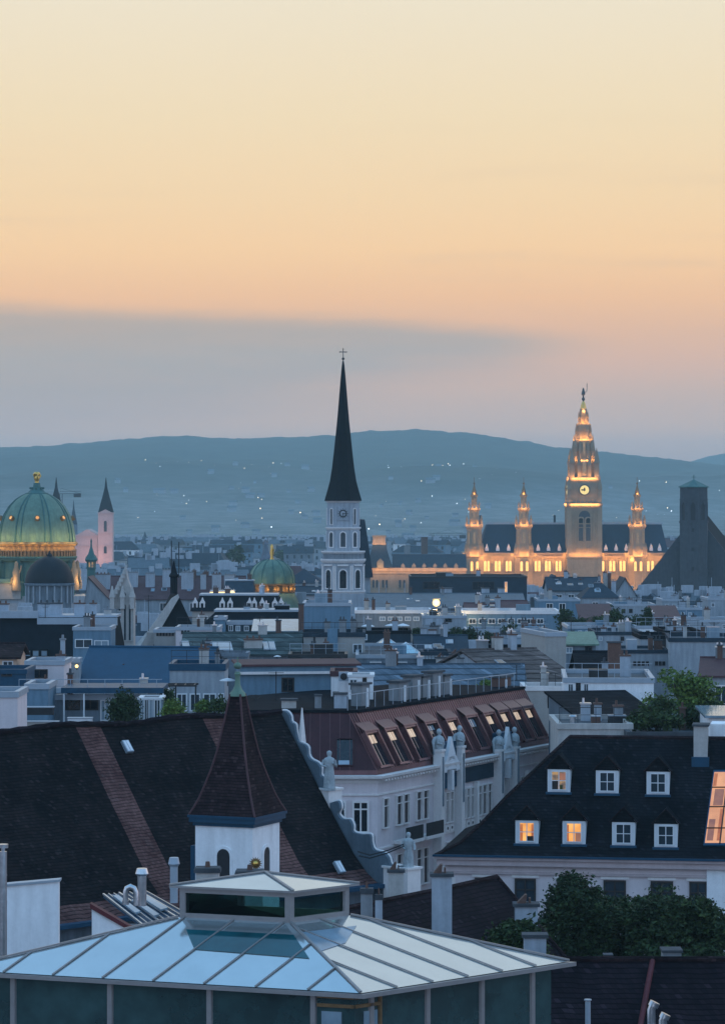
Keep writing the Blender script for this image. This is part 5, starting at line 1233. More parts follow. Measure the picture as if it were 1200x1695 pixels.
        pts = [(-w, 0), (-w * .8, .9), (-w * .45, 1.6), (-w * .2, 2.6), (0, 3.5), (w * .2, 2.6), (w * .45, 1.6), (w * .8, .9), (w, 0), (w * .55, -.1), (w * .5, .5), (w * .3, 1.1), (0, 1.3), (-w * .3, 1.1), (-w * .5, .5), (-w * .55, -.1)]
        m = MB(MR); m.prism([(um + a, -.45, zc - .5 + b * .62) for a, b in pts], (0, .25, 0)); m.prism([(um - w * .5, -.45, zc - .4), (um + w * .5, -.45, zc - .4), (um + w * .3, -.45, zc + .4), (um - w * .3, -.45, zc + .4)], (0, .12, 0)); m.box(um - .15, um + .15, -.55, -.2, zc - 1.7, zc - .45); m.build('gable_ornament', 'white_paint', r)
        m = MB(MR); m.box(um - w, um + w, -.18, .3, zc - .3, zc + 1.3); m.box(um - w, um + w, -.2, .013, zc - 1.6, zc - .56); m.build('ornament_panel', 'metal_blue', r)
    # windows, chamfered left face
    for pxa, pxb, n in ((583, 611, 2), (553, 573, 2)):
        u0, z1 = uvl(pxa, 1326); u1, z0_ = uvl(pxb, 1380)
        window(r, ML, u0, u1, z0_, z1, 'trim', 'glass_dark', (1, 1), .12, .16, sill='trim', split=.74)
        window(r, ML, u0, u1, z0_ - 4.4, z1 - 4.2, 'trim', 'glass_dark', (1, 1), .12, .16, sill='trim', split=.74)
    # things along the roof terrace edge
    k = uv(640, 1165, mo + .6)[0]; zt2 = zt + .16
    m = MB(MR); m.tube([(.5, mo + .25, zt2 + .95), (L * .97, mo + .25, zt2 + .95)], .03, 4)
    q = .5
    while q < L * .97: m.tube([(q, mo + .25, zt2), (q, mo + .25, zt2 + .95)], .022, 4); q += 1.3
    m.build('railing', 'metal_pale', r)
    for px0, px1, hh, mt in ((598, 612, 1.3, 'chimney_grey'), (660, 676, 1.15, 'chimney_grey'), (683, 697, 1.4, 'chimney_grey'), (700, 712, 1.3, 'chimney_grey'), (717, 733, 1.5, 'chimney_grey'), (736, 746, 1.2, 'chimney_grey'), (828, 846, .6, 'brick_brown')):
        u0 = uv(px0, 1160, mo + 1.2)[0]; u1 = uv(px1, 1160, mo + 1.2)[0]
        m = MB(MR); m.box(u0, u1, mo + 1.2, mo + 1.9, zt2 + .001, zt2 + hh); c = m.build('chimney', mt, r); m = MB(MR); m.box(u0 - .12, u1 + .12, mo + 1.08, mo + 2.02, zt2 + hh + .002, zt2 + hh + .14); m.build('chimney_cap', 'stone_dark', c)
        m = MB(MR); m.box(u0 - .3, u0 - .18, mo + .6, mo + .7, zt2 + .001, zt2 + hh * .9); m.build('post', 'white_paint', r)
copper_block()

# ---- trees
def tree(name, label, c, rx, ry, rz, n, leaf=.22, z0=0.0, mat='leaf', group=None, clump=.9, lv=26):
    r = thing(name, label, 'tree', (c[0], c[1], z0), 0, group); cz = c[2] - z0
    m = MB(); h = cz; R = max(.12, rx * .06)
    m.tube([(0, 0, 0), (.15 * rx * .2, 0, h * .5), (0, 0, h), (0, .1, h + rz * .5)], [R * 1.6, R * 1.1, R * .7, R * .2], 8)
    for k in range(9):
        a = k * 2.4; e = random.uniform(.3, .75); zz = h - rz * .8 + rz * .12 * k
        m.tube([(0, 0, zz), (rx * .35 * cos(a), ry * .35 * sin(a), zz + rz * .25), (rx * e * cos(a), ry * e * sin(a), zz + rz * .5)], [R * .5, R * .3, R * .08], 5)
    m.build('trunk', 'bark', r)
    m = MB(); V = m.v; Fc = m.f; blobs = []
    for i in range(max(9, n // 14)):
        while True:
            p = Vector((random.uniform(-1, 1), random.uniform(-1, 1), random.uniform(-.8, 1)))
            if p.length < .95: break
        k = random.uniform(.22, .40); blobs.append((Vector((p.x * rx * .78, p.y * ry * .78, p.z * rz * .74 + cz)), k))
    for i in range(n):
        o0, k = random.choice(blobs); d = Vector((random.gauss(0, 1), random.gauss(0, 1), random.gauss(.25, 1))).normalized() * random.uniform(.6, 1.08)
        b = o0 + Vector((d.x * rx * k, d.y * ry * k, d.z * min(rz, rx) * k)); cr = clump * random.uniform(.5, 1.1)
        for j in range(lv):
            o = Vector((random.gauss(0, .4), random.gauss(0, .4), random.gauss(0, .22))) * cr + b
            a = Vector((random.gauss(0, 1), random.gauss(0, 1), random.gauss(0, .6))).normalized(); bb = a.cross(Vector((random.gauss(0, 1), random.gauss(0, 1), random.gauss(0, 1)))).normalized(); l = leaf * random.uniform(.6, 1.3)
            q = len(V); V += [o - a * l, o + bb * l * .5, o + a * l, o - bb * l * .5]; Fc.append((q, q + 1, q + 2, q + 3)); m.m.append(0)
    m.build('crown', mat, r, fix=False)
    return r
def tree_px(name, label, px, py, wpx, hpx, Y, n, leaf, mat='leaf', z0=0.0, **k):
    s = Y / F; c = P(px, py, Y); return tree(name, label, c, wpx * s / 2, wpx * s / 2, hpx * s / 2, n, leaf, z0, mat, **k)
tree_px('broadleaf_tree', 'big dark leafy tree under the dormer house, its crown topping the others', 950, 1530, 160, 186, 142, 520, .11, clump=.6, lv=48)
tree_px('broadleaf_tree', 'wide dark leafy tree at the right edge below the dormer house', 1125, 1550, 230, 172, 140, 640, .11, clump=.55, lv=48)
tree_px('broadleaf_tree', 'small dark tree between the pale half hidden chimney and the big tree', 862, 1562, 96, 84, 114, 240, .10, clump=.5, lv=40)
tree_px('broadleaf_tree', 'dark tree filling the gap between the two large crowns', 1034, 1550, 170, 160, 145, 380, .11, clump=.55, lv=44)
# ================================================================= the roofs of the middle distance
class B_: pass
def b_n(k): return Vector((0, -k, 1)).normalized()
def bld(name, label, x0, x1, ye, Y, dep, roof='flat', yr=None, rot=0.0, wall='wall_pale', rf='roof_grey', wins=(), chim=(), sky=(), cat='building', over=.3, group=None, inset=None, par=.35, pk=None, base=0.0, left=0.0, right=0.0):
    a = P(x0, ye, Y); th = radians(rot); d = Vector((cos(th), sin(th)))
    k = (x1 - 600) / F; L = (k * a.y - a.x) / (d.x - k * d.y); ze = a.z
    r = thing(name, label, cat, (a.x, a.y, 0), th, group); M = Matrix.Translation((a.x, a.y, 0)) @ Matrix.Rotation(th, 4, 'Z'); Mi = M.inverted()
    b = B_(); b.r, b.M, b.Mi, b.L, b.ze, b.dep = r, M, Mi, L, ze, dep; b.uv = lambda px, py, off=0: wuv(M, px, py, off)
    rooft = 0; zr = ze
    if roof == 'flat':
        m = MB(); m.box(0, L, 0, dep, base, ze - par); m.build('wall', wall, r)
        m = MB(); w = .22
        m.box(-.08, L + .08, -.08, w, ze - par + .002, ze); m.box(-.08, L + .08, dep - w, dep + .08, ze - par + .002, ze); m.box(-.08, w, w, dep - w, ze - par + .002, ze); m.box(L - w, L + .08, w, dep - w, ze - par + .002, ze); m.build('parapet', rf if rf != 'felt' else wall, r)
        m = MB(); m.box(w, L - w, w, dep - w, ze - par + .002, ze - par + .05); m.build('roof', 'felt', r)
        zr = ze - par
        if L > 3.2 and Y > 170:
            for k in range(random.randint(1, 3)):
                q = random.uniform(.1, .85) * L; yq = random.uniform(.45, .8) * dep; cw = random.uniform(.3, .8); hh = random.uniform(.5, 1.25)
                m = MB(); m.box(q, q + cw, yq, yq + .6, zr + .052, zr + par + hh); c_ = m.build('chimney', random.choice(['chimney_pale', 'chimney_grey', 'brick_brown', 'stone']), r)
                m = MB(); m.box(q - .06, q + cw + .06, yq - .06, yq + .66, zr + par + hh + .002, zr + par + hh + .1)
                for kk in range(max(1, int(cw / .3))): m.lathe([(.09, zr + par + hh + .1), (.07, zr + par + hh + .4)], 6, (q + .15 + kk * .3, yq + .3))
                m.build('chimney_pots', random.choice(['stone_dark', 'brick_brown', 'steel']), c_)
            if random.random() < .45:
                m = MB(); m.tube([(.1, .3, ze + .95), (L - .1, .3, ze + .95)], .03, 4); m.tube([(.1, .3, ze + .5), (L - .1, .3, ze + .5)], .02, 4); q = .1
                while q < L: m.tube([(q, .3, ze), (q, .3, ze + .95)], .025, 4); q += 1.1
                m.build('railing', random.choice(['metal_pale', 'metal_dark']), r)
            if random.random() < .6:
                q = random.uniform(.1, .6) * L; w_ = random.uniform(.8, 2.0); m = MB(); m.box(q, q + w_, dep * .3, dep * .3 + 1.2, zr + .052, zr + par + random.uniform(.2, .9)); m.build('roof_hatch', random.choice(['metal_pale', 'wall_blue', 'glass_pale', 'metal_dark']), r)
    else:
        if roof in ('gx', 'hip', 'mansard', 'shed'):
            yb = {'gx': dep / 2, 'hip': dep / 2, 'mansard': inset or 2.5, 'shed': dep}[roof]
            zr = wuv(M, (x0 + x1) / 2, yr, yb)[1]
        m = MB()
        if roof == 'gx': m.prism([(0, 0, base), (0, dep, base), (0, dep, ze), (0, dep / 2, zr - .12), (0, 0, ze)], (L, 0, 0))
        elif roof == 'shed': m.prism([(0, 0, base), (0, dep, base), (0, dep, zr - .1), (0, 0, ze - .05)], (L, 0, 0))
        elif roof == 'gy':
            zr = wuv(M, (x0 + x1) / 2, yr, 0)[1]; pu = wuv(M, pk, yr, 0)[0] if pk else L / 2
            m.prism([(0, 0, base), (L, 0, base), (L, 0, ze), (pu, 0, zr - .15), (0, 0, ze)], (0, dep, 0))
        else: m.box(0, L, 0, dep, base, ze - .02)
        m.build('wall', wall, r)
        m = MB(); th_ = .14; o = over
        if roof == 'gx':
            k = (zr - ze) / (dep / 2); m.prism([(-o, -o, ze - o * k), (-o, dep / 2, zr), (-o, dep + o, ze - o * k), (-o, dep + o, ze - o * k + th_), (-o, dep / 2, zr + th_), (-o, -o, ze - o * k + th_)], (L + 2 * o, 0, 0))
        elif roof == 'shed':
            k = (zr - ze) / dep; m.prism([(-o, -o, ze - o * k), (-o, dep + .1, zr), (-o, dep + .1, zr + th_), (-o, -o, ze - o * k + th_)], (L + 2 * o, 0, 0))
        elif roof == 'gy':
            m.prism([(-o, -o, ze - o * (zr - ze) / pu), (pu, -o, zr), (L + o, -o, ze - o * (zr - ze) / (L - pu)), (L + o, -o, ze - o * (zr - ze) / (L - pu) + th_), (pu, -o, zr + th_ * 1.4), (-o, -o, ze - o * (zr - ze) / pu + th_)], (0, dep + 2 * o, 0))
        elif roof == 'hip':
            i = min(dep / 2, L / 2 - .05) * (inset or 1)
            m.loft([[(-o, -o, ze), (L + o, -o, ze), (L + o, dep + o, ze), (-o, dep + o, ze)], [(i, dep / 2 - .05, zr), (L - i, dep / 2 - .05, zr), (L - i, dep / 2 + .05, zr), (i, dep / 2 + .05, zr)]])
        elif roof == 'mansard':
            i = inset or 2.5; l = left if left is not None else i; q = right if right is not None else i
            m.loft([[(-o, -o, ze), (L + o, -o, ze), (L + o, dep + o, ze), (-o, dep + o, ze)], [(l, i, zr), (L - q, i, zr), (L - q, dep - i, zr), (l, dep - i, zr)]])
        ro = m.build('roof', rf, r)
        if roof == 'mansard':
            m = MB(); m.box(l - .15, L - q + .15, i - .2, dep - i + .2, zr + .003, zr + .22); m.build('roof_edge', 'metal_pale', ro)
        if roof in ('gx', 'hip'):
            m = MB(); i = 0 if roof == 'gx' else min(dep / 2, L / 2 - .05) * (inset or 1); m.tube([(i - (o if not i else 0), dep / 2, zr + th_ + .02), (L - i + (o if not i else 0), dep / 2, zr + th_ + .02)], .1, 5); m.build('ridge_cap', rf, ro)
    if roof in ('gx', 'hip', 'mansard') and L > 4 and 170 < Y < 600 and 'blue tin roof' not in label:
        for k in range(random.randint(2, 4)):
            q = random.uniform(.18, .8) * L; yq = dep * random.uniform(.44, .52); cw = random.uniform(.35, .9); zt_ = zr + random.uniform(.35, 1.3)
            m = MB(); m.box(q, q + cw, yq, yq + .6, ze + .2, zt_); c_ = m.build('chimney', random.choice(['chimney_pale', 'chimney_grey', 'brick_brown', 'stone']), r)
            m = MB(); m.box(q - .06, q + cw + .06, yq - .06, yq + .66, zt_ + .002, zt_ + .1)
            for kk in range(max(1, int(cw / .3))): m.lathe([(.09, zt_ + .1), (.07, zt_ + .4)], 6, (q + .15 + kk * .3, yq + .3))
            m.build('chimney_pots', random.choice(['stone_dark', 'brick_brown', 'steel']), c_)
        if roof != 'mansard' and not sky:
            fr_ = (dep / 2 if roof == 'gx' else dep / 2)
            for k in range(random.randint(1, 4)):
                q = random.uniform(.2, .8) * L; e = random.uniform(.3, .65); hw_ = random.uniform(.3, .55); k0 = (zr - ze) / (dep / 2)
                cs = [Vector((q + a * hw_, (e + b_ * .5 / max(1, dep / 2)) * dep / 2, 0)) for a, b_ in ((-1, -1), (1, -1), (1, 1), (-1, 1))]
                for c in cs: c.z = ze + c.y * k0 + .155
                m = MB(); m.prism(cs, b_n(k0) * .08); f = m.build('skylight', 'metal_pale', ro)
                cc = sum(cs, Vector()) / 4; m = MB(); m.prism([cc + (c - cc) * .84 + b_n(k0) * .081 for c in cs], b_n(k0) * .01); m.build('pane', random.choice(['glass_pale', 'glass_town']), f)
    if not wins and Y < 580 and roof != 'gy' and not any(k in label for k in ('blank', 'windowless', 'plain lilac', 'stair tower', 'pillar', 'lift', 'mossy', 'dark terrace wall')) and wall != 'metal_blue':
        pw = random.uniform(.8, 1.1); sp = random.uniform(2.0, 2.9); ph_ = random.uniform(1.3, 1.7); nn = int((L - 1.0) / sp)
        for fl in range(2):
            for k in range(nn):
                if random.random() < .12: continue
                u0 = .6 + k * sp + (L - 1 - nn * sp) / 2; z1 = ze - .75 - fl * 3.3
                m = MB(); m.box(u0 - .1, u0 + pw + .1, -.07, .01, z1 - ph_ - .12, z1 - ph_); m.box(u0 - .1, u0, -.07, .01, z1 - ph_, z1 + .1); m.box(u0 + pw, u0 + pw + .1, -.07, .01, z1 - ph_, z1 + .1); m.box(u0, u0 + pw, -.07, .01, z1, z1 + .1); m.box(u0 + pw / 2 - .035, u0 + pw / 2 + .035, -.05, .01, z1 - ph_, z1)
                f = m.build('window', 'trim', r); m = MB(); m.box(u0 + .001, u0 + pw - .001, -.02, -.012, z1 - ph_ + .001, z1 - .001); m.build('pane', 'lit_amber' if random.random() < .035 else random.choice(['glass_town', 'glass_dark', 'glass_town']), f)
    b.zr = zr; b.zroof = zr if roof == 'flat' else ze
    # plane of the front slope
    if roof == 'gx' or roof == 'hip': run = dep / 2
    elif roof == 'shed': run = dep
    else: run = inset or 2.5
    b.n = Vector((0, -(zr - ze), run)).normalized() if roof in ('gx', 'hip', 'shed', 'mansard') else None
    for w in wins:
        px0, px1, py0, py1 = w[:4]; st = w[4] if len(w) > 4 else 'd'
        u0, z1 = b.uv(px0, py0); u1, z0 = b.uv(px1, py1)
        pane = {'d': 'glass_town', 'l': 'lit_amber', 'g': 'glass_pale', 'c': 'lit_cream', 'k': 'glass_dark'}[st]; fr = 'window_white' if st in 'dlgc' else 'window_brown'
        fw = min(.09, (u1 - u0) * .14); m = MB(); m.box(u0, u0 + fw, -.06, .01, z0, z1); m.box(u1 - fw, u1, -.06, .01, z0, z1); m.box(u0 + fw, u1 - fw, -.06, .01, z1 - fw, z1); m.box(u0 + fw, u1 - fw, -.06, .01, z0, z0 + fw)
        nb = max(1, int(round((u1 - u0) / .9)))
        for k in range(1, nb + (1 if nb == 1 else 0)): q = u0 + (u1 - u0) * k / max(2, nb); m.box(q - fw * .35, q + fw * .35, -.05, -.012, z0 + fw, z1 - fw)
        f = m.build('window', fr, r); m = MB(); m.add([(u0 + .02, -.011, z0 + .02), (u1 - .02, -.011, z0 + .02), (u1 - .02, -.011, z1 - .02), (u0 + .02, -.011, z1 - .02)], [(0, 1, 2, 3)]); m.build('pane', pane, f, fix=False)
    for c in chim:
        px0, px1, py = c[:3]; fy = (c[3] if len(c) > 3 else .5) * dep; mt = c[4] if len(c) > 4 else 'chimney_pale'
        u0, z1 = b.uv(px0, py, fy); u1, _ = b.uv(px1, py, fy); w = abs(u1 - u0); dd = min(1.2, max(.5, w * .6))
        m = MB(); m.box(u0, u1, fy, fy + dd, ze - .3 if roof != 'flat' else zr, z1); c_ = m.build('chimney', mt, r)
        m = MB(); m.box(u0 - .07, u1 + .07, fy - .07, fy + dd + .07, z1 + .002, z1 + .13)
        n = max(1, int(w / .55))
        for k in range(n): m.lathe([(.11, z1 + .13), (.09, z1 + .42)], 6, (u0 + w * (k + .5) / n, fy + dd / 2))
        m.build('chimney_pots', random.choice(['stone_dark', 'chimney_grey', 'brick_brown']), c_)
    for q in sky:
        px0, px1, py0, py1 = q[:4]; lean = q[5] if len(q) > 5 else 0; mt = q[4] if len(q) > 4 else 'glass_pale'
        n = b.n; nw = M.to_3x3() @ n; p0 = M @ Vector((0, 0, ze + (.14 if roof in ('gx', 'shed') else 0)))
        cs = [Mi @ hit(px, py, p0, nw) + n * .02 for px, py in ((px0 + lean, py0), (px1 + lean, py0), (px1, py1), (px0, py1))]
        m = MB(); m.prism(cs, n * .10); f = m.build('skylight', 'metal_pale', ro)
        cc = sum((Vector(c) for c in cs), Vector()) / 4; m = MB(); m.prism([cc + (Vector(c) - cc) * .86 + n * .101 for c in cs], n * .012); m.build('pane', mt, f)
    return b
def solid(name, label, cat, px0, px1, py0, py1, Y, dep, mat, group=None, extra=None):
    """a box shaped thing standing on a roof (tank, cabinet, planter)"""
    r = thing(name, label, cat, P((px0 + px1) / 2, py1, Y), 0, group); w = (px1 - px0) * Y / F / 2; h = (py1 - py0) * Y / F
    m = MB(); m.box(-w, w, 0, dep, 0, h); m.build('body', mat, r)
    m = MB(); m.box(-w - .04, w + .04, -.04, dep + .04, h + .002, h + .06); m.build('lid', 'metal_pale', r); return r
def parasol(label, px, py, w, Y, group='patio parasols on the roof terraces'):
    s = Y / F; R = w * s / 2; r = thing('patio_umbrella', label, 'parasol', P(px, py + 9, Y), 0, group); h = 9 * s
    m = MB(); m.lathe([(R, h - .02), (R, h + .03), (R * .5, h + .22 * R), (.03, h + .34 * R)], 8); m.build('canopy', 'fabric_white', r)
    m = MB(); m.tube([(0, 0, 0), (0, 0, h)], .03, 6); m.build('pole', 'metal_dark', r); return r
def bush(label, px, py, w, h, Y, mat='leaf', n=None):
    s = Y / F; c = P(px, py, Y); r = thing('bush', label, 'bush', (c.x, c.y, c.z - h * s / 2))
    m = MB(); V = m.v; Fc = m.f; rx, rz = w * s / 2, h * s / 2
    for i in range(n or int(70 + w * h * .35)):
        p = Vector((random.gauss(0, .42), random.gauss(0, .42), random.gauss(0, .42))); 
        for j in range(8):
            o = Vector((p.x * rx, p.y * rx, (p.z + .9) * rz)) + Vector((random.gauss(0, .12), random.gauss(0, .12), random.gauss(0, .1)))
            a = Vector((random.gauss(0, 1), random.gauss(0, 1), random.gauss(0, 1))).normalized(); bb = a.cross(Vector((random.gauss(0, 1), random.gauss(0, 1), random.gauss(0, 1)))).normalized(); l = random.uniform(.06, .13) * max(1, Y / 220)
            k = len(V); V += [o - a * l, o + bb * l * .5, o + a * l, o - bb * l * .5]; Fc.append((k, k + 1, k + 2, k + 3)); m.m.append(0)
    m.build('leaves', mat, r, fix=False)
    m = MB(); m.lathe([(rx * .35, -.02), (rx * .42, .22)], 10); m.build('tub', 'stone_dark', r); return r
def antenna(label, px, py0, py1, Y, bars=3, group=None):
    s = Y / F; h = (py1 - py0) * s; r = thing('roof_antenna', label, 'antenna', P(px, py1, Y), random.uniform(-.5, .5), group); m = MB(); m.tube([(0, 0, 0), (0, 0, h)], .035 * max(1, Y / 300), 5); m.build('mast', 'metal_dark', r)
    if bars:
        m = MB()
        for k in range(bars): m.tube([(-.5 + .1 * k, 0, h * (.97 - .07 * k)), (.5 - .1 * k, 0, h * (.97 - .07 * k))], .022 * max(1, Y / 300), 4)
        m.tube([(0, 0, h * .97), (0, 0, h * .8)], .02, 4); m.build('elements', 'metal_dark', r)
    return r

# ---- left: roofs below the great dome
b = bld('slate_mansard', 'big dark blue mansard roof with a pale stepped parapet below the great dome', -30, 186, 1093, 318, 14, 'mansard', 1022, wall='wall_grey', rf='slate', inset=4.5, left=0, right=0,
        chim=[(-5, 14, 1001, .45), (62, 102, 1000, .42), (123, 140, 1000, .42), (149, 159, 1000, .45), (172, 184, 1010, .5, 'stone')])
r = b.r; m = MB(); u, z = b.uv(84, 1016, 3); m.box(0, u - 1.4, 3.8, 4.35, z - .5, z + .25); m.box(u - 1.5, b.L + .2, 3.7, 4.35, z - 1.25, z - .5); m.build('parapet', 'metal_pale', r)
for k, px in enumerate((41, 55, 69)):
    u0, z1 = b.uv(px, 1076, 1.0); u1, z0 = b.uv(px + 11, 1091, 1.0); m = MB(); m.prism([(u0 - .1, .2, z0), (u1 + .1, .2, z0), (u1 + .1, .2, z1 + .1), (u0 - .1, .2, z1 + .1)], (0, 2.0, 0)); d_ = m.build('dormer', 'slate', r); window(d_, Matrix.Translation((0, .2, 0)), u0, u1, z0, z1, 'metal_dark', 'glass_pale', (0, 0), .06, .06)
bld('glazed_attic', 'pale glazed rooftop box standing in front of the dark blue mansard', 121, 183, 1038, 305, 6, 'flat', wall='wall_blue', rf='metal_pale', wins=[(124, 153, 1058, 1073, 'd'), (156, 180, 1060, 1073, 'g')], chim=[(122, 128, 1056, .02)])
def pinnacle_gable():
    Y = 345; s = Y / F; z = lambda py: Z_(py, Y); r = thing('stone_gable', 'narrow pale gothic stone gable with a crocketed top left of the black steep roof', 'church front', (X_(205, Y), Y, 0)); u = lambda px: (px - 205) * s
    m = MB(); m.box(u(200), u(221), 0, 3, 0, z(986)); m.prism([(u(186), .2, z(1008)), (u(221), .2, z(1008)), (u(221), .2, z(985)), (u(212), .2, z(962)), (u(208), .2, z(945)), (u(203), .2, z(952)), (u(198), .2, z(968)), (u(189), .2, z(988))], (0, 2, 0)); m.build('wall', 'stone', r)
    m = MB()
    for k in range(7): pinnacle(m, u(190 + k * 3.0), -.1, z(990 - k * 6.5), .14, 1.0)
    for px in (186, 203, 219): pinnacle(m, u(px), -.2, z(1008), .25, 2.6)
    m.build('crockets', 'stone', r)
    for px in (207, 215): arch_win(r, Matrix.Identity(4), u(px), z(1060), 3.4 * s, 60 * s, 'stone', 'glass_town', fw=.12, d=.15, pointed=True)
    arch_win(r, Matrix.Translation((0, .2, 0)), u(206), z(998), 5 * s, 18 * s, 'stone', 'stone_dark', fw=.12, d=.15, pointed=True)
pinnacle_gable()
def black_roof():
    Y = 365; s = Y / F; z = lambda py: Z_(py, Y); r = thing('steep_black_roof', 'very steep black church roof with a pale stone verge and a dark ridge turret', 'church roof', (X_(285, Y), Y, 0), radians(5)); u = lambda px: (px - 285) * s
    m = MB(); m.prism([(u(236), 0, 0), (u(320), 0, 0), (u(320), 0, z(1060)), (u(293), 0, z(992)), (u(236), 0, z(1058))], (0, 1.0, 0)); m.build('gable_wall', 'stone', r)
    m = MB(); m.prism([(u(243), -2.3, z(1046)), (u(283), -2.3, z(990)), (u(294), -2.3, z(983)), (u(296), -2.3, z(988)), (u(262), -2.3, z(1046))], (0, .7, 0)); m.build('verge', 'stone', r)
    m = MB(); m.prism([(u(254), -1.5, z(1068)), (u(326), -1.5, z(1052)), (u(294), -1.5, z(983))], (0, 24, 0)); m.build('roof', 'slate', r)
    m = MB(); m.lathe([(6 * s, z(985)), (6 * s, z(958)), (8 * s, z(957)), (8 * s, z(954)), (5 * s, z(950)), (.5 * s, z(930))], 6, (u(290), 6)); m.build('ridge_turret', 'slate', r)
    m = MB(); m.tube([(u(286), 6, z(955)), (u(286), 6, z(896))], .07, 5); m.tube([(u(300), 10, z(960)), (u(300), 10, z(899))], .07, 5); m.build('spike', 'metal_dark', r)
    for k in range(5):
        m = MB(); px = 232 - k * 3; m.tube([(u(247 - k * 5), -1.6, z(1042 + k * 6)), (u(222 - k * 4), -3, z(1080 + k * 2))], .16, 4); m.build('roof_rib', 'stone', r)
black_roof()
bld('peach_lit_gable_house', 'small house with a warm peach lit gable wall cut by the left edge', -40, 28, 1089, 240, 6, 'gx', 1068, wall='wall_peach_lit', rf='tile_maroon', over=.35, wins=[(4, 22, 1094, 1104, 'd')])
bld('blue_tin_extension', 'low blue tin clad extension at the left edge below the peach lit gable', -20, 43, 1108, 228, 6, 'flat', wall='metal_blue', rf='metal_blue', wins=[(2, 20, 1112, 1120, 'k')])
bld('lilac_wall_house', 'lilac walled house with one black slanted skylight left of the blue tin roof', 42, 106, 1094, 236, 6, 'flat', wall='wall_lilac', rf='metal_pale', wins=[(51, 79, 1108, 1123, 'k')], chim=[(100, 107, 1060, .3), (93, 107, 1086, .2)])
b = bld('blue_tin_roof_house', 'house with a broad smooth blue tin roof and pale gable wall', 128, 340, 1131, 246, 9, 'gx', 1074, wall='wall_pale', rf='metal_blue', rot=-9, over=.15, chim=[(197, 210, 1108, .22)], wins=[])
bld('pale_slant_house', 'pale house with a slanting parapet between the blue tin roof and the slate roofs', 226, 345, 1092, 262, 7, 'shed', 1082, wall='wall_pale', rf='metal_dark', wins=[(281, 300, 1099, 1110, 'k')])
def lamp_post(name, label, px, py, Y, rad, mat='lit_lamp', w=None, post=40, watts=0):
    s = Y / F; c = P(px, py, Y); r = thing(name, label, 'lamp', c); m = MB(); m.ball((0, 0, 0), rad, 10); m.build('bulb', mat, r)
    m = MB(); m.tube([(0, rad * .6, -rad * .6), (0, rad * .6, -post * s)], .06, 6); m.box(-rad, rad, rad * .3, rad * 1.2, rad * .8, rad * 1.1); m.build('post', 'metal_dark', r)
    if watts: lamp(r, (0, -rad * 3, 0), watts, (1, .72, .35), rad)
    return r
lamp_post('wall_lamp', 'small glowing wall lamp at the left end of the blue tin roof', 127, 1103, 243, .14, 'lit_terrace', post=6, watts=15)
bld('pale_pillar_house', 'narrow pale stair tower carrying the small wall lamp', 119, 131, 1090, 245, 2, 'flat', wall='wall_pale', rf='metal_pale')
# terraces along the lower left
bld('lilac_house', 'plain lilac house wall rising at the left edge above the church roof', -30, 29, 1145, 176, 5, 'flat', wall='wall_lilac', rf='metal_pale')
bld('grey_penthouse', 'pale grey penthouse block beside the lilac wall', 42, 80, 1132, 192, 5, 'flat', wall='wall_blue', rf='metal_pale')
b = bld('terrace_house', 'roof terrace house with a long dark canopy and glass fronts', 28, 270, 1150, 196, 7, 'flat', wall='wall_grey', rf='metal_pale', wins=[(30, 40, 1148, 1178, 'g'), (106, 133, 1154, 1176, 'k'), (136, 163, 1154, 1176, 'k'), (166, 182, 1158, 1194, 'g')])
m = MB(); m.box(b.uv(104, 1140)[0], b.uv(272, 1140)[0], -1.2, 4, b.uv(180, 1146)[1], b.uv(180, 1137)[1]); m.build('canopy', 'metal_blue', b.r)
m = MB()
for px in (106, 139, 270): q = b.uv(px, 1150, -1.1)[0]; m.box(q - .05, q + .05, -1.15, -1.05, b.ze - 3, b.uv(180, 1146)[1] - .01)
m.build('canopy_post', 'white_paint', b.r)
bld('glass_kiosk', 'white framed glass kiosk between the round dark bush and the yellow green bush', 230, 268, 1155, 190, 2.5, 'flat', wall='glass_pale', rf='window_white', par=.12, wins=[(231, 238, 1158, 1192, 'g'), (239, 246, 1158, 1192, 'd'), (247, 254, 1158, 1192, 'g'), (255, 266, 1158, 1192, 'd')])
bush('round dark bush on the terrace left of the glass kiosk', 205, 1172, 46, 46, 186)
bush('bright yellow green bush right of the glass kiosk', 286, 1173, 30, 26, 186, 'leaf_light')
bush('small dark conifer bush behind the yellow green bush', 276, 1155, 16, 26, 196)
bush('low green planter shrub left of the belfry finial', 338, 1170, 30, 16, 190, 'leaf_light')
bush('low dark shrub just left of the belfry spire', 362, 1168, 24, 18, 189)
solid('planter', 'long pale planter box on the terrace at the lower left', 'planter', 40, 96, 1196, 1206, 184, .6, 'wall_cream'); solid('planter', 'dark rattan bench on the terrace behind the long pale planter', 'bench', 42, 88, 1172, 1184, 188, .7, 'metal_dark')
solid('planter', 'white low planter between the bench and the glass kiosk', 'planter', 112, 152, 1190, 1198, 186, .6, 'white_paint')
bld('penthouse', 'pale penthouse with a dark fascia and a wide glass front', 281, 372, 1099, 220, 6, 'flat', wall='wall_pale', rf='metal_blue', par=.5, wins=[(292, 310, 1148, 1178, 'd'), (314, 332, 1148, 1178, 'd'), (336, 358, 1148, 1178, 'd'), (361, 371, 1148, 1178, 'd')])
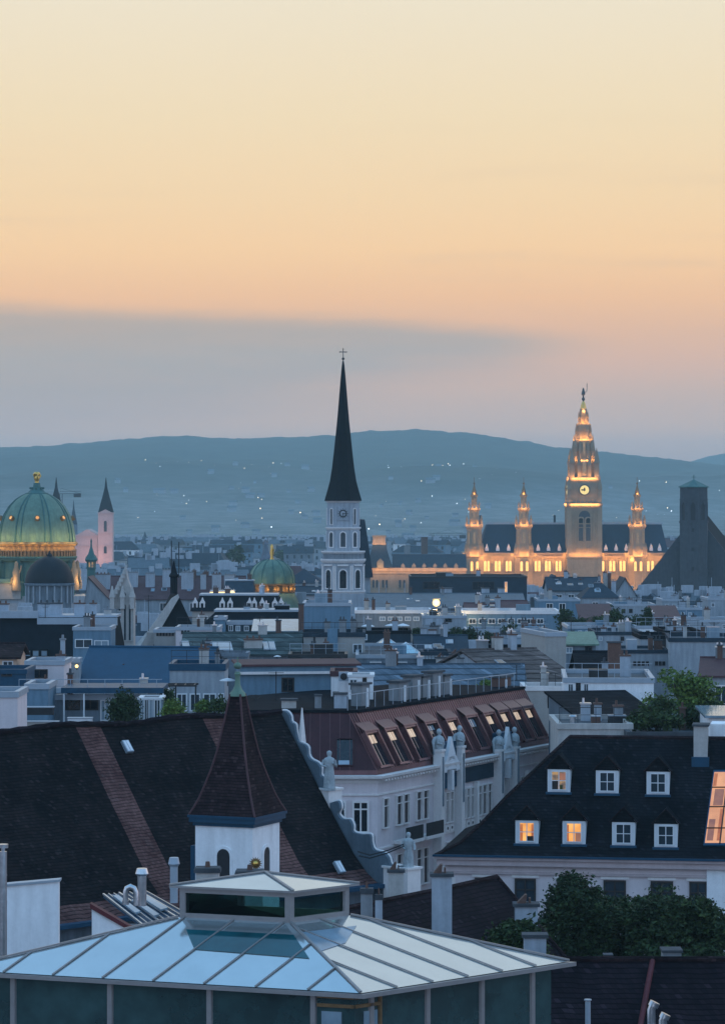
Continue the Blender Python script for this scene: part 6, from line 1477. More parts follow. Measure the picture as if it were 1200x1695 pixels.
def pergola():
    Y = 205; s = Y / F; r = thing('pergola', 'thin dark steel pergola frame in front of the pale penthouse', 'pergola', P(300, 1178, Y)); u = lambda px: (px - 300) * s; h = 44 * s
    m = MB(); m.box(u(236), u(326), -.06, .06, h - .12, h); m.box(u(236), u(326), 2, 2.12, h - .12, h)
    for k in range(6): m.box(u(240 + k * 16), u(242 + k * 16), .06, 2, h - .1, h - .02)
    m.build('roof_frame', 'metal_dark', r)
    for px in (238, 291, 324): m = MB(); m.box(u(px) - .05, u(px) + .05, -.05, .05, 0, h - .121); m.build('post', 'metal_dark', r)
pergola()
parasol('white parasol open beside the green ball finial of the belfry', 377, 1127, 27, 208)
# slate roofs between the black roof and the blue box
b = bld('green_slate_house', 'long greenish slate roof with pale skylight strips left of centre', 302, 494, 1084, 288, 12, 'gx', 1050, wall='wall_grey', rf='tile_green', chim=[(404, 434, 1060, .12, 'stone')], sky=[(354, 386, 1064, 1078, 'glass_pale', -4), (304, 316, 1063, 1078, 'glass_pale', -4), (437, 446, 1064, 1077, 'glass_pale', -3), (447, 457, 1064, 1077, 'glass_pale', -3)])
bld('hedge_terrace', 'grey terrace wall with a row of dark openings below the greenish slate roof', 296, 410, 1081, 272, 4, 'flat', wall='wall_grey', rf='wall_grey', wins=[(300, 308, 1088, 1098, 'k'), (318, 324, 1087, 1098, 'k'), (340, 376, 1090, 1097, 'k')])
bld('studio_house', 'pale low house with a row of small dark attic windows by the black steep roof', 255, 292, 1042, 312, 6, 'flat', wall='wall_cream', rf='metal_pale', wins=[(259 + 5 * k, 263 + 5 * k, 1046, 1053, 'k') for k in range(6)])
bld('studio_house', 'pink grey low house with three small windows right of the attic window row', 291, 363, 1038, 308, 6, 'flat', wall='wall_lilac', rf='metal_pale', wins=[(300 + 5 * k, 304 + 5 * k, 1043, 1050, 'k') for k in range(3)])
b = bld('black_mansard', 'long low black mansard roof in front of the small green dome', 324, 492, 1048, 335, 12, 'mansard', 1013, wall='wall_pale', rf='slate', inset=3, left=2, right=0, chim=[(455, 479, 1003, .3, 'slate')])
bld('blue_cabinet_attic', 'pale blue box attic poking out of the black mansard', 355, 373, 1021, 326, 4, 'flat', wall='wall_blue', rf='metal_pale')
bld('grey_attic', 'flat grey attic with a row of dark windows in the black mansard', 376, 424, 1029, 327, 4, 'flat', wall='slate_blue', rf='metal_pale', wins=[(378, 386, 1035, 1045, 'd'), (390, 398, 1036, 1045, 'g'), (404, 412, 1036, 1045, 'd'), (414, 422, 1036, 1045, 'k')])
bld('glass_slope_house', 'pale house with a sloping glazed studio roof left of the brown stack', 421, 492, 1046, 316, 6, 'shed', 1027, wall='wall_pale', rf='glass_pale')
tall_chimney('very tall thin brown chimney left of the pale blue box', 494, 503, 999, 1090, 304, 'brick_brown', False)
bld('blue_box_tower', 'windowless pale blue lift tower box in front of the white church tower', 502, 580, 998, 312, 9, 'flat', wall='metal_blue' if 0 else 'wall_blue', rf='metal_pale')
b = bld('white_block', 'white block with two windows and a dark roof edge below the pale blue box', 496, 604, 1047, 298, 8, 'flat', wall='wall_cream', rf='slate_blue', par=.45, wins=[(528, 541, 1068, 1080, 'k'), (584, 600, 1066, 1082, 'd')])
m = MB(); m.box(b.uv(542, 1060)[0], b.uv(559, 1060)[0], -.3, .01, b.uv(550, 1082)[1], b.uv(550, 1041)[1]); m.build('duct', 'wall_blue', b.r)
m = MB(); m.box(b.uv(519, 1060)[0], b.uv(522, 1060)[0], -.12, .01, b.ze - 5, b.ze - .45); m.build('downpipe', 'metal_dark', b.r)
bld('iron_balcony_house', 'grey house with a dark iron balcony rail beside the greenish slate roof', 478, 574, 1083, 282, 5, 'flat', wall='wall_grey', rf='metal_dark', wins=[(484, 500, 1090, 1098, 'k'), (530, 566, 1088, 1096, 'k')])
# white house behind the belfry finial
b = bld('white_gable_house', 'white house with one dark window and a sloping maroon roof edge behind the belfry', 398, 590, 1103, 206, 2.6, 'shed', 1094, rot=9, wall='wall_blue', rf='roof_maroon', wins=[(466, 487, 1122, 1146, 'k')])
m = MB(); m.box(-.1, b.L + .1, -.35, .01, b.ze - .55, b.ze - .38); m.build('cornice', 'trim', b.r)
m = MB(); u0, z1 = b.uv(464, 1148); u1, _ = b.uv(489, 1148); m.box(u0, u1, -.5, -.01, z1 - 1.4, z1 - .2); m.build('balcony', 'trim', b.r)
bld('white_stair_head', 'white rooftop stair head with an open doorway beside the air conditioner', 548, 590, 1111, 200, 4, 'flat', wall='wall_white', rf='roof_maroon', wins=[(551, 561, 1145, 1166, 'k')])
def ac(label, px, py, Y):
    s = Y / F; r = thing('air_conditioner', label, 'air conditioner', P(px, py + 7, Y)); m = MB(); m.box(-.32, .32, 0, .4, 0, .6); m.build('casing', 'metal_pale', r)
    m = MB(Matrix.Translation((0, -.01, .3)) @ Matrix.Rotation(pi / 2, 4, 'X')); m.lathe([(.23, 0), (.23, .03), (.06, .04)], 12); m.build('fan_grille', 'metal_dark', r)
ac('wall mounted air conditioner on the white stair head', 569, 1121, 199)
bld('glass_bay', 'white framed glass bay right of the white stair head', 577, 618, 1117, 197, 3, 'flat', wall='wall_white', rf='window_white', par=.15, wins=[(578, 592, 1124, 1144, 'd'), (600, 607, 1122, 1150, 'k')])
for k, (px, py0, py1) in enumerate(((423, 1150, 1180), (457, 1112, 1180))): antenna(('small dish stand antenna beside the belfry spire', 'tall pale mast with bent stays in front of the white gable house')[k], px, py0, py1, 196, 2 if k else 4)
for k, (px0, px1, py) in enumerate(((466, 490, 1157), (521, 532, 1150), (553, 574, 1147))):
    tall_chimney(('broad brick banded stack below the dark window of the white gable house', 'slim grey stack on the maroon roof by the white gable house', 'pale stack below the white stair head')[k], px0, px1, py, 1185, 188.5, ('stone', 'chimney_grey', 'chimney_pale')[k], False)
# ---- centre
def pyramid(label, px, yt, x0, x1, yb, Y):
    s = Y / F; w = (x1 - x0) * s / 2; r = thing('glass_pyramid', label, 'skylight', P((x0 + x1) / 2, yb, Y), radians(18)); r.location.y += w
    h = (yb - yt) * s; w *= .8; m = MB(); m.loft([sq(w, 0), sq(.03, h)]); m.build('glazing', 'glass_roof', r)
    m = MB()
    for sx, sy in ((-1, -1), (1, -1), (1, 1), (-1, 1)): m.tube([(sx * w, sy * w, .01), (0, 0, h + .02)], .05, 4)
    for a in range(4):
        q = MB(Matrix.Rotation(a * pi / 2, 4, 'Z'))
        for t_ in (-.5, 0, .5): q.tube([(t_ * w, -w, .02), (t_ * w * .5, -w * .5, h * .5), (0, -.03, h)] if t_ == 0 else [(t_ * w, -w, .02), (t_ * w, -w * abs(t_), h * (1 - abs(t_)))], .025, 4)
        merge(m, q)
    m.build('glazing_bars', 'white_paint', r); m = MB(); m.loft([sq(w * 1.04, -1.6), sq(w * 1.04, -.01)]); m.build('base', 'metal_blue', r)
pyramid('farther of the two pointed glass roof pyramids, left of its neighbour', 643, 1056, 611, 668, 1075, 312)
pyramid('nearer of the two pointed glass roof pyramids, on the right', 677, 1065, 644, 700, 1085, 296)
bld('pyramid_hall', 'flat roofed hall carrying the two glass pyramids', 590, 720, 1084, 288, 24, 'flat', wall='wall_grey', rf='metal_pale')
bld('colonnade_attic', 'dark attic with a row of narrow pale windows right of the glass pyramids', 698, 746, 1079, 284, 6, 'flat', wall='slate_blue', rf='slate_blue', wins=[(700 + 5 * k, 703.5 + 5 * k, 1083, 1091, 'g') for k in range(9)])
b = bld('long_blue_tile_house', 'long pale blue grey tiled roof in the centre above the copper building', 585, 872, 1166, 228, 14, 'gx', 1103, wall='wall_grey', rf='tile_blue', over=.2)
for k, (px0, px1, py) in enumerate(((745, 765, 1082), (768, 780, 1078), (784, 800, 1080), (803, 822, 1084), (722, 738, 1088), (828, 838, 1076))):
    tall_chimney(('broad grey stack left in the chimney cluster behind the long blue roof', 'slim grey stack second in the chimney cluster', 'grey stack in the middle of the chimney cluster', 'grey stack right of the middle of the chimney cluster', 'low stack at the left end of the chimney cluster', 'tall thin stack at the right end of the chimney cluster')[k], px0, px1, py, 1110, 250 + k * 2, ('chimney_grey', 'stone', 'chimney_grey', 'chimney_grey', 'stone', 'chimney_grey')[k], k % 2 == 0)
bld('dark_slate_house', 'dark slate roofed house behind the chimney cluster', 690, 772, 1086, 300, 10, 'gx', 1054, wall='wall_grey', rf='slate_blue', chim=[(696, 706, 1041, .5), (710, 722, 1044, .5)])
b = bld('window_front_house', 'dark house with one large pale blue window front left of the brown tiled roof', 806, 898, 1067, 276, 8, 'flat', wall='slate_blue', rf='slate', wins=[(857, 884, 1071, 1084, 'g'), (860, 870, 1087, 1096, 'd'), (872, 882, 1087, 1096, 'd')])
parasol('white parasol on the dark terrace left of centre behind the glass pyramids', 609, 1037, 22, 338); parasol('left one of the pair of white parasols behind the glass pyramids', 647, 1036, 20, 338); parasol('right one of the pair of white parasols behind the glass pyramids', 667, 1036, 22, 337)
parasol('tiny white parasol on the iron balcony house roof', 459, 1087, 12, 280)
bld('parasol_terrace', 'dark planted terrace house carrying the white parasols', 588, 680, 1044, 330, 8, 'flat', wall='slate_blue', rf='slate', wins=[(592, 608, 1050, 1060, 'g')])
# ---- around the bright lamp
b = bld('white_gallery_left', 'long low hall with a gleaming white roof edge left of the bright lamp', 588, 714, 1010, 405, 10, 'flat', wall='wall_grey', rf='white_paint', par=.45, wins=[(628 + 14 * k, 638 + 14 * k, 1021, 1028, 'g') for k in range(6)])
b2 = bld('white_gallery_right', 'long low hall with a gleaming white roof edge right of the bright lamp', 764, 926, 1011, 398, 10, 'flat', wall='wall_blue', rf='white_paint', par=.45, wins=[(776 + 16 * k, 788 + 16 * k, 1024, 1033, 'd') for k in range(8)])
lamp_post('floodlight_lamp', 'dazzling yellow lamp burning on a roof mast in the middle of the town', 722, 998, 396, .48, 'lit_lamp', post=34, watts=1800)
bld('pale_turret_house', 'pale house with a small roof hut right below the dazzling lamp', 700, 772, 1019, 386, 8, 'flat', wall='wall_pale', rf='metal_pale', wins=[(736, 748, 1024, 1030, 'k'), (712, 720, 1030, 1040, 'k')], chim=[(704, 716, 1036, -.3), (722, 732, 1036, -.3)])
bld('garden_terrace_house', 'blue grey house with planted balconies below the right white roof edge', 772, 905, 1042, 370, 8, 'flat', wall='wall_grey', rf='metal_pale', wins=[(790 + 18 * k, 802 + 18 * k, 1046, 1056, 'd') for k in range(6)])
for k, (px, py, w, h) in enumerate(((757, 1048, 26, 18), (780, 1050, 22, 20), (845, 1048, 26, 26), (808, 1053, 16, 12), (690, 1046, 14, 12))):
    bush(('dark shrub at the left end of the planted balconies', 'taller dark shrub second along the planted balconies', 'large round bush right on the planted balconies', 'low shrub in the middle of the planted balconies', 'small shrub below the dazzling lamp')[k], px, py, w, h, 362)
bld('red_roof_annex', 'dull red roofed row behind the right white roof edge', 772, 828, 1012, 430, 8, 'gx', 1000, wall='wall_grey', rf='roof_maroon'); bld('red_roof_annex', 'dull red roofed block right of the row behind the right white edge', 830, 872, 1012, 425, 8, 'gx', 996, wall='wall_grey', rf='roof_maroon', chim=[(820, 828, 990, .1)])
bld('tin_roof_hall', 'wide pale grey tin roof behind the dazzling lamp', 610, 870, 1008, 452, 26, 'gx', 984, wall='wall_grey', rf='roof_grey')
b = bld('dark_flat_block', 'dark flat topped block with one orange lit window in front of the theatre', 679, 872, 954, 520, 16, 'flat', wall='slate_blue', rf='metal_dark', wins=[(835, 840, 963, 981, 'l'), (700, 728, 963, 975, 'k'), (782, 818, 963, 976, 'k')])
m = MB(); m.box(b.uv(722, 950, 5)[0], b.uv(748, 950, 5)[0], 5, 10, b.zr, b.uv(722, 948, 5)[1]); m.build('roof_hut', 'metal_dark', b.r)
for k, (px0, px1) in enumerate(((729, 748), (797, 810), (824, 835))): tall_chimney(('broad white stack left in front of the dark flat block', 'white stack in the middle before the dark flat block', 'white stack beside the orange lit window')[k], px0, px1, 973, 1000, 480, 'chimney_pale', False)
tall_chimney('brick factory chimney standing behind the theatre roof', 697, 708, 889, 925, 1480, 'brick_brown', False)
tall_chimney('stubby dark chimney on the skyline left of the brick factory chimney', 669, 679, 903, 925, 1500, 'chimney_grey', False)
# ---- right
b = bld('brown_tile_house', 'house with a broad weathered brown tiled roof right of centre', 842, 960, 1134, 238, 16, 'gx', 1076, rot=24, wall='wall_pale', rf='tile_brown', over=.3)
bld('pale_shaft_house', 'tall pale windowless wall rising over the brown tiled roof', 903, 937, 1047, 254, 9, 'flat', wall='wall_cream', rf='metal_pale', rot=10); bld('green_tin_attic', 'attic with a ribbed green copper roof and cream top edge', 912, 986, 1068, 268, 6, 'shed', 1048, wall='wall_grey', rf='verdigris', wins=[(936, 948, 1071, 1082, 'g'), (968, 980, 1070, 1080, 'k')])
bld('dark_tile_house', 'small house with a dark tiled roof left of the brown stack on the right', 960, 1012, 1116, 232, 8, 'gx', 1082, wall='wall_grey', rf='tile_house')
tall_chimney('sturdy brown brick stack between the dark tiled roof and the white attic', 1007, 1028, 1062, 1120, 228, 'brick_brown', False)
bld('white_attic_house', 'white house with two small window groups on the right', 1030, 1109, 1076, 262, 8, 'flat', wall='wall_pale', rf='slate_blue', par=.3, wins=[(1048 + 7 * k, 1053 + 7 * k, 1095, 1102, 'k') for k in range(4)] + [(1084 + 6 * k, 1089 + 6 * k, 1095, 1102, 'k') for k in range(3)] + [(1034, 1040, 1076, 1094, 'k')])
bld('blank_white_house', 'large blank white wall with a dark coping at the right edge', 1108, 1250, 1056, 258, 10, 'flat', wall='wall_pale', rf='slate_blue', rot=-4)
bld('loggia_house', 'white house with an open dark loggia above the blank wall', 1060, 1112, 1052, 282, 8, 'flat', wall='wall_pale', rf='slate', wins=[(1082, 1090, 1058, 1072, 'k'), (1094, 1104, 1058, 1072, 'k')])
b = bld('white_corner_house', 'white corner house with shaded balcony doors and a long blank side wall', 934, 1082, 1122, 208, 11, 'flat', wall='wall_white', rf='metal_pale', rot=-3, wins=[(940, 949, 1132, 1151, 'd'), (953, 961, 1130, 1151, 'k'), (966, 974, 1132, 1151, 'd')])
m = MB(); m.box(b.uv(906, 1150)[0], b.uv(975, 1150)[0], -1.8, -.02, b.uv(940, 1170)[1], b.uv(940, 1150)[1]); m.build('balcony', 'metal_dark', b.r)
bld('brown_lean_to', 'low dark grey tiled lean to roof in front of the white corner house', 962, 1086, 1190, 199, 7, 'shed', 1146, wall='wall_grey', rf='tile_house', rot=14)
bld('slate_slope_house', 'blue grey slate roof sloping down beside the end of the copper mansard', 872, 952, 1200, 232, 12, 'gx', 1142, wall='wall_cream', rf='slate_blue', rot=-22)
bld('peach_wall_house', 'house with a faded peach wall and green awning behind the copper mansard', 868, 940, 1136, 226, 5, 'flat', wall='wall_cream', rf='trim', wins=[(906, 938, 1143, 1162, 'k')])
bld('parapet_terrace', 'mossy stone parapet terrace above the dormer house', 924, 1046, 1198, 186, 8, 'flat', wall='stone', rf='stone')
bld('parapet_terrace', 'long dark terrace wall behind the dormer house roof on the right', 1040, 1240, 1212, 184, 8, 'flat', wall='stone_dark', rf='stone_dark')
solid('roof_cabinet', 'small dark cabinet on the mossy parapet terrace', 'cabinet', 1008, 1036, 1186, 1199, 190, 1, 'metal_dark'); solid('roof_cabinet', 'squat brown cabinet left on the mossy parapet terrace', 'cabinet', 980, 994, 1187, 1199, 190, 1, 'brick_brown')
flue('roof_vent', 'shiny silver vent pair on the mossy parapet terrace', 948, 9, 1184, 1199, 189, 1, 'steel')
bld('red_gable_house', 'house with a dull red tiled roof cut by the right edge', 1162, 1260, 1120, 236, 9, 'gx', 1092, wall='wall_pale', rf='roof_maroon', rot=-8)
bld('white_annex', 'white annex with a slanted glass roof at the right edge over the dormer house', 1174, 1240, 1188, 182, 5, 'shed', 1172, wall='wall_white', rf='glass_pale')
tree_px('garden_tree', 'light green airy tree rising among the roofs at the right', 1126, 1158, 150, 140, 192, 240, .13, 'leaf_light', 12, clump=.7, lv=28)
tree_px('garden_tree', 'dark lower tree in front of the light green airy tree', 1086, 1188, 110, 76, 188, 170, .14, 'leaf', 14, clump=.65, lv=30)
tree_px('garden_tree', 'dark spreading tree right of the light green airy tree', 1172, 1186, 86, 80, 190, 150, .14, 'leaf', 14, clump=.65, lv=30)
tree_px('garden_tree', 'twin small shrub trees growing before the long blue roof', 805, 1140, 34, 30, 218, 40, .13, 'leaf_light', 16, clump=.45, lv=24)
# right middle clutter of flat blocks
spec_blocks = [
 ('blue_grey_gable_house', 'gabled blue grey house in front of the town hall clock tower', 908, 992, 978, 560, 14, 'gx', 957, 'wall_pale', 'slate_blue'),
 ('gable_end_house', 'small house with a pale pointed gable end below the right town hall tower', 1018, 1052, 984, 540, 12, 'gy', 958, 'wall_pale', 'slate_blue'),
 ('gable_end_house', 'pale pointed gable end left of the blue grey house', 906, 932, 972, 575, 12, 'gy', 954, 'wall_pale', 'slate_blue'),
 ('blue_hip_house', 'blue hipped roof beside the huge stone gable', 964, 1024, 990, 520, 12, 'hip', 960, 'wall_pale', 'slate_blue'),
 ('long_pale_block', 'long pale block under the blue grey gabled house', 890, 960, 992, 500, 10, 'flat', None, 'wall_blue', 'metal_pale'),
 ('red_wall_house', 'dull red tin roofed shed between the pale blocks on the right', 962, 1014, 1026, 440, 8, 'shed', 1001, 'wall_grey', 'roof_maroon'),
 ('cube_block', 'wide windowless pale cube right of the dull red shed', 1012, 1084, 1000, 450, 10, 'flat', None, 'wall_pale', 'metal_pale'),
 ('cube_block', 'pale cube with stepped top at the foot of the stone tower', 1096, 1140, 992, 470, 10, 'flat', None, 'wall_pale', 'metal_pale'),
 ('red_low_house', 'second dull red roof right of the windowless pale cube', 1084, 1124, 1024, 430, 8, 'shed', 1004, 'wall_grey', 'roof_maroon'),
 ('cube_block', 'blue grey cube right of the second dull red roof', 1122, 1162, 1006, 455, 10, 'flat', None, 'wall_blue', 'metal_pale'),
 ('cube_block', 'pale upright block at the right edge below the stone tower', 1172, 1230, 990, 460, 10, 'flat', None, 'wall_pale', 'metal_pale'),
 ('flat_house', 'flat white terrace house with glass rail near the right edge', 1130, 1250, 1026, 380, 10, 'flat', None, 'wall_pale', 'metal_pale'),
 ('flat_house', 'low white terrace house left of the glass rail house', 1052, 1132, 1036, 360, 10, 'flat', None, 'wall_white', 'metal_pale'),
 ('flat_house', 'long blue grey house below the hedge on the right', 940, 1032, 1036, 350, 10, 'flat', None, 'wall_blue', 'metal_pale'),
 ('flat_house', 'grey house with a dark flat roof under the hedge', 986, 1062, 1046, 318, 10, 'flat', None, 'wall_pale', 'slate_blue'),
 ('flat_house', 'pale house filling the gap right of the loggia', 1098, 1160, 1044, 300, 10, 'flat', None, 'wall_pale', 'slate'),
 ('flat_house', 'pale house left behind the green copper attic', 850, 910, 1048, 330, 10, 'flat', None, 'wall_grey', 'metal_pale'),
]
for nm, lb, x0, x1, ye, Y, dp, rt, yr, wl, rf in spec_blocks:
    wn = []; 
    if rt == 'flat' and Y < 480:
        px = x0 + 5
        while px < x1 - 9:
            if random.random() < .6: wn.append((px, px + 6, ye + 8, ye + 15, random.choice('dkdg')))
            px += 12
    ch = [(x0 + (x1 - x0) * q, x0 + (x1 - x0) * q + random.uniform(5, 9), ye - random.uniform(5, 10) - (ye - yr if yr else 0) * .6, .4) for q in random.sample((.12, .35, .6, .8), 2)] if rt in ('gx', 'hip', 'flat') else []
    bld(nm, lb, x0, x1, ye, Y, dp, rt, yr, wall=wl, rf=rf, wins=wn, chim=ch)
for k, (px, py, w, h) in enumerate(((934, 1024, 22, 34), (960, 1032, 34, 18), (1000, 1030, 40, 22), (1020, 1022, 22, 26), (1060, 1030, 34, 20), (1072, 1018, 12, 26), (1042, 1034, 16, 20))):
    bush(('tall dark conifer at the left end of the roof hedge', 'low hedge part beside the tall conifer', 'wide hedge part under the dull red shed', 'higher bush right of the wide hedge part', 'wide dark hedge part below the windowless cube', 'pointed little conifer near the second red roof', 'loose bush between the two wide hedge parts')[k], px, py, w, h, 365)
for k, (px, y0, y1, Y) in enumerate(((945, 1020, 1062, 300), (988, 1036, 1068, 270), (1090, 1030, 1052, 280), (560, 1086, 1103, 210), (1182, 1030, 1056, 270), (855, 1100, 1132, 232), (246, 985, 1045, 330), (75, 1000, 1035, 322), (430, 1020, 1052, 300), (790, 1040, 1080, 280))):
    antenna(('roof antenna right of the tall conifer', 'roof antenna over the green copper attic', 'roof antenna above the loggia house', 'roof antenna on the white gable house', 'roof antenna above the blank white wall', 'roof antenna at the left of the brown tiled roof', 'tall thin aerial beside the gothic gable', 'roof aerial on the dark blue mansard', 'roof aerial over the greenish slate roof', 'thin aerial above the chimney cluster')[k], px, y0, y1, Y)
# the chimney row on the red roof behind the black steep roof
bld('red_chimney_house', 'long dull red roof crowned with a row of tall pale chimneys left of centre', 152, 402, 992, 560, 16, 'gx', 955, wall='wall_pale', rf='roof_maroon', chim=[(158, 182, 951, .2), (209, 228, 948, .25), (241, 256, 950, .25), (269, 285, 944, .25), (300, 320, 948, .2), (332, 341, 951, .2), (351, 366, 951, .2), (371, 390, 952, .2)])
bld('brown_steep_house', 'steep brown roof falling to the right beside the green turret', 140, 186, 998, 545, 10, 'gy', 956, pk=146, wall='wall_pale', rf='roof_maroon')
def lit_terrace():
    Y = 500; r = thing('lit_terrace', 'roof terrace front glowing warm yellow with a bright lamp at its right end', 'terrace', P(368, 985, Y)); s = Y / F; r.location.z = 0; z = lambda py: Z_(py, Y)
    m = MB(); m.box(-22 * s, 24 * s, 0, 5, 0, z(987)); m.build('wall', 'wall_pale', r); m = MB(); m.box(-20.5 * s, 19.5 * s, -.05, .6, z(986.5), z(980)); m.build('glowing_front', 'lit_terrace', r)
    m = MB(); m.box(-21 * s, 20 * s, -.3, 5, z(980) + .01, z(978)); m.build('roof', 'metal_pale', r)
    m = MB()
    for k in range(12): m.box((-20 + 3.5 * k) * s, (-19.6 + 3.5 * k) * s, -.1, 0, z(977.9), z(974.5))
    m.build('railing', 'metal_pale', r); m = MB(); m.ball((17 * s, -.5, z(982)), .42, 8); m.build('lamp_globe', 'lit_lamp', r); lamp(r, (17 * s, -2, z(982)), 250)
lit_terrace()
b = bld('ornate_mansard', 'dark mansard roof with pale carved dormers below the glowing terrace', 318, 470, 1012, 432, 12, 'mansard', 986, wall='wall_cream', rf='slate', inset=3, left=1, right=1)
for px in (323, 335, 368, 381, 413, 421, 434, 455, 465):
    u, z = b.uv(px, 1008, 1); m = MB(); m.prism([(u - .38, .5, z), (u + .38, .5, z), (u + .38, .5, z + .9), (u + .15, .5, z + 1.2), (u, .5, z + 1.6), (u - .15, .5, z + 1.2), (u - .38, .5, z + .9)], (0, 1.6, 0)); d_ = m.build('dormer', 'trim', b.r); m = MB(); m.box(u - .17, u + .17, .46, .495, z + .2, z + .8); m.build('pane', 'glass_dark', d_)
bld('grey_mansard_house', 'grey house with mansard dormers right behind the lit terrace', 372, 418, 985, 540, 10, 'mansard', 962, wall='wall_grey', rf='slate_blue', inset=3, left=0, right=0, wins=[(400, 406, 988, 996, 'd')])
bld('palace_wing', 'pale palace wing with a rose tinted wall between the green dome and the church tower', 490, 536, 985, 575, 12, 'gx', 972, wall='wall_lilac', rf='slate_blue'); bld('dark_hip_house', 'blue slate hipped roof right behind the lit terrace and small green dome', 470, 536, 966, 640, 14, 'hip', 942, wall='wall_pale', rf='slate_blue')

# ================================================================= the hazy town behind
KINDS = [('slate_town_house', 'hazy town house with a dark slate roof', 'slate_blue', 'dark slate roofed houses of the hazy town'), ('grey_town_house', 'hazy town house with a pale grey roof', 'roof_grey', 'pale grey roofed houses of the hazy town'),
         ('red_town_house', 'hazy town house with a dull red roof', 'roof_maroon', 'dull red roofed houses of the hazy town'), ('blue_town_house', 'hazy town house with a blue grey tin roof', 'roof_town', 'tin roofed houses of the hazy town')]
WALLS = ['wall_pale', 'wall_grey', 'wall_white', 'wall_cream', 'wall_blue']
def ymin(px, Y):
    """the highest row a filler roof may reach without hiding a landmark"""
    if Y > 1650: return 884
    if px > 1036 and Y > 780: return 2000
    if px > 762 and Y > 1330: return 2000
    if px > 762: return 966
    if px > 596: return 2000 if Y > 1300 else (979 if Y < 1250 else 2000)
    if 516 < px < 622: return 1004 if Y < 515 else 930
    if px > 400: return 1002 if Y < 560 and px < 500 else (926 if Y > 700 else 968)
    if px < 205 and Y < 610: return 985
    if px < 196 and Y < 1500: return 930
    return 905 if Y > 900 else 925
cnt = 0
TR = [0, 0, 0, 0]
def town_house(px, Y, w, dp, ztop, kind):
    nm, lb, rf, gp = KINDS[kind]; x = X_(px, Y); wl = random.choice(WALLS); m = MB(); h = random.uniform(2.2, 5.0); ze = ztop - h
    m.box(-w / 2, w / 2, 0, dp, 0, ze); m.mi = 1; o = .4; t_ = random.random()
    if t_ < .55:
        m.prism([(-w / 2 - o, -o, ze), (-w / 2 - o, dp / 2, ztop), (-w / 2 - o, dp + o, ze)], (w + 2 * o, 0, 0))
    elif t_ < .8:
        i = min(w, dp) * .35; m.loft([[(-w / 2 - o, -o, ze), (w / 2 + o, -o, ze), (w / 2 + o, dp + o, ze), (-w / 2 - o, dp + o, ze)], [(-w / 2 + i, i, ztop), (w / 2 - i, i, ztop), (w / 2 - i, dp - i, ztop), (-w / 2 + i, dp - i, ztop)]])
    else: m.box(-w / 2 - .1, w / 2 + .1, -.1, dp + .1, ze + .01, ze + .6)
    m.mi = 2
    for k in range(random.randint(1, 4)):
        q = random.uniform(-.45, .45) * w; cw = random.uniform(.5, 1.6); m.box(q - cw, q + cw, dp * .4, dp * .4 + 1.2, ze + .3, ztop + random.uniform(.3, 2.0))
    m.mi = 3
    m.mi = 1
    if t_ < .55:
        for k in range(random.randint(0, 3)):
            q = random.uniform(-.42, .42) * w; zq = ze + h * .2; m.prism([(q - .9, dp * .08, zq), (q + .9, dp * .08, zq), (q + .9, dp * .08, zq + 1.3), (q, dp * .08, zq + 2.0), (q - .9, dp * .08, zq + 1.3)], (0, 2.4, 0)); m.mi = 3; m.box(q - .5, q + .5, dp * .08 - .08, dp * .08 - .02, zq + .15, zq + 1.2); m.mi = 1
    m.mi = 2
    if random.random() < .5: q = random.uniform(-.4, .4) * w; m.tube([(q, dp * .5, ztop - .5), (q, dp * .5, ztop + random.uniform(2, 4.5))], .07, 4)
    m.mi = 3
    nw = max(2, int(w / 3.2))
    for fl in range(3):
        for k in range(nw):
            q = -w / 2 + w * (k + .5) / nw; m.box(q - .6, q + .6, -.06, -.01, ze - 2.8 - fl * 3.6, ze - .9 - fl * 3.6)
    ob = m.build(nm, [wl, rf, 'chimney_pale', 'glass_town'], None, fix=True); ob.location = (x, Y, 0); ob.rotation_euler = (0, 0, random.uniform(-.35, .35)); tag(ob, lb, 'house', gp); TR[kind] += 1
random.seed(21)
for i in range(2300):
    if sum(TR) > 860: break
    Y = random.choice([random.uniform(330, 700), random.uniform(600, 1250), random.uniform(1100, 2900), random.uniform(1700, 2900)]); px = random.uniform(-190, 1390)
    w = random.uniform(9, 26) * (1 if Y < 1200 else 1.3); dp = random.uniform(9, 14); zt = random.uniform(16.5, 24.5) if Y < 1500 else random.uniform(13, 21)
    s = F / Y; lo = max(ymin(px - w * s / 2, Y), ymin(px, Y), ymin(px + w * s / 2, Y))
    zmax = Z_(lo, Y)
    if lo > 1500 or zmax < 8: continue
    zt = min(zt, zmax - 2.2)
    if zt < 8 and Y < 1500: continue
    kind = random.choices((0, 1, 2, 3), (.36, .30, .12, .22))[0]
    if TR[kind] > 270: kind = random.choice((0, 1, 3))
    town_house(px, Y, w, dp, zt, kind)
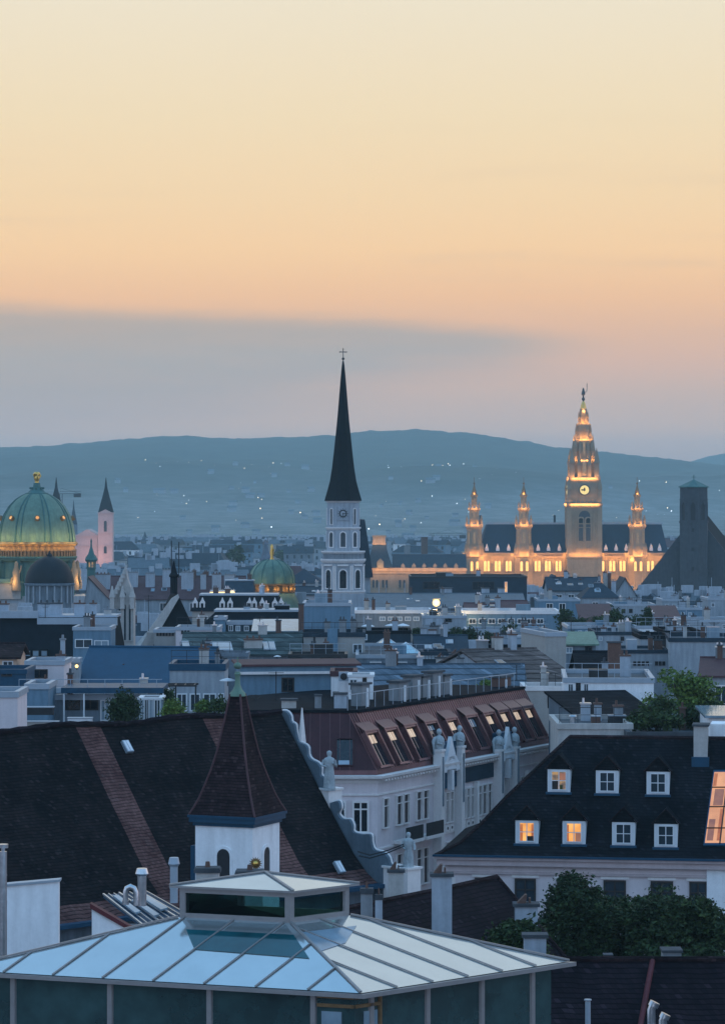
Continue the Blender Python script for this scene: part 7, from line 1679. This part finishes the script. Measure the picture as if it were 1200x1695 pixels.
# trees among the far roofs
for k, (px, py, w, h, Y) in enumerate(((240, 912, 60, 16, 1750), (330, 905, 70, 14, 2100), (383, 905, 12, 30, 1250), (395, 903, 12, 32, 1260), (470, 912, 40, 16, 1700), (655, 905, 50, 10, 2300), (1185, 885, 50, 26, 1500), (500, 898, 60, 12, 2400), (290, 899, 60, 12, 2500), (220, 899, 40, 12, 2450))):
    s = Y / F; lb = ('broad hazy tree clump right of the pink church', 'hazy tree clump left of the twin poplars', 'left one of the twin dark poplars', 'right one of the twin dark poplars', 'hazy tree clump left of the church tower', 'hazy tree clump behind the theatre', 'dark tree clump right of the stone tower', 'farthest hazy tree clump left of the church tower', 'farthest hazy tree clump over the chimney row', 'farthest hazy tree clump by the pink church')[k]
    tree('far_tree', lb, (X_(px, Y), Y, Z_(py + h / 2, Y)), w * s / 2, w * s / 2, h * s * .6, 60, .9 * Y / 1700, 0, 'leaf', None, 2.2, 14)

# hillside villas and lights
random.seed(5)
HL = [(240, .07), (300, .05), (380, .1), (420, .1), (460, .06), (620, .1), (680, .12), (730, .12), (800, .05), (860, .06), (1030, .07), (1090, .06), (30, .04)]
vm = None
for i in range(70):
    px = random.gauss(random.choices([a for a, _ in HL], [b for _, b in HL])[0], 45); Y = random.uniform(3150, 5000) - (600 if random.random() < .5 else 0); Y = max(3050, Y)
    if not -20 < px < 1220: continue
    x = X_(px, Y); zz = hillz(x, Y)
    if vm is None:
        m = MB(); m.box(-6, 6, 0, 9, -4, 7); m.mi = 1; m.prism([(-7, -.8, 6.8), (-7, 4.5, 11), (-7, 9.8, 6.8)], (14, 0, 0)); vm = m.build('hillside_villa', ['wall_pale', 'roof_grey']); o = vm
    else: o = vm.copy(); COL.objects.link(o)
    k = random.uniform(.35, .75); o.scale = (k * random.uniform(.8, 1.4), k, k); o.location = (x, Y, zz); o.rotation_euler = (0, 0, random.uniform(-.6, .6)); tag(o, 'pale villa scattered on the wooded hillside', 'villa', 'villas on the hillside')
lm = {}
for i in range(95):
    px = random.gauss(random.choices([a for a, _ in HL], [b for _, b in HL])[0], 38); Y = random.uniform(3100, 5300); x = X_(px, Y); zz = hillz(x, Y)
    if not 0 < px < 1200: continue
    k = 'lit_far' if random.random() < .65 else 'lit_far_cool'
    if k not in lm:
        m = MB(); m.ball((0, 0, 8.4), .8, 8); m.mi = 1; m.tube([(0, 0, -3), (0, 0, 7.7)], .12, 4); lm[k] = m.build('hillside_lamp', [k, 'metal_dark']); o = lm[k]
    else: o = lm[k].copy(); COL.objects.link(o)
    o.location = (x, Y, zz); s = random.choice((.25, .3, .4, .55, .75)); o.scale = (s, s, s)
    tag(o, 'warm street light twinkling on the hillside' if k == 'lit_far' else 'cool white street light twinkling on the hillside', 'street light', 'warm lights on the hillside' if k == 'lit_far' else 'cool lights on the hillside')
# ================================================================= the evening air
t_m = bpy.data.materials.new('haze'); t_m.use_nodes = True; MAT['haze'] = t_m
t = NT(t_m.node_tree); t.n.clear()
pv = t.node('ShaderNodeVolumePrincipled'); pv.inputs['Color'].default_value = (.66, .90, .93, 1); pv.inputs['Density'].default_value = .00012; pv.inputs['Anisotropy'].default_value = 0.0
om = t.node('ShaderNodeOutputMaterial'); t.l.new(pv.outputs[0], om.inputs['Volume'])
hb = MB(); hb.box(-1600, 1600, -80, 9400, -30, 225)
hz = hb.build('haze', 'haze'); hz['kind'] = 'stuff'
